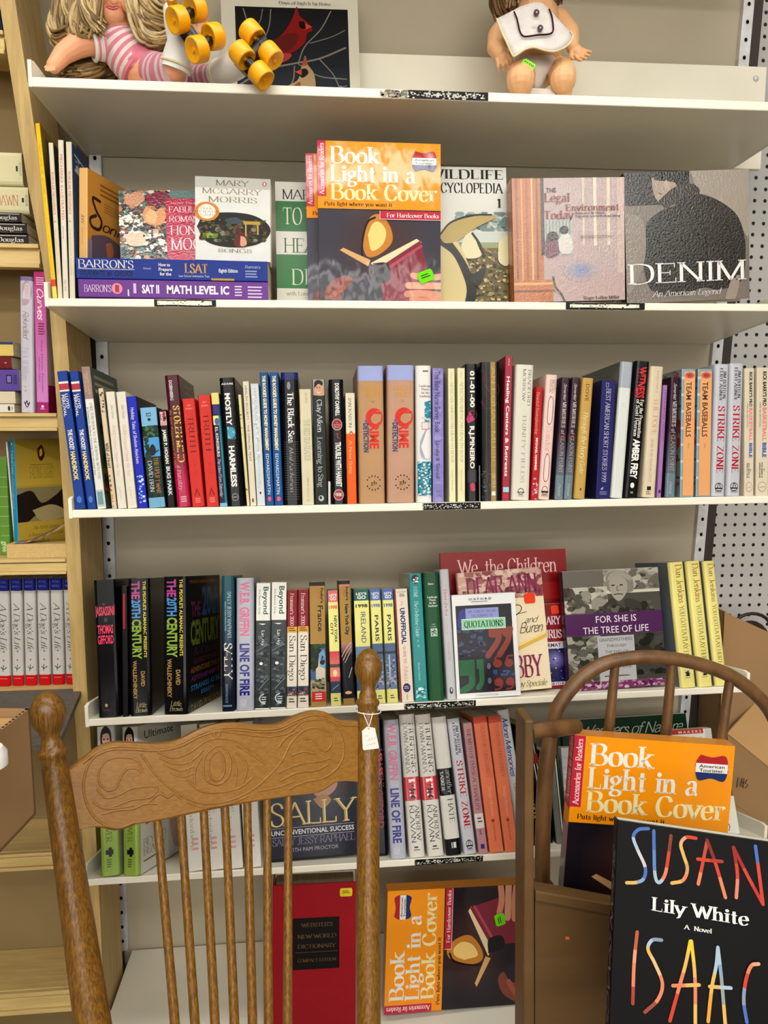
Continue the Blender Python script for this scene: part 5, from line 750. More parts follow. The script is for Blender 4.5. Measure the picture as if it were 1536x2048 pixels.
zz = flat_book(zz, 154, 536, 531, 569, -.294, .19, 'blue law school guide lying flat on the purple guide', [(D, "BARRON'S", .52, .01, .9, .295, W_, 'serif'), (R, .46, .01, .48, .3, W_), (D, "STUDENTS' #1 CHOICE", .16, .02, .4, .29, '#12244f', 'sansx'), (D, 'Sixteen', .5, .345, .6, .385, '#c3cce0', 'sans'), (D, 'How to', .66, .425, .82, .485, W_, 'sansb'), (D, 'Prepare', .44, .425, .6, .495, W_, 'sansb'), (D, 'for the', .22, .43, .38, .49, W_, 'sansb'), (D, 'LSAT', .36, .56, .8, .68, '#d8a85c', 'serifb'), (D, 'Law School Admission Test', .16, .53, .28, .69, '#c3cce0', 'sans'), (D, 'Eighth Edition', .42, .74, .6, .84, '#dfe4ee', 'sansb'), (D, "Barron's", .64, .88, .78, .96, '#c3cce0', 'serif'), ('f', .2, .88, .6, .95, 3, '#9aa8cc'), (R, .02, .7, .12, .82, '#c2a24a')], '#1c3f96')
z3 = zz
sb(z3 + .0005, (158, 336), (158, 521.7), 178, .115, 'peach mass market paperback standing angled on the flat guides', [(D, 'Joni', .3, .5, .7, .62, '#4a3828', 'script'), (D, 'Eareckson', .35, .66, .62, .84, '#dba070', 'sans')], '#e6bd80', front='#c8923f', yaw=-.33, Yf=-.27, sideops=[(V, 0, 0, 1, 1, '#cf9a48', '#c08a3e'), (S, [(.3, .3), (.12, .3), (.2, .42), (.34, .52), (.28, .62), (.1, .62), (.06, .54), (.2, .48)], .05, '#3a2418'), (T, 'oni', .36, .5, .86, .62, '#3a2418', 'scriptb'), (FF, .3, .1, .85, .26, 3, '#9a6a2c'), (FF, .4, .3, .85, .42, 4, '#b07c38'), (CC, [(.1, .72), (.5, .66), (.9, .75), (.95, 1), (.05, 1)], '#6d5a66'), (CC, [(.45, .75), (.6, .72), (.65, .85), (.5, .9)], '#b5704a'), (R, 0, .78, .1, 1, '#8d8490')])
hm = [(R, 0, 0, 1, 1, '#6f8a86'), (N, 0, 0, .55, 1, ['#8a5a52', '#c98f68', '#6a3a50', '#d8bda0', '#4a5a50', '#e0d6c6', '#3a3f36'], 420, .026, 4), (CC, [(.06, .1), (.2, .02), (.28, .12), (.2, .2), (.08, .2)], '#d0a080'), (CC, [(.28, .08), (.45, .02), (.55, .1), (.45, .2), (.32, .2)], '#8a2a4c'), (CC, [(.24, .35), (.3, .22), (.38, .3), (.46, .24), (.5, .36), (.44, .48), (.3, .47)], '#d9a070'), (CC, [(.28, .35), (.34, .27), (.4, .34), (.38, .45), (.3, .44)], '#e6b98c'), (CC, [(.05, .62), (.2, .56), (.3, .64), (.26, .76), (.1, .76)], '#dcc6ae'), (N, .0, .3, .22, .6, ['#efe9df', '#38362c', '#f6f2ea'], 70, .02, 7), (N, .25, .6, .5, .85, ['#efe9df', '#4a463a', '#f6f2ea'], 60, .02, 8), (R, .5, .12, 1, 1, '#bb3359'), (T, 'HOW TO HAVE A', .56, .17, .98, .2, '#e6b3c2', 'sans'), (T, 'FABULOUS,', .53, .235, .99, .31, '#efd9de', 'serif'), (T, 'ROMANTIC', .53, .365, .99, .44, '#efd9de', 'serif'), (T, 'HONEY', .54, .5, .99, .62, '#efd9de', 'serif'), (T, 'MOON', .54, .67, .99, .83, '#efd9de', 'serif'), (T, 'ON A BUDGET', .74, .88, .98, .91, '#e6b3c2', 'sans')]
fb(z3 + .0005, (237, 381), (424, 384), (243.5, 521), .018, 'flowery honeymoon guide with a pink title panel left of the white novel', hm, '#6f8a86', Yf=-.235, m=COARSE, lean=9, group=None)
ms = [(R, 0, 0, 1, .13, '#c2c1bb'), (T, 'MARY', .27, .035, .72, .1, '#7c7458', 'serif'), (T, 'MCGARRY', .09, .135, .89, .2, '#9a8d6c', 'serif'), (T, 'MORRIS', .17, .235, .82, .3, '#9a8d6c', 'serif'), (R, .0, 0, 0, 0, W_), (E, .92, .065, .028, .028, '#b5452c'), (E, .92, .065, .014, .02, '#e6e2da'), (CC, [(.02, .6), (.12, .47), (.4, .42), (.75, .44), (.97, .55), (.98, .68), (.8, .8), (.45, .84), (.15, .78)], '#2a2620'), (N, .05, .5, .95, .78, ['#3a4a26', '#55603a', '#6d5a3c', '#1c1a18', '#8d8a74', '#5a2a2a'], 150, .03, 5), (R, .64, .52, .86, .56, '#b9a04a'), (R, .66, .56, .68, .7, '#c2aa55'), (R, .82, .56, .84, .68, '#c2aa55'), (CC, [(.4, .5), (.55, .48), (.62, .54), (.45, .56)], '#4c5560'), (N, .1, .68, .3, .74, ['#7a9038', '#98ad48'], 16, .04, 6), (CC, [(.55, .68), (.6, .63), (.64, .68), (.68, .82), (.52, .82)], '#6d2a2e'), (CC, [(.6, .7), (.66, .72), (.68, .8), (.6, .82)], '#d9a58c'), (E, .155, .42, .165, .115, '#d08f35'), (E, .155, .42, .115, .088, '#e4e2dc'), (T, 'Book', .07, .365, .24, .4, '#b9a888', 'serif'), (T, 'OPRAHS', .0, .412, .31, .432, '#2a2620', 'wide'), (T, 'Club', .07, .44, .24, .475, '#b9a888', 'serif'), (T, 'SONGS', .3, .86, .75, .9, '#8d836a', 'serif')]
fb(z3 + .0005, (390, 352), (541, 357), (389, 530), .03, 'white novel with an oval street picture standing on the flat blue guide', ms, '#dcdcd8', Yf=-.272, lean=5, m=SATIN, back='#d0cfc9')
mh = [(R, 0, .15, 1, .385, '#2f7d3c'), (R, 0, .565, 1, .83, '#2f7d3c'), (T, 'MARILYN', .09, .06, .85, .135, '#26251f', 'serif'), (T, 'TO YOUR', .1, .2, .95, .33, '#d9dccc', 'serif'), (T, 'HEALTH', .1, .44, .95, .55, '#2f6e38', 'serif'), (T, 'DIARY', .2, .68, .9, .8, '#cfd8c6', 'serif'), (R, 0, .83, 1, 1, '#d3d0c4'), (T, 'with Lonny Martin', .12, .855, .7, .885, '#77736a', 'serif'), (T, 'MD', .1, .95, .25, .98, '#3a3a36', 'serif')]
fb(2, (550, 363), (700, 366), (552.6, 602), .02, 'white and green striped health book partly behind the boxed light', mh, '#dcdad2', Yf=-.226, hb=1)
wi = [(R, 0, 0, 1, .22, '#d6d6d0'), (T, 'WILDLIFE', .02, .02, .96, .085, '#1c1b19', 'serifb'), (T, 'ENCYCLOPEDIA', .02, .115, .96, .185, '#1c1b19', 'serifb'), (R, .02, .2, .98, .205, '#3a3936'), (T, '1', .88, .225, .93, .29, '#1c1b19', 'serifb'), (V, 0, .2, 1, .5, '#d6d6d0', '#cfd0c6'), (T, '1', .88, .225, .93, .29, '#1c1b19', 'serifb'), (N, .35, .32, 1, .46, ['#8fa3a0', '#a9b5b0', '#788d8a'], 90, .05, 3), (R, 0, .47, 1, .56, '#c3cac2'), (R, 0, .54, 1, .6, '#9aa07a'), (R, 0, .58, 1, 1, '#6f6440'), (N, 0, .58, 1, 1, ['#9a8a5a', '#4a4428', '#c2b184', '#3a3522', '#7d7048'], 420, .022, 4), (CC, [(.42, .56), (.5, .46), (.56, .47), (.62, .56), (.66, .64), (.5, .66), (.42, .62)], '#d6cfae'), (S, [(.56, .48), (.64, .55), (.7, .64)], .03, '#2c2b26'), (CC, [(.88, .55), (.95, .5), (1, .5), (1, .7), (.88, .68)], '#d6cfae'), (CC, [(0, .52), (.1, .48), (.34, .52), (.5, .7), (.56, .9), (.5, 1), (0, 1)], '#cbbd8e'), (CC, [(.0, .3), (.12, .42), (.2, .52), (.3, .54), (.5, .72), (.6, .92), (.5, 1), (.44, 1), (.47, .86), (.34, .66), (.2, .58), (0, .5)], '#26241f'), (CC, [(.15, .5), (.3, .41), (.55, .36), (.8, .35), (.84, .37), (.6, .44), (.38, .53), (.22, .55)], '#b5a26a'), (S, [(.16, .49), (.3, .4), (.55, .35), (.8, .345)], .02, '#26241f'), (CC, [(.5, .8), (.72, .72), (.62, .86)], '#38352b')]
fb(2, (850, 333), (1012, 336.5), (858, 606), .024, 'wildlife volume with a penguin photograph right of the boxed light', wi, '#cfcfc8', Yf=-.262, hb=1)
le = [(R, 0, 0, 1, 1, '#b5a2a0'), (R, 0, 0, .27, 1, '#b5743a')] + [(R, .03 + .045 * i, 0, .045 + .045 * i, .82, ['#8d5226', '#d09a62', '#a0622e', '#e0b07a', '#8d5226'][i]) for i in range(5)] + [(R, .25, 0, .28, .62, '#3a3028'), (R, .62, 0, .64, .55, '#c9bdae'), (R, .72, 0, .75, .55, '#d6cbb8'), (R, .84, 0, .87, .55, '#cfc3b2'), (R, .93, 0, 1, 1, '#c3aca6'), (R, 0, .82, .35, 1, '#b5723a'), (R, 0, .84, .36, .86, '#d9a468'), (R, 0, .9, .4, .92, '#8d5226'), (CC, [(.34, .82), (.36, .9), (.42, .96), (.45, 1), (.98, 1), (.98, .78), (.5, .78)], '#b8a09c'), (S, [(.35, .8), (.37, .88), (.42, .94), (.45, 1)], .02, '#5a4a48'), (R, .28, .33, .53, .62, '#a9aeaa')] + [(R, .29 + .03 * i, .34, .3 + .03 * i, .6, '#8d948f') for i in range(8)] + [(CC, [(.28, .52), (.33, .44), (.4, .46), (.42, .6), (.3, .64)], '#7a4a5c'), (E, .35, .47, .05, .04, '#2a2422'), (CC, [(.4, .5), (.45, .44), (.52, .48), (.52, .6), (.42, .6)], '#c9c6c0'), (E, .455, .42, .04, .035, '#211c1a'), (G, .6, .75, .16, .09, '#7a8ab0', '#b5a2a0'), (R, .29, .06, .44, .5, '#b5a2a0'), (T, 'THE', .3, .08, .39, .115, '#4a2a26', 'sansb'), (T, 'Legal', .28, .125, .51, .19, '#8a2f2a', 'serifb'), (T, 'Environment', .47, .215, .95, .265, '#8a2f2a', 'serifb'), (T, 'Today', .28, .265, .55, .33, '#8a2f2a', 'serifb'), (T, 'Business in Its Ethical,', .56, .275, .82, .293, '#4a2a4a', 'sansb'), (T, 'Regulatory, and International Setting', .56, .3, .96, .318, '#4a2a4a', 'sansb'), (T, 'SECOND EDITION', .6, .465, .88, .49, '#7a4a52', 'sans'), (T, 'Roger LeRoy Miller', .62, .965, .95, .99, '#4a2a26', 'serifb')]
le = [q for q in le if not (q[0] == R and q[1:5] == (.29, .06, .44, .5))]
fb(2, (1023, 357), (1248, 355), (1029.5, 607), .04, 'thick law textbook with orange columns on its cover', le, '#b5a2a0', Yf=-.292, hb=1, m=COARSE, spine='#a5662f', lean=1)
de = [(R, 0, 0, 1, 1, '#827a72'), (CC, [(.5, -.1), (1, 0), (1, .5), (.9, .4), (.62, .2)], '#a39a8f'), (R, 0, 0, .52, .25, '#26201e'), (CC, [(.22, .05), (.3, .0), (.42, .02), (.45, .1), (.4, .2), (.3, .24), (.24, .18)], '#a8998a'), (CC, [(.24, .06), (.25, .0), (.45, .0), (.49, .12), (.44, .16), (.41, .09), (.36, .075), (.3, .07)], '#1a1513'), (S, [(.27, .16), (.3, .17)], .006, '#5a4a42'), (E, .335, .095, .02, .03, '#b9a898'), (CC, [(.16, .5), (.18, .38), (.28, .3), (.4, .26), (.5, .2), (.62, .18), (.8, .26), (.92, .38), (.97, .6), (.93, .86), (.75, .92), (.62, .9), (.4, .95), (.2, .9), (.14, .7)], '#37312d'), (CC, [(.27, .22), (.4, .12), (.55, .1), (.6, .17), (.44, .21), (.34, .28)], '#433c36'), (R, .555, .2, .56, .95, '#2a2522'), (S, [(.3, .42), (.42, .38), (.48, .37)], .006, '#57504a'), (CC, [(0, .3), (.14, .36), (.16, .6), (.1, .8), (0, .9)], '#8f877d'), (CC, [(.85, .84), (.92, .82), (.88, 1), (.8, 1)], '#a0948a'), (N, .22, .34, .9, .86, ['#3b342f', '#342e2a', '#3f3833'], 160, .015, 6), (T, 'DENIM', .01, .7, .97, .85, '#e9e7e4', 'serif'), (T, 'An American Legend', .2, .91, .77, .955, '#dfdcd8', 'ital')]
fb(2, (1247, 346), (1497, 344), (1259, 607), .028, 'large grey photo book with a man in a jacket seen from behind', de, '#827a72', Yf=-.288, hb=1, m=COARSE, spine='#2b2624', lean=1.2)

# ---- boxed book lights: one design, four boxes
def light_ops(dark, full=1):
    c = dark; o = [(R, 0, .42, 1, 1, c), (G, .5, .62, .42, .3, '#5a3a34', c), (CC, [(.38, .55), (.42, .47), (.5, .45), (.58, .52), (.6, .62), (.5, .7), (.4, .72), (.36, .65)], '#c98d3c'), (CC, [(.4, .58), (.44, .51), (.5, .5), (.55, .56), (.52, .64), (.43, .68)], '#f3d38c'), (S, [(.42, .76), (.355, .72), (.36, .6), (.4, .5), (.46, .47)], .016, '#1b1114'),
     (PO, [(.17, .68), (.2, .665), (.42, .74), (.4, .78)], '#d8b07c'), (PO, [(.42, .76), (.8, .6), (.84, .62), (.5, .8)], '#ecd9b4'), (PO, [(.5, .78), (.83, .61), (.93, .92), (.9, 1), (.52, 1)], '#8d3347'), (PO, [(.52, .8), (.84, .635), (.85, .65), (.53, .82)], '#b5566a'), (CC, [(.44, .76), (.56, .76), (.58, .86), (.48, .88)], '#20181f'),
     (CC, [(.02, .98), (.1, .88), (.22, .84), (.28, .88), (.2, .93), (.16, 1)], '#8d4a3c')] + [(S, p, w, k) for p, w, k in (([(1, .84), (.88, .85), (.77, .835)], .05, '#d99a7c'), ([(1, .9), (.86, .9), (.73, .9)], .055, '#dca488'), ([(1, .96), (.85, .95), (.72, .955)], .055, '#d4967a'), ([(1, .99), (.86, .995), (.76, .99)], .05, '#cf8f74'), ([(.1, .97), (.2, .92)], .04, '#a8604c'))]
    o += [(R, 0, 0, 1, .42, '#f0a012'), (R, 0, 0, .068, .345, '#c3304e'), (U, 'Accessories for Readers', .014, .015, .052, .335, '#f0d9d9', 'serifb'),(T, 'Book', .1, .035, .51, .135, '#e9e6dc', 'serifb'), (T, 'Light in a', .1, .15, .79, .25, '#e9e6dc', 'serifb'), (T, 'Book Cover', .1, .265, .975, .362, '#efe3b4', 'serifb'), (T, 'Puts light where you want it', .05, .378, .6, .402, '#3a2410', 'serifb')]
    if full: o += [(R, .5, .428, 1, .483, '#c3304e'), (S, [(.5, .43), (.5, .481)], .004, '#f0d9d9'), (S, [(.5, .481), (1, .481)], .004, '#f0d9d9'), (T, 'For Hardcover Books', .555, .442, .985, .468, '#f0d9d9', 'serifb')]
    x0, y0, w, h = .765, .05, .2, .125; q = lambda x, y: (x0 + x * w, y0 + y * h)
    o += [(CC, [q(.12, .0), q(.5, .08), q(.88, .0), q(1, .3), q(.97, .5), q(.5, .52), q(.03, .5), q(0, .3)], '#b3262f'), (CC, [q(.03, .5), q(.5, .48), q(.97, .5), q(1, .7), q(.88, 1), q(.5, .9), q(.12, 1), q(0, .7)], '#233a73'), (R, *q(.0, .33), *q(1, .68), '#e6e4e0'), (T, 'American', *q(.1, .37), *q(.9, .49), '#26262e', 'sansb'), (T, 'Tourister.', *q(.12, .53), *q(.9, .65), '#26262e', 'sansb')]
    return o
stk_ = [(FF, .2, .3, .8, .7, 2, '#2c5a10')]
bsp = [(R, 0, 0, 1, .36, '#b02d48'), (U, 'Accessories for Readers', .2, .02, .75, .33, '#e6c6cc', 'serifb'), (R, 0, .36, 1, .44, '#e59a1e'), (R, 0, .44, 1, 1, '#8d8a90')]
def light_box(sh, TL, TR, BL, Tk, label, dark, **k):
    return fb(sh, TL, TR, BL, Tk, label, light_ops(dark), '#f0a012', m=WRAP, closed=True, spine='#c98a3a', name='boxed_book_light', cat='box', group='boxed book lights in shrink wrap', spineops=bsp, **k)
light_box(2, (611, 307), (845, 314), (617, 602), .03, 'orange boxed book light mostly hidden behind its twin on the second shelf', '#5a5a66', Yf=-.262, lean=2)  # picture ground greyed: glare on the wrap put into the print colour
light_box(2, (634, 281), (881, 290.5), (641, 603.6), .03, 'orange boxed book light facing out in front on the second shelf', '#4a4854', Yf=-.296, lean=2, stickers=[(.875, .84, .13, .075, '#7fe01c', .35, stk_)])  # here too the glare is mixed into the picture's dark colour
# the third lies on its left side: its own up points left
dk = .267 if False else dz
def on_side(p_tl, p_bl, p_tr, Y):
    """box turned a quarter turn: art top at the left; photo points of the picture corners"""
    lean = math.radians(7); n = Vector((.06, -math.cos(lean), math.sin(lean))).normalized(); o = P(*p_bl, Y)
    A = PN(*p_tl, o, n); B = PN(*p_tr, o, n); Wd = (A - o).length; Hh = (B - A).length
    up = -(B - A).normalized(); rt = (A - o).normalized(); rt = (rt - up * rt.dot(up)).normalized(); dp = up.cross(rt)
    # local origin = art bottom left = right bottom corner in the photo
    org = o + (B - A)
    low = min((org + rt * a_ * Wd + up * b_ * Hh + dp * c_ * .03).z for a_ in (0, 1) for b_ in (0, 1) for c_ in (0, 1)); org.z += dz + .0005 - low
    return face_book(frame(org, rt, dp, up), Wd, Hh, .03, 'orange boxed book light lying on its side on the bottom deck', light_ops('#2b232c'), '#f0a012', m=WRAP, closed=True, spine='#c98a3a', name='boxed_book_light', cat='box', group='boxed book lights in shrink wrap', spineops=bsp, stickers=[(.72, .84, .1, .075, '#7fe01c', .25, stk_)])
on_side((760, 1800), (768, 2045), (1028, 1786), PZ(768, 2045, dz).y)
web = [(R, .24, .22, .8, .56, '#211a18'), (T, "WESTER'S", .34, .255, .72, .28, '#8a7050', 'serif'), (T, 'NEW WORLD', .3, .33, .76, .355, '#8a7050', 'serif'), (T, 'DICTIONARY', .3, .395, .76, .42, '#8a7050', 'serif'), (R, .27, .445, .78, .447, '#8a7050'), (T, 'COMPACT EDITION', .3, .49, .76, .51, '#8a7050', 'serif')]
web[1] = (T, "WEBSTER'S", .34, .255, .72, .28, '#8a7050', 'serif')
zd = dz + .0005
fb(zd, (545, 1772), (712, 1764), (545, 2085), .05, 'large red dictionary with a black title panel leaning on the bottom deck', web, '#a5202c', Yf=PZ(545, 2085, dz).y, hb=1, m=MATTE, lean=6, page='#8a7a64', stickers=[(.88, .06, .15, .055, '#e6cf3c', 0, [(FF, .2, .3, .8, .7, 2, '#7a6a20')])])  # page colour darkened to stand in for shade on the top edge

# ================================================================ books in the pine bookcase
zb_ = BSZ['B'] + .0005
rev = lambda t_: [(D, t_, .3, .62, .7, .955, '#cfcac4', 'serifb'), (D, 'IAN FEELINGS', .08, .62, .22, .95, '#77706a', 'sans'), (R, .82, .5, .9, .98, '#bdb8b2')]
bb = '#231b16'
zb_ = flat_book(zb_, -160, 57, 454, 474, -.18, .2, 'black book lying at the bottom of the stack on the upper pine shelf', rev('terDouglas'), bb, group='three black books in a stack')
zb_ = flat_book(zb_, -160, 54, 434, 453, -.18, .2, 'black book lying second from the bottom of the upper pine shelf stack', rev('terDouglas'), bb, group='three black books in a stack')
zb_ = flat_book(zb_, -160, 43, 416, 433, -.18, .2, 'black book lying third from the bottom, just under the cream volumes', rev('terDouglas'), bb, group='three black books in a stack')
cr = lambda t_: ([(D, t_, .3, .68, .66, .9, '#c98a6a', 'serif')] if t_ else []) + [(R, .42, .935, .58, .955, '#2a2622'), (T, 'MORROW', .3, .97, .7, .99, '#8d8674', 'serif')]
zb_ = flat_book(zb_, -150, 58, 366, 415, -.17, .17, 'thick cream volume with pink letters lying on the black books', cr('DAWN'), '#d9d2ae', hb=1, m=SATIN)
zb_ = flat_book(zb_, -150, 46, 306, 365, -.17, .17, 'thick plain cream volume on top of the upper pine shelf stack', cr(''), '#d9d2ae', hb=1, m=SATIN)
zc = BSZ['C'] + .0005
for (u1, vt, vb, c_, lab, ops) in ((29, 805, 821, '#dcd9d0', 'white book at the bottom of the small stack left of the pink spine', [(E, .5, .94, .3, .014, '#3a3a3a'), (R, .3, .97, .7, .98, '#8d8a84')]), (31, 781, 804, '#d9cfb4', 'cream book lying second from the bottom in the small stack', []), (40, 739, 779, '#6a55a0', 'purple book with a black emblem lying in the small stack', [(R, .35, .86, .75, .92, '#211b35'), (R, .4, .87, .7, .91, '#8d7cc0'), (FF, .3, .94, .8, .98, 3, '#33285a')]), (24, 712, 735, '#7a1f2c', 'dark red book lying in the small stack under the yellow one', [(D, 'essays', .5, .75, .7, .85, '#c98a90', 'serif'), (R, .45, .92, .55, .94, '#c9b07a')]), (27, 682, 708, '#dcc676', 'yellow book with a blue top edge on top of the small stack', [(R, .82, 0, 1, 1, '#3d4a78')])):
    zc = flat_book(zc, -150, u1, vt, vb, -.185, .16, lab, ops, c_, back=c_)
sb('C', (38, 552), (41, 820), 68, .16, 'pale lilac memoir with a faded portrait left of the pink spine', [(V, 0, 0, 1, .03, '#8d80b0', '#8d80b0'), (CC, [(.2, .06), (.5, .03), (.85, .06), (.9, .14), (.6, .2), (.2, .2)], '#b9a6b4'), (CC, [(.35, .06), (.6, .05), (.7, .1), (.5, .15)], '#d0bcc2'), (D, 'Rekindled', .26, .25, .66, .46, '#77737c', 'script'), (D, 'Pat & Jill Williams', .2, .52, .6, .76, '#8f8c94', 'thin'), (FF, .3, .8, .5, .86, 2, '#b9b6bc'), (S, [(.3, .92), (.5, .96), (.7, .92), (.55, .94), (.5, .91), (.4, .93), (.3, .92)], .06, '#2a2830')], '#cfcad4', hb=1, Yf=-.19)
sb('C', (65, 542.6), (72.5, 821), 97.7, .15, 'bright pink fitness book with white script beside the pine post', [(V, 0, 0, 1, .92, '#c94a97', '#d592cb'), (R, 0, 0, 1, .1, '#c23a8a'), (FF, .2, .04, .9, .1, 4, '#f0c9e2'), (D, 'Curves', .28, .12, .78, .34, '#f3e9f0', 'scriptb'), (FF, .3, .36, .9, .45, 5, '#8d2a68'), (D, 'Gary Heavin, Founder', .5, .48, .64, .86, '#6d3060', 'sans'), (D, 'and Carol Colman', .25, .6, .38, .78, '#6d3060', 'sans'), (R, 0, .925, 1, 1, '#b02a7c'), (E, .5, .955, .12, .01, '#efd9ea'), (FF, .3, .97, .7, .98, 1, '#efd9ea')], '#d078b8', front='#cdbfb6', Yf=-.19, sideops=[(R, 0, .8, 1, 1, '#a01d62'), (CC, [(.75, .3), (.95, .25), (1, .5), (.8, .52)], '#8d1a2c'), (N, .7, .6, 1, .78, ['#3a3230', '#8d8380'], 14, .06, 3)])
zdd = 'D'
sb('D', (-9, 914), (-1, 1097), 20.5, .15, 'grass green book at the left edge of the lower pine shelf', [(R, .2, .2 + .1 * i, 1, .204 + .1 * i, '#b9cf9a') for i in range(8)] + [(D, 'gree', .3, .86, .8, .97, '#cfe0b0', 'sansb')], '#6f9a44', Yf=-.15)
sb('D', (3, 884), (21, 1096), 24.5, .16, 'very thin white booklet between the green and the turquoise book', [], '#d6d6ce', Yf=-.15)
sb('D', (18.7, 878), (28, 1094), 46, .098, 'turquoise paperback with its yellow landscape cover turned out', [(R, 0, 0, 1, .19, '#1f8fae'), (E, .5, .04, .12, .01, '#dfeef2'), (D, 'Fading Light', .3, .1, .75, .3, '#bfe0ea', 'serif'), (D, 'A quiet seasonal memoir of', .46, .34, .6, .6, '#d0eaf2', 'sans'), (D, 'The lakeside years', .22, .32, .36, .6, '#d0eaf2', 'sans')], '#2c9fcb', front='#b59a3c', Yf=-.15, yaw=-.75, sideops=[(V, 0, 0, 1, .4, '#8a7630', '#bfa647'), (CC, [(.45, .08), (.55, .05), (.6, .14), (.52, .19), (.46, .15)], '#4a1d1a'), (CC, [(.49, .1), (.54, .08), (.55, .13), (.5, .15)], '#bfa647'), (R, .3, .22, .75, .224, '#6a5a24'), (T, 'FADING LIGHT', .28, .24, .78, .34, '#6a5a24', 'thin'), (R, 0, .42, 1, .72, '#8d8460'), (CC, [(0, .48), (.3, .45), (.5, .56), (.8, .5), (1, .44), (1, .62), (.7, .63), (.4, .66), (.2, .72), (0, .73)], '#2c211c'), (CC, [(.3, .62), (.7, .58), (1, .64), (1, .7), (.5, .72)], '#a89a72'), (R, 0, .72, 1, 1, '#b89e42'), (T, 'An Artist Saying', .3, .76, .85, .79, '#4a3d18', 'ital'), (T, 'a Seasonal Quiet Life', .2, .82, .95, .85, '#4a3d18', 'ital'), (T, 'after', .4, .88, .65, .92, '#4a3d18', 'ital')])
# paperback lying with its cover curled up
ob = thing('book', 'worn paperback lying with its front cover curled up', 'book', None); zz0 = BSZ['D'] + .0006
A0, B0 = P(14, 1112, -.19), P(138, 1112, -.19); thk = px(27, -.19); A0.z = zz0
ob.matrix_world = Matrix.Translation(A0); w_ = B0.x - A0.x - .002
b = MB(); b.box((0, 0, 0), (w_, .036, thk), PAGES, '#d6bb86'); ob_p = b.build('page_block', ob)
b = MB(); rows = []
for i in range(15):
    t = i / 14; x = w_ * (.12 + .86 * t); zt_ = thk + .001 + .042 * max(0, (t - .12)) ** 1.6; rows.append([(x, .003 + .01 * t, zt_), (x, .0355, zt_ + .012 * t)])
b.grid(rows, GLOSS, ['#7d7a80', '#8d8a8d', '#a5746a', '#b9a08d', '#8d5a52', '#77736a', '#9a8878', '#8d6a55', '#9a8a74', '#8d7a62', '#a08a68', '#ab9468', '#a58c60', '#9a8050']); cv = b.build('cover', ob); sm = cv.modifiers.new('solid', 'SOLIDIFY'); sm.thickness = .0006
dl = [(R, 0, 0, 1, .11, '#24309a'), (T, 'PETER', .2, .02, .8, .04, '#8d98d8', 'serif'), (T, 'MAYLE', .2, .06, .8, .08, '#8d98d8', 'serif'), (D, "A Dog's Life", .3, .22, .78, .68, '#2a2826', 'ital'), (E, .52, .755, .07, .008, '#c05a6a'), (S, [(.3, .82), (.5, .84), (.75, .82)], .06, '#2a2826'), (S, [(.5, .8), (.45, .86)], .05, '#2a2826'), (R, 0, .9, 1, 1, '#cf2026'), (R, .2, .925, .8, .93, '#e6a0a0')]
DX = [(-7, -11, 1341), (19, 15.5, 1340), (46, 42, 1338.5), (73, 69.5, 1337), (100, 97, 1335), (127, 124.5, 1333)]
for i, (xt, xb2, yb2) in enumerate(DX):
    sb('E', (xt - 4, 1158 - i * .4), (xb2 + 4, yb2), xb2 + 30.3 if i < 5 else xb2 + 26, .15, 'white dog memoir with a blue top, ' + ('leftmost of six, cut by the photo edge', 'second of six from the left', 'third of six from the left', 'fourth of six from the left', 'fifth of six from the left', 'rightmost of six, partly behind the pine post')[i], dl, '#d6d4d0', hb=1, Yf=-.125, group='row of white dog memoirs')
sb('A', (-50, -140), (-16, 60), 7, .15, 'dark blue book on the topmost pine shelf at the photo corner', [(N, 0, 0, 1, 1, ['#22305f', '#16204a'], 30, .2, 3)], '#1c2650', Yf=-.185)
# ================================================================ oak press-back chair (left)
chair = thing('oak_chair', 'golden oak press-back chair with turned finials and slim spindles in front of the shelves', 'chair', Vector((-.2, -.7, 0)))
def addto(root, b, name, **k):
    o = b.build(name, None, **k); o.parent = root; o.matrix_parent_inverse = root.matrix_world.inverted(); return o
def setroot(root, loc): root.matrix_world = Matrix.Translation(loc)
bpy.context.view_layer.update()
YL, YR = -.60, -.43
l0_, r0_ = P(108, 1530, YL), P(735, 1425, YR); l1_ = P(186, 2048, YL - .085)
cn = (r0_ - l0_).cross(l1_ - l0_).normalized()
if cn.y > 0: cn = -cn
Q = lambda u, v, e=0.0: PN(u, v, l0_ - cn * e, cn)          # point on the chair back's plane, e behind it
rp = lambda r, p: r * (p - CAM).length / F * 1.0
def axis_to_floor(a, b_): return a + (b_ - a) * ((a.z - .02) / (a.z - b_.z))
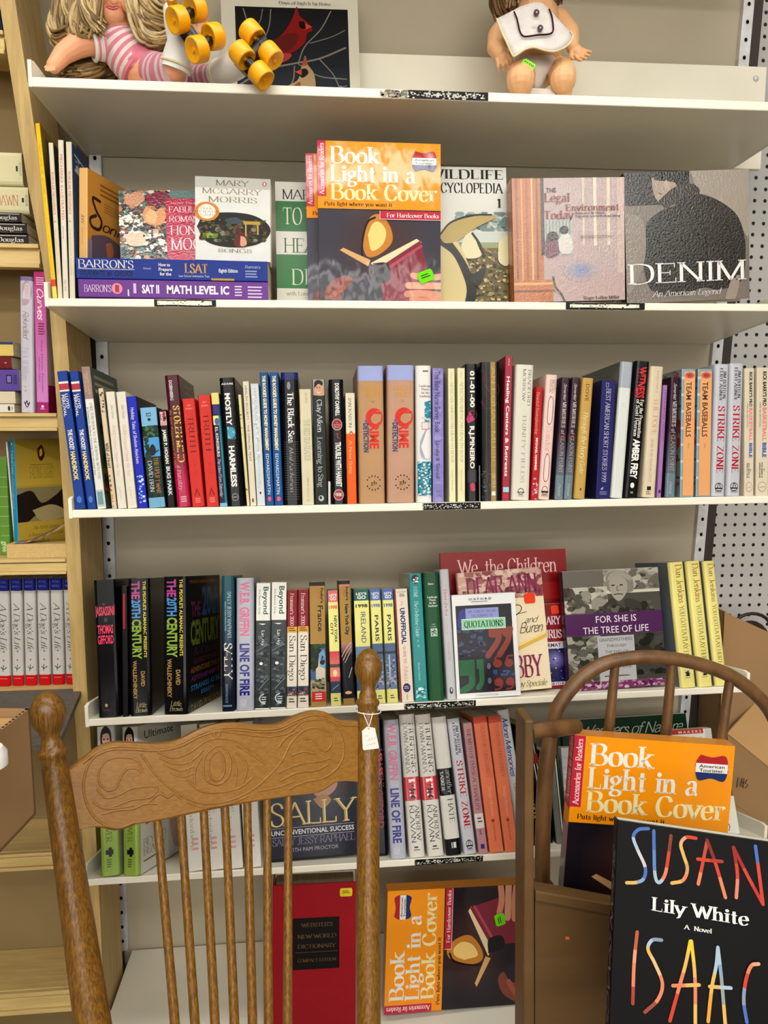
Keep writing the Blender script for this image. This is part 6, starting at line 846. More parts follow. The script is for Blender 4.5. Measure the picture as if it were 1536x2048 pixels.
for (top, bot, fin, w0, w1) in ((Q(107, 1516), Q(186, 2048), ((385, 95), 1), 21.5, 26.5), (Q(735.5, 1413), Q(737, 2048), None, 20.5, 20.0)):
    left = fin is not None; b = MB(); ax = (top - bot).normalized(); seat_p = top + (bot - top) * ((top.z - .44) / (top.z - bot.z))
    n_ = 14; rr0, rr1 = rp(w0, top), rp(w1, bot); k = (top.z - .44) / (top.z - bot.z); rr_s = rr1
    tip = (Q(90, 1382) if left else Q(737.5, 1296)); fl = (tip - top).length; tl2 = (tip - top).normalized()
    b.tube([seat_p, bot, top - ax * .012], [rr_s, rr1, rr0], OAK, n=22)
    # rear leg below the seat
    b.tube([seat_p + Vector((0, 0, .03)), Vector((seat_p.x * 1.03, seat_p.y + .04, 0.001))], [rr_s, rr_s * .8], OAK, n=16)
    addto(chair, b, 'back_post')
    b = MB(); prof = [(-.012, .95), (.0, .97), (.03, 1.12), (.07, 1.16), (.11, 1.1), (.14, .88), (.2, .86), (.26, .74), (.33, .70), (.39, .86), (.47, 1.12), (.56, 1.31), (.65, 1.38), (.75, 1.33), (.86, 1.10), (.94, .74), (.98, .42), (1.0, .05)]
    b.tube([top + tl2 * fl * t if t >= 0 else top + ax * t for t, q in prof], [rr0 * q * (1.0 if left else .96) for t, q in prof], OAK, n=24)
    addto(chair, b, 'finial')
outt = [(122, 1548), (140, 1537), (165, 1518), (194, 1496), (223, 1485), (265, 1485), (315, 1487), (357, 1480), (398, 1460), (432, 1449), (473, 1446), (515, 1450), (557, 1448), (590, 1433), (623, 1422), (652, 1424), (682, 1440), (725, 1442)]
outb = [(725, 1564), (677, 1564), (640, 1585), (577, 1594), (494, 1607), (407, 1624), (315, 1643), (265, 1651), (232, 1662), (190, 1655), (152, 1663), (137, 1666)]
b = MB(); st, sbm = smooth(outt, 4), smooth(outb, 4)
th_ = .018; poly = [Q(p.x, p.y) for p in st + sbm]
cen_ = Vector((sum(p.x for p in poly), sum(p.y for p in poly), sum(p.z for p in poly))) / len(poly)
inn = [p + (cen_ - p).normalized() * .004 for p in poly]; nn = len(poly)
b.face(inn, OAKH); fr_ = [p - cn * .003 for p in poly]; bk = [p - cn * th_ for p in poly]
for A_, B_ in ((inn, fr_), (fr_, bk)):
    for i in range(nn): j = (i + 1) % nn; b.face([A_[i], B_[i], B_[j], A_[j]], OAKH)
b.face(bk[::-1], OAKH)
# pressed carving: ridges with stained grooves beside them
def spiral(cx_, cy_, r0, r1, a0, a1, n=12, ky=.8): return [(cx_ + (r0 + (r1 - r0) * t / n) * math.cos(a0 + (a1 - a0) * t / n), cy_ + ky * (r0 + (r1 - r0) * t / n) * math.sin(a0 + (a1 - a0) * t / n)) for t in range(n + 1)]
Hx = lambda pts: [(140 + x / 2.4, 1420 + y / 2.4) for x, y in pts]
carv = [Hx(p) for p in ([(310, 540), (225, 566), (140, 535), (85, 460), (65, 360), (90, 260), (150, 200), (230, 170), (330, 180), (430, 190), (540, 170)],
    [(350, 290), (320, 240), (250, 225), (180, 240), (140, 290), (140, 350), (180, 385), (220, 375), (240, 330), (270, 285), (320, 280), (345, 300)], [(130, 380), (170, 420), (230, 410), (300, 375), (400, 365), (420, 385), (380, 420), (300, 430), (230, 455), (180, 470)],
    [(150, 500), (230, 480), (300, 475), (360, 450), (420, 450)], [(110, 440), (160, 470), (240, 470), (310, 455)], [(340, 210), (430, 330), (520, 400), (600, 440)], [(600, 440), (680, 450), (780, 430), (880, 380), (960, 310), (1020, 240), (1060, 160), (1120, 100), (1180, 85), (1240, 110), (1255, 160), (1230, 195), (1190, 180), (1170, 140), (1120, 140)],
    [(420, 200), (500, 230), (580, 200), (650, 150), (720, 135), (800, 150), (860, 190), (930, 250)], [(430, 230), (520, 260), (590, 240), (640, 190)], [(450, 260), (530, 290), (590, 270)], [(480, 300), (540, 320), (600, 300)],
    [(640, 290), (650, 220), (700, 175), (740, 180), (770, 240), (765, 310), (730, 350), (690, 355), (650, 330), (640, 290)], [(665, 290), (672, 230), (705, 200), (735, 230), (740, 300), (715, 335), (680, 330), (665, 290)], [(560, 330), (580, 250), (640, 190)], [(600, 370), (600, 290), (630, 230)], [(830, 350), (850, 270), (800, 200)], [(790, 370), (800, 290), (775, 220)], [(560, 330), (620, 385), (720, 395), (820, 370), (880, 320)],
    [(940, 260), (870, 210), (800, 170)], [(1000, 300), (1100, 260), (1200, 245), (1250, 230)], [(1010, 340), (1090, 300), (1180, 290), (1240, 260)], [(1050, 380), (1130, 345), (1220, 325), (1290, 270), (1315, 200), (1300, 120), (1260, 70), (1190, 45), (1110, 60), (1050, 110), (960, 130)], [(960, 130), (860, 120), (760, 105), (700, 100), (620, 130), (540, 170)], [(1000, 180), (1040, 130), (1100, 100)], [(380, 440), (430, 400), (470, 420), (500, 400), (540, 430)], [(900, 390), (1000, 370), (1080, 340)], [(1060, 220), (1120, 200), (1180, 210)], [(700, 100), (690, 120), (710, 130), (720, 110), (700, 100)], [(560, 440), (640, 465), (760, 450), (860, 410)])]
carv += [[(u, v + 9) for u, v in outt[2:]], [(u, v + 14) for u, v in outt[3:-1]]]
for c_ in carv:
    s_ = [Q(p.x, p.y) for p in smooth(c_, 4)]
    b.tube([p - cn * .0008 for p in s_], .0022, OAKH, n=6)
    for off in (Vector((0, 0, -.0024)),):
        for i in range(len(s_) - 1):
            d_ = (s_[i + 1] - s_[i]).normalized(); w_ = cn.cross(d_) * .0012; p0, p1 = s_[i] + off + cn * .0004, s_[i + 1] + off + cn * .0004
            b.face([p0 - w_, p1 - w_, p1 + w_, p0 + w_], GROOVE)
addto(chair, b, 'crest_rail')
tops = [(314, 1640), (361, 1632), (407, 1622), (450, 1614), (494, 1606), (534, 1600), (577, 1593)]; bots = [(350, 2048), (390, 2048), (430, 2048), (469, 2048), (505, 2048), (537, 2048), (575, 2048)]
for (u0, v0), (u1, v1) in zip(tops, bots):
    p0, p1 = Q(u0, v0 - 6, .009), Q(u1, v1, .004); p2 = p0 + (p1 - p0) * ((p0.z - .45) / (p0.z - p1.z)); b = MB(); r_ = rp(7.2, p0)
    b.tube([p0, p1, p2], [r_, r_ * 1.15, r_ * 1.0], OAK, n=12); addto(chair, b, 'spindle')
sl_, sr_ = l0_ + (l1_ - l0_) * ((l0_.z - .44) / (l0_.z - l1_.z)), None
r1_ = Q(737, 2048); sr_ = r0_ + (r1_ - r0_) * ((r0_.z - .44) / (r0_.z - r1_.z)); fw = Vector((cn.x, cn.y, 0)).normalized(); sd_ = (sr_ - sl_).normalized()
b = MB(); b.slab([sl_ - sd_ * .03 - fw * .02, sr_ + sd_ * .03 - fw * .02, sr_ + sd_ * .05 + fw * .40, sl_ - sd_ * .05 + fw * .40], (0, 0, .025), OAKH); addto(chair, b, 'seat', bevel=.004)
for p in (sl_ + fw * .36, sr_ + fw * .36):
    b = MB(); b.tube([p + Vector((0, 0, .01)), p + Vector((0, 0, -p.z + .001)) + fw * .02], [.02, .014], OAK, n=14); addto(chair, b, 'front_leg')
# ---- paper price tag on its string, hung round the right post
tg = thing('price_tag', 'small white price tag tied by a string to the right post of the oak chair', 'tag', Q(738, 1480))
bpy.context.view_layer.update()
b = MB(); f_ = lambda u, v, e=.021: PN(u, v, l0_ + cn * e, cn)
pol = [f_(*p) for p in ((724, 1462), (734.5, 1453), (750, 1456), (758, 1494), (757, 1497), (728, 1500.5), (725.5, 1498))]
b.slab(pol, -cn * .0006, mat('white tag card', '#dedbd2', rough=.7, spec=.2, noise=(40, .05)))
for (s0, s1) in (((731, 1474), (735, 1472)), ((736, 1482), (740, 1476)), ((741, 1481), (746, 1475)), ((748, 1479), (751, 1474)), ((733, 1491), (744, 1489)), ((745, 1488), (751, 1487))):
    b.tube([f_(*s0, .0215), f_((s0[0] + s1[0]) / 2 + 1, (s0[1] + s1[1]) / 2 - 2, .0215), f_(*s1, .0215)], .00035, mat('faint pen', '#a8a5a8', rough=.7), n=4)
b.ell(f_(737, 1457.5, .0212), (.0014, .0006, .0014), mat('tag eyelet', '#7a3f30'), n=8, k=4); addto(tg, b, 'card')
b = MB(); c0 = Q(736, 1422); rr = rp(20.5, c0) + .0036; ax_ = (r0_ - r1_).normalized(); s1_ = cn.cross(ax_).normalized()
b.tube([c0 + (cn * math.cos(t * math.pi / 12) + s1_ * math.sin(t * math.pi / 12)) * rr - ax_ * .004 * math.cos(t * math.pi / 12) for t in range(25)], .0011, mat('cotton string', '#d9d4c8', rough=.8), n=6)
for s0 in ((726, 1432), (746, 1432)): b.tube([f_(s0[0], s0[1] - 7, .0215), f_(738, 1453, .023), f_(737, 1457.5, .0216)], .0009, mat('cotton string', ''), n=6)
addto(tg, b, 'string')

# ================================================================ bentwood high chair (right)
hc = thing('high_chair', 'worn brown bentwood high chair with a hooped back and swung-up tray holding two books', 'high chair', Vector((.4, -.6, 0)))
bpy.context.view_layer.update()
YH = -.50
hp = [(1085, 1790), (1085, 1700), (1087, 1624), (1091, 1550), (1098, 1490), (1107, 1440), (1121, 1405), (1162, 1356), (1212, 1326), (1283, 1314), (1348, 1318), (1408, 1331), (1465, 1354), (1513, 1390), (1545, 1430), (1566, 1490), (1576, 1560), (1580, 1624), (1582, 1700), (1582, 1790)]
lean_h = lambda v: YH - (v - 1314) * .00005
hs = [P(p.x, p.y, lean_h(p.y)) for p in smooth(hp, 4)]
n_ = len(hs); rad_ = []
for i, p in enumerate(smooth(hp, 4)):
    rad_.append(px(17.2 if 1500 < p.y < 1640 else (15.2 if p.y <= 1500 else 16.5), YH))
b = MB(); b.tube(hs, rad_, BENT, n=16, up=(0, 1, 0)); addto(hc, b, 'bentwood_hoop')
for p in (hs[0], hs[-1]):
    b = MB(); b.tube([p + Vector((0, 0, .02)), Vector((p.x + (.02 if p.x < .35 else .0), -.47, .001))], [.018, .014], BENT, n=12); addto(hc, b, 'back_leg')
for (u0, v0, u1, v1) in ((1230, 1332, 1214, 1500), (1344, 1325, 1329, 1500), (1460, 1358, 1439, 1500)):
    a_, c_ = P(u0, v0, lean_h(v0)), P(u1, v1, lean_h(v1)); e_ = a_ + (c_ - a_) * ((a_.z - .60) / (a_.z - c_.z)); b = MB()
    b.tube([a_, c_, e_], [px(9.5, YH), px(11.5, YH), px(11, YH)], BENT, n=12); addto(hc, b, 'spindle')
YT = -.66
arm = lambda u, v, Y=YT: P(u, v, Y)
b = MB(); q = [arm(1047, 2120), arm(1070, 2120), arm(1068, 1441), arm(1050, 1441)]; b.slab(q, (0, .05, 0), BENTP); addto(hc, b, 'tray_arm', bevel=.003)
b = MB(); a_ = arm(1062, 1462, YT + .03); h_ = P(1104, 1462, lean_h(1462)); b.tube([a_, Vector((h_.x - .004, a_.y + .01, a_.z)), h_], [.0115, .0115, .0115], BENT, n=14); addto(hc, b, 'pivot_dowel')
b = MB(); q = [arm(1071, 1803), arm(1500, 1877), arm(1500, 1850), arm(1071, 1784)]
rlv = [arm(1071, 1802), arm(1520, 1889), arm(1520, 1865), arm(1071, 1782)]
b.slab(rlv, (0, .026, 0), BENTP); rail_o = addto(hc, b, 'tray_rail', bevel=.002)
b = MB(); q = [P(1070, 2130, YT + .012), P(1520, 2160, YT + .012), P(1520, 1880, YT + .012), P(1070, 1800, YT + .012)]; b.slab(q, (0, .008, 0), BENTP); pan = addto(hc, b, 'tray_panel')
b = MB(); s_ = P(1130, 1878, YT + .0115); b.slab([s_, s_ + Vector((.007, 0, -.001)), s_ + Vector((.006, 0, .0035)), s_ + Vector((.001, 0, .004))], (0, -.0006, 0), mat('torn orange sticker', '#e0602c', rough=.6)); addto(hc, b, 'torn_sticker')
# hidden support: seat board and front legs behind the tray
HB_ = light_box(None, (1150, 1470), (1468, 1506), (1137, 1880), .03, 'bright orange boxed book light held in the hooped wooden high chair', '#241c26', Yf=-.580, yaw=6, lean=5)
SEATZ = LOW[HB_.name] - .0005
x0_, x1_ = P(1098, 1800, -.5).x, P(1580, 1800, -.5).x
b = MB(); b.box((x0_ - .012, YT + .03, SEATZ - .02), (x1_ + .0, YH - .02, SEATZ), BENTP); addto(hc, b, 'seat')
for xx in (x0_ + .005, x1_ - .02):
    b = MB(); b.tube([Vector((xx, YT + .075, SEATZ - .01)), Vector((xx, YT + .06, .001))], [.018, .014], BENT, n=12); addto(hc, b, 'front_leg')
li = lambda pts: [((1000 + x / 2.474 - 1236) / 420, (1220 + y / 2.474 - 1640 - (x / 2.474 + 1000 - 1236) * .17) / 585) for x, y in pts]
B1, B2, B3, B4, B5 = '#5a78b8', '#a9bcc8', '#d9b26a', '#c8503c', '#d98a6a'
ar_ = [(li([(740, 1085), (690, 1090), (665, 1130), (690, 1200), (730, 1290), (725, 1350), (690, 1370), (640, 1372)]), [B1, B1, B2, '#c9c0c8', B1, '#8da5c0', B3]), (li([(768, 1098), (772, 1200), (780, 1330), (800, 1372), (830, 1330), (845, 1230), (855, 1125)]), [B1, '#6a8cc0', B2, B2, B5, B4, '#8d4a3c']),
    (li([(980, 1140), (930, 1135), (905, 1170), (920, 1230), (940, 1300), (920, 1360), (865, 1375)]), [B4, '#d9a08a', B3, B3, '#c9a070', B5, B3]), (li([(995, 1380), (1010, 1300), (1035, 1160)]), [B5, B4, '#b9584a']), (li([(1035, 1150), (1080, 1280), (1128, 1450)]), ['#8d3a34', B4, B5]), (li([(990, 1250), (1050, 1258), (1110, 1264)]), [B4, '#b0443a']),
    (li([(1180, 1450), (1185, 1330), (1165, 1190)]), ['#d98a7a', B4, '#a03a34']), (li([(1165, 1190), (1230, 1330), (1308, 1485)]), ['#a03a34', B4, '#b9443c']), (li([(1308, 1485), (1290, 1330), (1272, 1185)]), [B4, '#c9574a', B1]),
    (li([(700, 1625), (690, 1780), (690, 1980)]), ['#b9684a', '#e0a080', B5, '#a8503c']), (li([(820, 1665), (775, 1665), (755, 1710), (790, 1780), (830, 1880), (810, 1960), (750, 2020)]), ['#8d9ab0', B2, B3, '#e0b890', B5, B5, '#9a5a48']), (li([(870, 2060), (910, 1900), (940, 1780), (960, 1670)]), [B4, B5, B3, '#e6c24a']), (li([(965, 1670), (985, 1850), (990, 2070)]), ['#e6c24a', B3, B5, B3]), (li([(880, 1890), (940, 1888), (1005, 1885)]), [B5, B3]),
    (li([(1050, 2060), (1065, 1900), (1085, 1790), (1092, 1700)]), ['#e0a24a', B3, B2, B2]), (li([(1092, 1700), (1110, 1850), (1130, 2070)]), [B2, '#8da5b8', '#9aa0a0', B3]), (li([(1055, 1892), (1100, 1895), (1155, 1898)]), [B3, B2]), (li([(1285, 1780), (1250, 1790), (1225, 1860), (1215, 1960), (1230, 2060)]), ['#d9a88a', B5, B4, '#8d9ab0', B1]), ]
ar_ += [(li([(1560, 1890), (1520, 1890), (1500, 1930), (1490, 1970), (1530, 2010), (1545, 2060), (1500, 2120), (1450, 2110)]), [B4, B3, B2])]
lw = [('Z', p, .016, c_) for p, c_ in ar_]
tx_ = lambda s, x0, y0, x1, y1, st: (T, s, *li([(x0, y0)])[0], *li([(x1, y1)])[0], '#e6e4e0', st)
lx0, ly0 = li([(765, 1450)])[0]; lx1, ly1 = li([(1240, 1600)])[0]
ty = lambda s, x0, yt, x1, yb, st: (T, s, li([(x0, yt)])[0][0], li([(x0, yt)])[0][1], li([(x1, yt)])[0][0], li([(x0, yb)])[0][1], '#e6e4e0', st)
lw += [ty('Lily White', 765, 1445, 1240, 1512, 'serifb'), ty('A  Novel', 925, 1585, 1062, 1607, 'serifb')]
nov = fb(None, (1236, 1641), (1656, 1714), (1228, 2222), .034, 'large black novel with multicoloured brush lettering in front on the high chair', lw, '#0d0d0f', Yf=-.862, yaw=13, lean=21, hb=1, m=BLACKJ, page='#55524c', spine='#141416', spineops=[(D, 'SUSAN ISAACS', .3, .1, .75, .75, '#8d8a88', 'scriptb')])

FZ = LOW[nov.name] - .0005
b = MB(); b.box((x0_ + .02, -.90, FZ - .018), (x1_ + .02, -.825, FZ), BENTP); addto(hc, b, 'foot_board', bevel=.003)
for xx in (x0_ + .05, x1_ - .02):
    b = MB(); b.box((xx, -.88, .001), (xx + .025, -.855, FZ - .018), BENTP); addto(hc, b, 'foot_board_leg')
    b = MB(); b.box((xx, -.83, FZ - .016), (xx + .02, YT + .004, FZ - .002), BENTP); addto(hc, b, 'foot_board_bracket')
# ================================================================ cardboard boxes
cb = thing('cardboard_box', 'open brown cardboard box at the left edge in front of the oak chair', 'cardboard box', None)
bk_t, bk_b = P(59, 1417, -.80), P(88, 1628, -.80); X0 = bk_t.x; ztp, zbt = bk_t.z, bk_b.z
setroot(cb, Vector((X0 - .2, -.95, zbt))); bpy.context.view_layer.update()
fr_y = -1.22; fx = P(0, 1505, 0); dirx = Vector((-.12, -1, 0)).normalized()
fcorn = Vector((X0, -.80, 0)) + dirx * .40; wth = .004; lft = Vector((-1, .12, 0)).normalized() * .36
A_, B_ = Vector((X0, -.80, 0)), fcorn; C_, D_ = B_ + lft, A_ + lft
def wall(p, q_, z0, z1, inward): 
    b = MB(); i_ = inward * wth; b.hexa([(p.x, p.y, z0), (q_.x, q_.y, z0), (q_.x + i_.x, q_.y + i_.y, z0), (p.x + i_.x, p.y + i_.y, z0), (p.x, p.y, z1), (q_.x, q_.y, z1), (q_.x + i_.x, q_.y + i_.y, z1), (p.x + i_.x, p.y + i_.y, z1)], CARD); return b
inw = lft.normalized(); fwd = dirx
for (p, q_, i_) in ((A_, B_, inw), (B_, C_, -fwd), (C_, D_, -inw), (D_, A_, fwd)): addto(cb, wall(p, q_, zbt, ztp, i_), 'box_wall')
b = MB(); b.slab([(p.x, p.y, zbt) for p in (A_, B_, C_, D_)], (0, 0, .004), CARD); addto(cb, b, 'box_bottom')
b = MB()
for i in range(60):
    p = A_ + (B_ - A_) * (i + .3) / 60 + inw * .001; p2 = A_ + (B_ - A_) * (i + .7) / 60 + inw * .003; b.box((min(p.x, p2.x), min(p.y, p2.y), ztp), (max(p.x, p2.x), max(p.y, p2.y), ztp + .0004), HOLE)
addto(cb, b, 'corrugated_edge')
b = MB(); iz = ztp - .012; b.slab([(p.x, p.y, iz) for p in (A_ + inw * .006 - fwd * -.006, B_ + inw * .006 + fwd * -.006, C_ - inw * .006 + fwd * -.006, D_ - inw * .006 + fwd * .006)], (0, 0, .003), CARDI); addto(cb, b, 'folded_flap')
# a white cup standing in it, cut by the photo edge, and the stand that carries the box outside the frame
cp = P(-28, 1492, -.92); cu = thing('white_lid', 'round white plastic lid lying in the cardboard box at the left photo edge', 'lid', Vector((cp.x, cp.y, iz + .0035))); 
b = MB(); b.tube([(0, 0, 0), (0, 0, .012), (0, 0, .018)], [.018, .018, .014], WHITEP, n=24); b.build('lid', cu)
stn = thing('side_table', 'plain wooden stand under the cardboard box at the left', 'table', Vector((C_.x, C_.y, 0))); bpy.context.view_layer.update()
b = MB(); b.slab([(p.x, p.y, zbt - .021) for p in (D_ + (A_ - D_) * .35, C_ + (B_ - C_) * .35, C_ - (B_ - C_) * .2, D_ - (A_ - D_) * .2)], (0, 0, .02), PINEH); addto(stn, b, 'table_top')
for p in (D_ + (A_ - D_) * .25, C_ + (B_ - C_) * .25, C_ - (B_ - C_) * .1, D_ - (A_ - D_) * .1):
    b = MB(); b.box((p.x - .012, p.y - .012, .0005), (p.x + .012, p.y + .012, zbt - .0215), PINE); addto(stn, b, 'leg')
# right box
rb_ = thing('cardboard_box', 'large brown cardboard box with folded flaps right of the shelving', 'cardboard box', None)
YBX = -.10; tl3 = P(1449, 1224, YBX); setroot(rb_, Vector((tl3.x + .15, YBX, 0))); bpy.context.view_layer.update()
zt3 = tl3.z; xa = tl3.x + .02; 
b = MB(); q = [P(1449, 1224, YBX), P(1600, 1293, YBX - .02), P(1640, 1700, YBX - .03), P(1462, 1612, YBX)]; q[2].z = .0; q[2].x = q[1].x; q[3] = Vector((q[0].x + .02, YBX, 0.0)); q[3].z = .001; q[2].z = .001
b.slab(q, (0, .005, 0), CARD); addto(rb_, b, 'box_wall')
b = MB(); b.slab([q[0], q[3], q[3] + Vector((.0, .094, 0)), q[0] + Vector((.0, .094, 0))], (.005, 0, 0), CARD); addto(rb_, b, 'box_wall')
b = MB(); b.slab([q[1], q[2], q[2] + Vector((.0, .11, 0)), q[1] + Vector((.0, .11, 0))], (.005, 0, 0), CARD); addto(rb_, b, 'box_wall')
b = MB(); zb_b = P(1502, 1260, -.053).z - .1135 - .0045; e0 = Vector((q[3].x + .006, YBX + .0055, zb_b)); e1 = Vector((q[2].x - .001, YBX + .0055, zb_b)); b.slab([e0, e1, e1 + Vector((0, .088, 0)), e0 + Vector((0, .088, 0))], (0, 0, .004), CARD); addto(rb_, b, 'box_bottom')
b = MB(); b.slab([P(1511, 1405, YBX - .012), P(1455, 1467, YBX - .03), P(1560, 1552, YBX - .045), P(1620, 1480, YBX - .02)], (0, .004, 0), CARDI); addto(rb_, b, 'flap')
b = MB(); b.slab([P(1455, 1468, YBX - .028), P(1466, 1606, YBX - .012), P(1580, 1680, YBX - .025), P(1562, 1553, YBX - .043)], (0, .004, 0), CARD)
FC2 = lambda u, v: P(u, v, YBX - .05)
for s_ in ([(1476, 1555), (1473, 1575)], [(1480, 1572), (1484, 1556), (1484, 1574)], [(1488, 1557), (1486, 1576)], [(1494, 1559), (1490, 1566), (1496, 1570), (1490, 1577)], [(1484, 1565), (1488, 1566)]):
    b.tube([P(u, v, YBX - .0365 + (v - 1555) * .0002) for u, v in s_], .0009, HOLE, n=4)
addto(rb_, b, 'flap')
lb = thing('leather_bag', 'dark brown leather bag on top of the right cardboard box', 'bag', None); pb = P(1502, 1260, -.053); setroot(lb, pb); bpy.context.view_layer.update()
b = MB(); b.ell(pb + Vector((.0, 0, -.045)), (.05, .034, .068), LEATHER, n=20, k=12); addto(lb, b, 'bag_body')
b = MB(); b.tube([pb + Vector((.05 * math.cos(t), -.0, .0 + .04 * math.sin(t))) for t in [i * math.pi / 12 for i in range(13)]], .004, LEATHER, n=8); addto(lb, b, 'strap')

# ================================================================ cardinal picture on the top shelf
pic = [(R, 0, 0, 1, 1, '#d8d4c6'), (R, .1, .17, .925, .93, '#23262c'), (V, .1, .17, .925, .93, '#1d1d22', '#343a44')] + [(S, p, w, '#8d8a80') for p, w in (([(.1, .8), (.3, .66), (.5, .6), (.7, .55), (.9, .45)], .012), ([(.55, .6), (.7, .7), (.9, .72)], .008), ([(.3, .66), (.26, .5), (.2, .3), (.16, .14)], .008), ([(.26, .5), (.34, .3), (.36, .14)], .007), ([(.22, .36), (.28, .24), (.3, .14)], .006), ([(.55, .59), (.6, .45), (.72, .3), (.8, .14)], .008), ([(.64, .42), (.8, .36), (.9, .3)], .006), ([(.7, .55), (.8, .68), (.85, .8), (.9, .84)], .008), ([(.4, .9), (.5, .76), (.52, .62)], .008), ([(.6, .8), (.75, .82), (.9, .78)], .006), ([(.14, .5), (.24, .46)], .006))] + [
    (CC, [(.3, .58), (.36, .44), (.46, .32), (.52, .2), (.55, .11), (.57, .19), (.63, .25), (.66, .31), (.62, .34), (.6, .42), (.52, .5), (.42, .54), (.36, .58)], '#8f1f22'), (CC, [(.3, .52), (.38, .4), (.5, .34), (.56, .36), (.5, .48), (.38, .52)], '#6d2422'), (PO, [(.6, .25), (.66, .28), (.6, .31)], '#c9563c'), (CC, [(.56, .24), (.6, .24), (.61, .3), (.57, .29)], '#1a1214'), (CC, [(.28, .56), (.4, .52), (.5, .52), (.46, .58), (.34, .62)], '#b04a4c'),
    (CC, [(.4, .9), (.46, .8), (.54, .74), (.56, .66), (.58, .6), (.6, .53), (.62, .61), (.66, .68), (.67, .8), (.64, .9)], '#b39a78'), (CC, [(.44, .9), (.5, .8), (.56, .76), (.54, .86), (.5, .9)], '#9a5a4a'), (CC, [(.54, .66), (.6, .64), (.62, .68), (.58, .72), (.55, .7)], '#2a2220'), (PO, [(.52, .67), (.57, .65), (.57, .7)], '#c95a4a'), (PO, [(.57, .62), (.6, .53), (.62, .61)], '#a8624a'), (CC, [(.8, .84), (.86, .78), (.88, .88), (.82, .9)], '#9a8a6a'), (T, 'Days of high h by Rona', .42, .125, .8, .145, '#4a4640', 'serif')]
my = lambda y: .165 + (y - .12) * .79
def remap(o_):
    if o_[0] in 'RV' and o_[1] == 0: return o_
    if o_[0] in 'RV': return o_[:2] + (my(.12),) + o_[3:4] + (my(.905),) + o_[5:]
    if o_[0] in 'SPC': return (o_[0], [(x, my(y)) for x, y in o_[1]]) + o_[2:]
    return o_
pic = [remap(o_) for o_ in pic]
fb(1, (440, -38), (714, -27), (448, 168), .014, 'white bordered book with two cardinals on bare branches standing on the top shelf', pic, '#d8d4c6', Yf=-.10, lean=6, m=GLOSS)

# ================================================================ dolls
def remesh(o, vox, sm=6):
    r = o.modifiers.new('remesh', 'REMESH'); r.mode = 'VOXEL'; r.voxel_size = vox; r.use_smooth_shade = True
    s = o.modifiers.new('smooth', 'SMOOTH'); s.factor = .5; s.iterations = sm
def hand(b, wrist, d, side_, nrm, L, m, curl=.35, thumb=1):
    """small doll hand: palm plus four fingers and a thumb. d = pointing, side_ = across, nrm = palm normal"""
    d, side_, nrm = d.normalized(), side_.normalized(), nrm.normalized()
    b.ell(wrist + d * L * .28, (L * .25, L * .36, L * .16), m, axes=(side_, d, nrm), n=12, k=8)
    for i, ln in enumerate((.40, .48, .46, .36)):
        s_ = (i - 1.5) * .145 * L; p0 = wrist + d * L * .5 + side_ * s_; p1 = p0 + d * L * ln * .5 + side_ * s_ * .25 + nrm * L * .05; p2 = p1 + d * L * ln * .5 * (1 - curl) + nrm * L * ln * .5 * curl * 1.3
        b.tube([p0 - d * L * .1, p0, p1, p2], [L * .075, L * .075, L * .07, L * .05], m, n=8); b.ell(p2, (L * .05,) * 3, m, n=8, k=6)
    p0 = wrist + d * L * .2 + side_ * thumb * L * .2; p1 = p0 + (d * .6 + side_ * thumb * .8).normalized() * L * .26; p2 = p1 + (d + nrm * .4).normalized() * L * .18
    b.tube([p0, p1, p2], [L * .1, L * .085, L * .06], m, n=8); b.ell(p2, (L * .06,) * 3, m, n=8, k=6)
def limb(b, pts, rads, m, n=14): 
    b.tube(pts, rads, m, n=n); b.ell(pts[0], (rads[0],) * 3, m, n=12, k=8); b.ell(pts[-1], (rads[-1],) * 3, m, n=12, k=8)
Vx, Vy, Vz = Vector((1, 0, 0)), Vector((0, 1, 0)), Vector((0, 0, 1))
sk = thing('doll', 'blond doll in striped shirt and yellow wheeled roller skates on the top shelf', 'doll', None)
setroot(sk, Vector((P(230, 150, -.2).x, -.2, shz(1, P(230, 150, -.2).x, -.2)))); bpy.context.view_layer.update()
b = MB(); head = P(228, -14, -.19); hr = px(58, -.19)
b.ell(head, (hr * .92, hr * .9, hr * 1.05), VINYL, n=24, k=16); b.ell(P(224, 36, -.215), (hr * .42, hr * .34, hr * .3), VINYL); b.ell(P(228, 2, -.245), (hr * .12, hr * .12, hr * .12), VINYL, n=10, k=8)
b.ell(P(190, 8, -.225), (hr * .3, hr * .22, hr * .3), VINYL); b.ell(P(262, 8, -.225), (hr * .3, hr * .22, hr * .3), VINYL)
limb(b, [P(232, 40, -.2), P(240, 75, -.2)], [hr * .42, hr * .42], VINYL)
limb(b, [P(215, 92, -.2), P(178, 86, -.215), P(150, 92, -.225), P(125, 110, -.235), P(107, 132, -.248)], [px(q, -.2) for q in (20, 20, 20, 16, 12)], VINYL)
hand(b, P(106, 128, -.25), P(97, 152, -.27) - P(106, 128, -.25), Vx, -Vy, px(27, -.24), VINYL, curl=.3, thumb=-1)
limb(b, [P(300, 90, -.14), P(345, 88, -.13), P(386, 74, -.15), P(399, 66, -.16)], [px(q, -.15) for q in (17, 16, 13, 10)], VINYL)
hand(b, P(398, 66, -.16), P(410, 36, -.17) - P(398, 66, -.16), Vx, -Vy, px(30, -.16), VINYL, curl=.4, thumb=-1)
limb(b, [P(240, 90, -.19), P(285, 135, -.19)], [px(34, -.19), px(36, -.19)], VINYL)
limb(b, [P(283, 150, -.2), P(315, 148, -.235), P(345, 136, -.26)], [px(27, -.2), px(29, -.23), px(26, -.26)], VINYL)
limb(b, [P(300, 142, -.17), P(360, 152, -.17), P(420, 152, -.2)], [px(24, -.17), px(18, -.17), px(15, -.2)], VINYL)
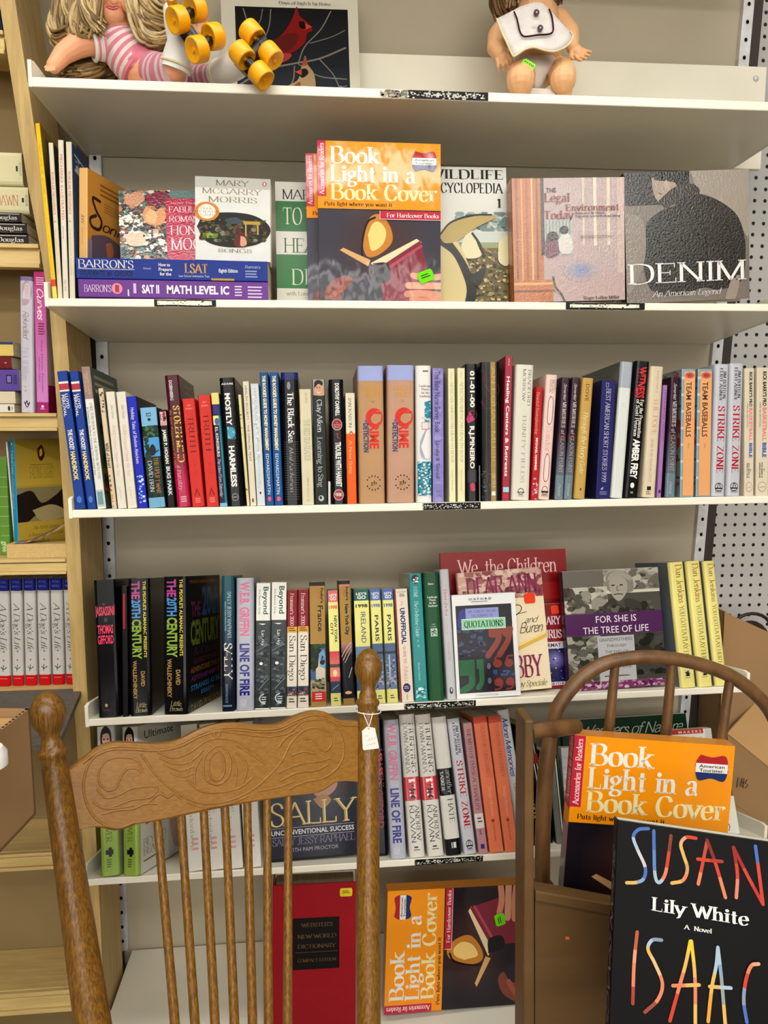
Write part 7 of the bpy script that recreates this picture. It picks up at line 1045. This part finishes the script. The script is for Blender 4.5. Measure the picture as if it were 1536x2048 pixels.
o = addto(sk, b, 'body'); remesh(o, .0012, 2)
b = MB()                                                          # mouth
b.tube([P(212, 14, -.262), P(219, 10.5, -.264), P(226, 13, -.266), P(233, 10.5, -.264), P(240, 14, -.262)], .0018, mat('red lips', '#b4524c', rough=.4), n=8); b.tube([P(217, 15.5, -.263), P(226, 18, -.264), P(235, 15.5, -.263)], .0022, mat('red lips', ''), n=8); addto(sk, b, 'lips')
pk, wh = '#d88fa0', '#e2d6d0'
def cloth_tube(pts, rads, cols, name, n=24, per=3, rib=True):
    sp_ = smooth([(*p, r) for p, r in zip(pts, rads)], per); ps = [Vector(p[:3]) for p in sp_]; rs = [p[3] for p in sp_]; ps, rs = ps, rs
    b = MB(); k_ = len(ps) - 1; b.tube(ps, rs, CLOTH, n=n, cols=[cols[min(int(i * len(cols) / k_), len(cols) - 1)] for i in range(k_)]); return addto(sk, b, name)
st_ = [wh, pk] * 5 + [wh, pk]
cloth_tube([P(228, 62, -.195), P(238, 84, -.195), P(252, 104, -.195), P(268, 122, -.195), P(283, 139, -.195)], [px(q, -.19) for q in (24, 39, 41, 42, 41)], st_, 'striped_shirt', per=6)
cloth_tube([P(228, 94, -.203), P(205, 92, -.21), P(188, 91, -.216)], [px(q, -.2) for q in (26, 24.5, 23)], [pk, wh, pk, wh, pk, wh], 'sleeve', per=4)
b = MB(); c_ = P(187, 91, -.2165); d_ = (P(187, 91, -.2165) - P(205, 92, -.21)).normalized(); e_ = d_.cross(Vy).normalized(); g_ = d_.cross(e_)
b.tube([c_ + (e_ * math.cos(t * math.pi / 10) + g_ * math.sin(t * math.pi / 10)) * px(23.5, -.2) for t in range(21)], .0032, CLOTH, n=8, cols=['#e4e0d6'] * 20, cap=False); addto(sk, b, 'sleeve_hem')
cloth_tube([P(272, 122, -.193), P(283, 142, -.193), P(286, 158, -.195)], [px(q, -.19) for q in (43.5, 43.5, 38)], ['#dc8a9c', '#e08fa2', '#da8899'], 'pink_shorts')
s1 = ['#c98a98', '#d3bcc0'] * 4
cloth_tube([P(306, 140, -.228), P(326, 146, -.245), P(350, 142, -.262)], [px(q, -.24) for q in (31, 32, 31)], s1, 'striped_sock', per=5)
cloth_tube([P(385, 152, -.19), P(410, 151, -.205), P(432, 150, -.222)], [px(q, -.2) for q in (17.5, 18, 19)], s1, 'striped_sock', per=5)
# boots, plates, wheels
def wheel(par, c, ax, r, w):
    c, ax = Vector(c), ax.normalized(); b = MB(); prof = [(-.5, .5), (-.42, .56), (-.46, .82), (-.5, .9), (-.46, .98), (-.3, 1), (.3, 1), (.46, .98), (.5, .9), (.46, .82), (.42, .56), (.5, .5)]
    ref = Vz if abs(ax.z) < .8 else Vx; a_ = (ref - ax * ref.dot(ax)).normalized(); b_ = ax.cross(a_); rows = []
    for t, q in [(-.30, .3)] + [(-.34, .5)] + [(-.44, .66)] + prof[2:10] + [(.44, .66), (.34, .5), (.30, .3)]: rows.append([c + ax * t * w + (a_ * math.cos(k_ * math.pi / 12) + b_ * math.sin(k_ * math.pi / 12)) * r * q for k_ in range(24)])
    b.grid(rows, YELLOW, closed=True); b.face(rows[0][::-1], YELLOW); b.face(rows[-1], YELLOW)
    b.tube([c - ax * w * .46, c + ax * w * .46], r * .17, YELLOW, n=10); o = b.build('wheel'); o.parent = par
def skate(wl, ax, boot, brad, plate, pr, nose=None, r=22, w=25, Yw=-.31):
    b = MB(); b.tube(plate, [px(pr, Yw)] * len(plate), BLACKP, n=4, up=(.3, -.6, .5)); 
    for i in range(0, 4, 2): b.tube([wl[i], wl[i + 1]], px(4.5, Yw), BLACKP, n=10); b.tube([(wl[i] + wl[i + 1]) / 2 + (wl[i + 1] - wl[i]) * t for t in (-.22, .22)], px(9, Yw), BLACKP, n=10)
    pl = addto(sk, b, 'skate_plate')
    for c in wl: wheel(pl, c, ax, px(r, Yw), px(w, Yw))
    if nose is not None:
        b = MB(); b.tube([nose, nose + Vector((0, -.012, .004))], px(10, Yw), YELLOW, n=16); o = b.build('toe_stop'); o.parent = pl
    sp_ = smooth([(*p, q) for p, q in zip(boot, brad)], 5); b = MB(); ps = [Vector(p[:3]) for p in sp_]; rs = [px(p[3], -.28) for p in sp_]; b.tube(ps, rs, WHITEP, n=20); b.ell(ps[-1], (rs[-1],) * 3, WHITEP); bo = addto(sk, b, 'boot')
    b = MB(); p, q = ps[2], ps[4]; d_ = (q - p).normalized(); e_ = d_.cross(Vy).normalized(); g_ = d_.cross(e_); b.tube([p + (e_ * math.cos(t * math.pi / 10) + g_ * math.sin(t * math.pi / 10)) * (rs[2] * 1.03) for t in range(21)], .0022, mat('cream boot trim', '#cfc6a0', rough=.6), n=8, cap=False); o = b.build('boot_trim'); o.parent = bo
A1 = Vector((-.72, -.55, -.42))
skate([P(356, 40, -.335), P(391, 18, -.31), P(395, 99, -.335), P(427, 73, -.31)], A1, [P(350, 140, -.265), P(355, 112, -.27), P(360, 84, -.275), P(352, 50, -.275), P(345, 24, -.27)], (29, 25, 23, 21, 17), [P(350, 30, -.312), P(374, 66, -.318), P(397, 97, -.312)], 19, nose=P(345, 6, -.30))
A2 = Vector((.60, -.22, -.74))
skate([P(504, 68, -.33), P(541, 111, -.325), P(484, 110, -.34), P(522, 151, -.335)], A2, [P(432, 149, -.225), P(452, 141, -.255), P(474, 128, -.28), P(492, 112, -.292)], (21, 23, 24, 22), [P(530, 82, -.318), P(508, 108, -.322), P(484, 142, -.318)], 19, r=20, w=30)
# hair: many locks
def locks(root, base_pts, n, seed, cols, r=.0021, caps=()):
    rg = random.Random(seed); b = MB()
    for c_, q_ in caps: b.ell(c_, (q_, q_, q_), HAIRM, col=cols[0], n=24, k=14)
    for i in range(n):
        path = rg.choice(base_pts); j = Vector((rg.uniform(-1, 1), rg.uniform(-1, 1), rg.uniform(-1, 1))) * .014; c_ = rg.choice(cols); pp = smooth([p + j * (.5 + .5 * k_ / len(path)) + Vector((rg.uniform(-1, 1), rg.uniform(-1, 1), rg.uniform(-1, 1))) * .003 for k_, p in enumerate(path)], 4)
        m_ = len(pp); b.tube(pp, [r * (.35 + 1.1 * math.sin(math.pi * min(.12 + .83 * k_ / m_, 1)) ** .7) for k_ in range(m_)], HAIRM, n=5, cols=[c_] * (m_ - 1))
    return addto(root, b, 'hair')
hc_ = ['#b59a6a', '#c8b083', '#9a7f52', '#d2bd92', '#86704a', '#bda473']
hb_ = [[P(180, -60, -.2), P(150, -20, -.22), P(140, 20, -.23), P(160, 55, -.23), P(190, 66, -.225)], [P(190, -60, -.22), P(170, -10, -.24), P(175, 30, -.245), P(195, 55, -.24)], [P(170, -50, -.19), P(125, -10, -.2), P(118, 40, -.21), P(118, 75, -.21), P(140, 92, -.2)], [P(160, -40, -.19), P(120, 20, -.2), P(110, 55, -.215), P(125, 80, -.22), P(150, 70, -.23)], [P(178, -30, -.22), P(150, 30, -.235), P(150, 66, -.23), P(175, 74, -.22)], [P(186, -40, -.24), P(192, 0, -.245), P(188, 40, -.24), P(175, 66, -.23)]]
hb2 = [[P(270, -60, -.22), P(285, -10, -.235), P(300, 20, -.235), P(330, 35, -.22)], [P(268, -40, -.23), P(265, 10, -.24), P(275, 45, -.235), P(290, 75, -.23), P(320, 80, -.22), P(340, 60, -.21)], [P(280, -50, -.21), P(310, 0, -.215), P(335, 25, -.21), P(338, 50, -.21), P(310, 60, -.22), P(285, 50, -.225)], [P(290, -50, -.19), P(325, -5, -.2), P(345, 40, -.195), P(335, 75, -.195), P(310, 88, -.2)], [P(275, -40, -.225), P(280, 10, -.235), P(290, 40, -.235), P(325, 55, -.22), P(338, 80, -.2)], [P(300, 60, -.2), P(320, 85, -.19), P(335, 110, -.19), P(325, 125, -.19)]]
hb3 = [[P(200, 110, -.17), P(180, 130, -.18), P(150, 142, -.19), P(128, 150, -.2)], [P(210, 120, -.17), P(200, 140, -.18), P(180, 150, -.19), P(150, 153, -.2)], [P(190, 100, -.16), P(160, 120, -.17), P(140, 145, -.18)], [P(225, 130, -.16), P(215, 148, -.17), P(190, 154, -.18)]]
b_ = locks(sk, hb_ + hb_ + hb2 + hb2 + hb3[:2], 1100, 4, hc_, caps=[(head + Vector((0, .012, .018)), hr)])
locks(sk, hb3, 200, 9, ['#8a6f45', '#a08355', '#6d5636'], r=.0021).name = 'hair'

# ---- baby doll with a bib
bd = thing('baby_doll', 'bare legged baby doll in a white bib sitting on the top shelf', 'doll', None)
YD = -.17; setroot(bd, Vector((P(1080, 170, YD).x, YD, shz(1, P(1080, 170, YD).x, YD)))); bpy.context.view_layer.update()
rpx = lambda q: px(q, YD)
b = MB(); b.ell(P(1062, -42, YD), (rpx(52), rpx(50), rpx(52)), VINYL2, n=24, k=16); b.ell(P(1058, -6, YD - .02), (rpx(24), rpx(20), rpx(16)), VINYL2); limb(b, [P(1064, 0, YD), P(1066, 16, YD)], [rpx(22), rpx(22)], VINYL2)
limb(b, [P(1068, 40, YD), P(1073, 95, YD), P(1075, 130, YD)], [rpx(46), rpx(47), rpx(44)], VINYL2, n=20)
limb(b, [P(1018, 42, YD), P(996, 74, YD - .02), P(992, 96, YD - .035), P(1000, 106, YD - .045)], [rpx(20), rpx(20), rpx(17), rpx(14)], VINYL2)
hand(b, P(996, 96, YD - .045), Vector((.35, -.3, -.9)), Vector((.85, -.3, .3)), Vector((.3, .8, -.3)), rpx(47), VINYL2, curl=.8, thumb=1)
limb(b, [P(1118, 40, YD), P(1140, 66, YD - .015), P(1143, 84, YD - .025), P(1145, 94, YD - .03)], [rpx(20), rpx(18), rpx(15), rpx(12)], VINYL2)
hand(b, P(1144, 92, YD - .03), Vector((.55, -.35, -.7)), Vector((.75, .1, .6)), Vector((-.2, -.9, .2)), rpx(47), VINYL2, curl=.35, thumb=-1)
limb(b, [P(1044, 148, YD - .01), P(1042, 152, YD - .05), P(1041, 160, YD - .075)], [rpx(26), rpx(27), rpx(25)], VINYL2); limb(b, [P(1041, 162, YD - .085), P(1042, 178, YD - .072), P(1043, 186, YD - .07)], [rpx(25), rpx(19), rpx(17)], VINYL2)
limb(b, [P(1118, 144, YD - .01), P(1123, 149, YD - .045), P(1126, 157, YD - .07)], [rpx(26), rpx(26), rpx(24)], VINYL2); limb(b, [P(1126, 160, YD - .08), P(1125, 178, YD - .067), P(1126, 187, YD - .065)], [rpx(24), rpx(18), rpx(17)], VINYL2)
o = addto(bd, b, 'body'); remesh(o, .0012, 2)
b = MB(); rows = []
for (v, hw, dy, cu) in ((110, 46, -.004, 0), (120, 48, -.008, 0), (132, 40, -.022, 3), (146, 24, -.034, 5), (160, 15, -.04, 5), (177, 11, -.04, 3)):
    rows.append([P(1074 + hw * math.cos(t * math.pi / 12) * 1.02, v + cu * math.sin(t * math.pi / 12), YD - dy * -1 - rpx(min(hw * 1.04, 48)) * math.sin(t * math.pi / 12)) for t in range(13)])
b.grid(rows, CLOTH, ['#d8d0c8'] * 5); o = addto(bd, b, 'diaper'); m_ = o.modifiers.new('solid', 'SOLIDIFY'); m_.thickness = .002
b = MB(); p = P(1080, 172, YD - .06); b.slab([P(1058, 190, YD - .075), P(1112, 192, YD - .075), P(1106, 178, YD - .07), P(1062, 176, YD - .07)], (0, .004, 0), CLOTH, '#d0c9c0'); addto(bd, b, 'diaper_flap')
# bib: outline filled and curved over the chest
bibo = [(993.6, 37), (1020, 24), (1042, 12), (1069, 4), (1085, 6), (1098, 17), (1120, 42), (1140, 62), (1146, 72), (1140, 86), (1126, 97), (1108, 103), (1090, 101), (1068, 95), (1050, 99), (1030, 112), (1024, 108), (1012, 82), (1001, 58)]
yb_ = lambda u, v: YD - rpx(50) - .012 - .010 * math.cos((u - 1070) / 60) - (v - 5) * .00022
cvx, cvy = 1070, 58
def bibp(f, i, e=0): u, v = bibo[i]; u, v = cvx + (u - cvx) * f, cvy + (v - cvy) * f; return P(u, v, yb_(u, v) - e)
b = MB(); nb = len(bibo); rows = [[bibp(f, i) for i in range(nb)] for f in (1, .8, .6, .4, .2, .01)]; b.grid(rows, CLOTH, ['#dad4d0'] * 5, closed=True)
o = addto(bd, b, 'bib'); m_ = o.modifiers.new('solid', 'SOLIDIFY'); m_.thickness = .0025; m_.offset = 1
b = MB(); lp = [(p.x, p.y) for p in smooth(bibo[7:] + [bibo[0]], 4)]; b.tube([P(u, v, yb_(u, v) - .001) for u, v in lp], .0016, CLOTH, n=6, cols=['#e2d6ae'] * (len(lp) - 1)); q = b.build('bib_binding'); q.parent = o
b = MB(); lp = [(p.x, p.y) for p in smooth([(1028, 23), (1034, 38), (1039, 60), (1044, 70), (1052, 73), (1075, 70), (1098, 68), (1106, 62), (1106, 48), (1103, 30), (1098, 18)], 5)]; b.tube([P(u, v, yb_(u, v) - .004) for u, v in lp], .0014, CLOTH, n=6, cols=['#4a1424'] * (len(lp) - 1)); q = b.build('bib_piping'); q.parent = o
for (u, v) in ((1072.5, 26), (1080, 57)):
    b = MB(); c_ = P(u, v, yb_(u, v) - .005); b.tube([c_, c_ + Vector((0, -.0025, 0))], .0052, mat('maroon button', '#3c1420', rough=.3), n=16); b.ell(c_ + Vector((0, -.0028, 0)), (.0014, .0006, .0016), WHITEP, n=8, k=4); q = b.build('button'); q.parent = o
b = MB(); c_ = P(1056, 130, YD - .085); X_ = Vector((.8, -.1, -.5)).normalized(); Y_ = Vector((.5, -.25, .8)).normalized()
stp = [c_ + X_ * x * .0125 + Y_ * y * .0075 for x, y in ((-1, -.6), (-.8, -1), (.9, -1), (1, -.4), (.95, 1), (-.7, .9), (-1, .5))]; nm = X_.cross(Y_).normalized(); nm = nm if nm.y < 0 else -nm
b.slab(stp, nm * -.0006, mat('green price sticker', '#86e01c', rough=.6))
for y in (.35, -.35):
    for x in (-.6, -.25, .1, .45, .7): q_ = c_ + nm * .0003 + X_ * x * .0125 + Y_ * y * .0075; b.face([q_ - X_ * .0012 - Y_ * .001, q_ + X_ * .0012 - Y_ * .001, q_ + X_ * .0012 + Y_ * .001, q_ - X_ * .0012 + Y_ * .001], mat('sticker ink', '#2c5a10', rough=.7))
addto(bd, b, 'price_sticker')
locks(bd, [[P(1030, -70, YD), P(1012, -30, YD - .02), P(1010, 0, YD - .03), P(1018, 22, YD - .03)], [P(1040, -80, YD), P(1002, -30, YD), P(995, 0, YD - .01), P(1004, 30, YD - .015)], [P(1085, -80, YD), P(1112, -30, YD), P(1110, -4, YD)], [P(1020, -60, YD - .03), P(1024, -20, YD - .04), P(1022, 8, YD - .04)]], 300, 12, ['#8a6a4a', '#a5855c', '#6d5238'], r=.002, caps=[(P(1062, -42, YD) + Vector((0, .012, .012)), rpx(51))])
bpy.data.objects.remove(FO); bpy.data.curves.remove(FC)
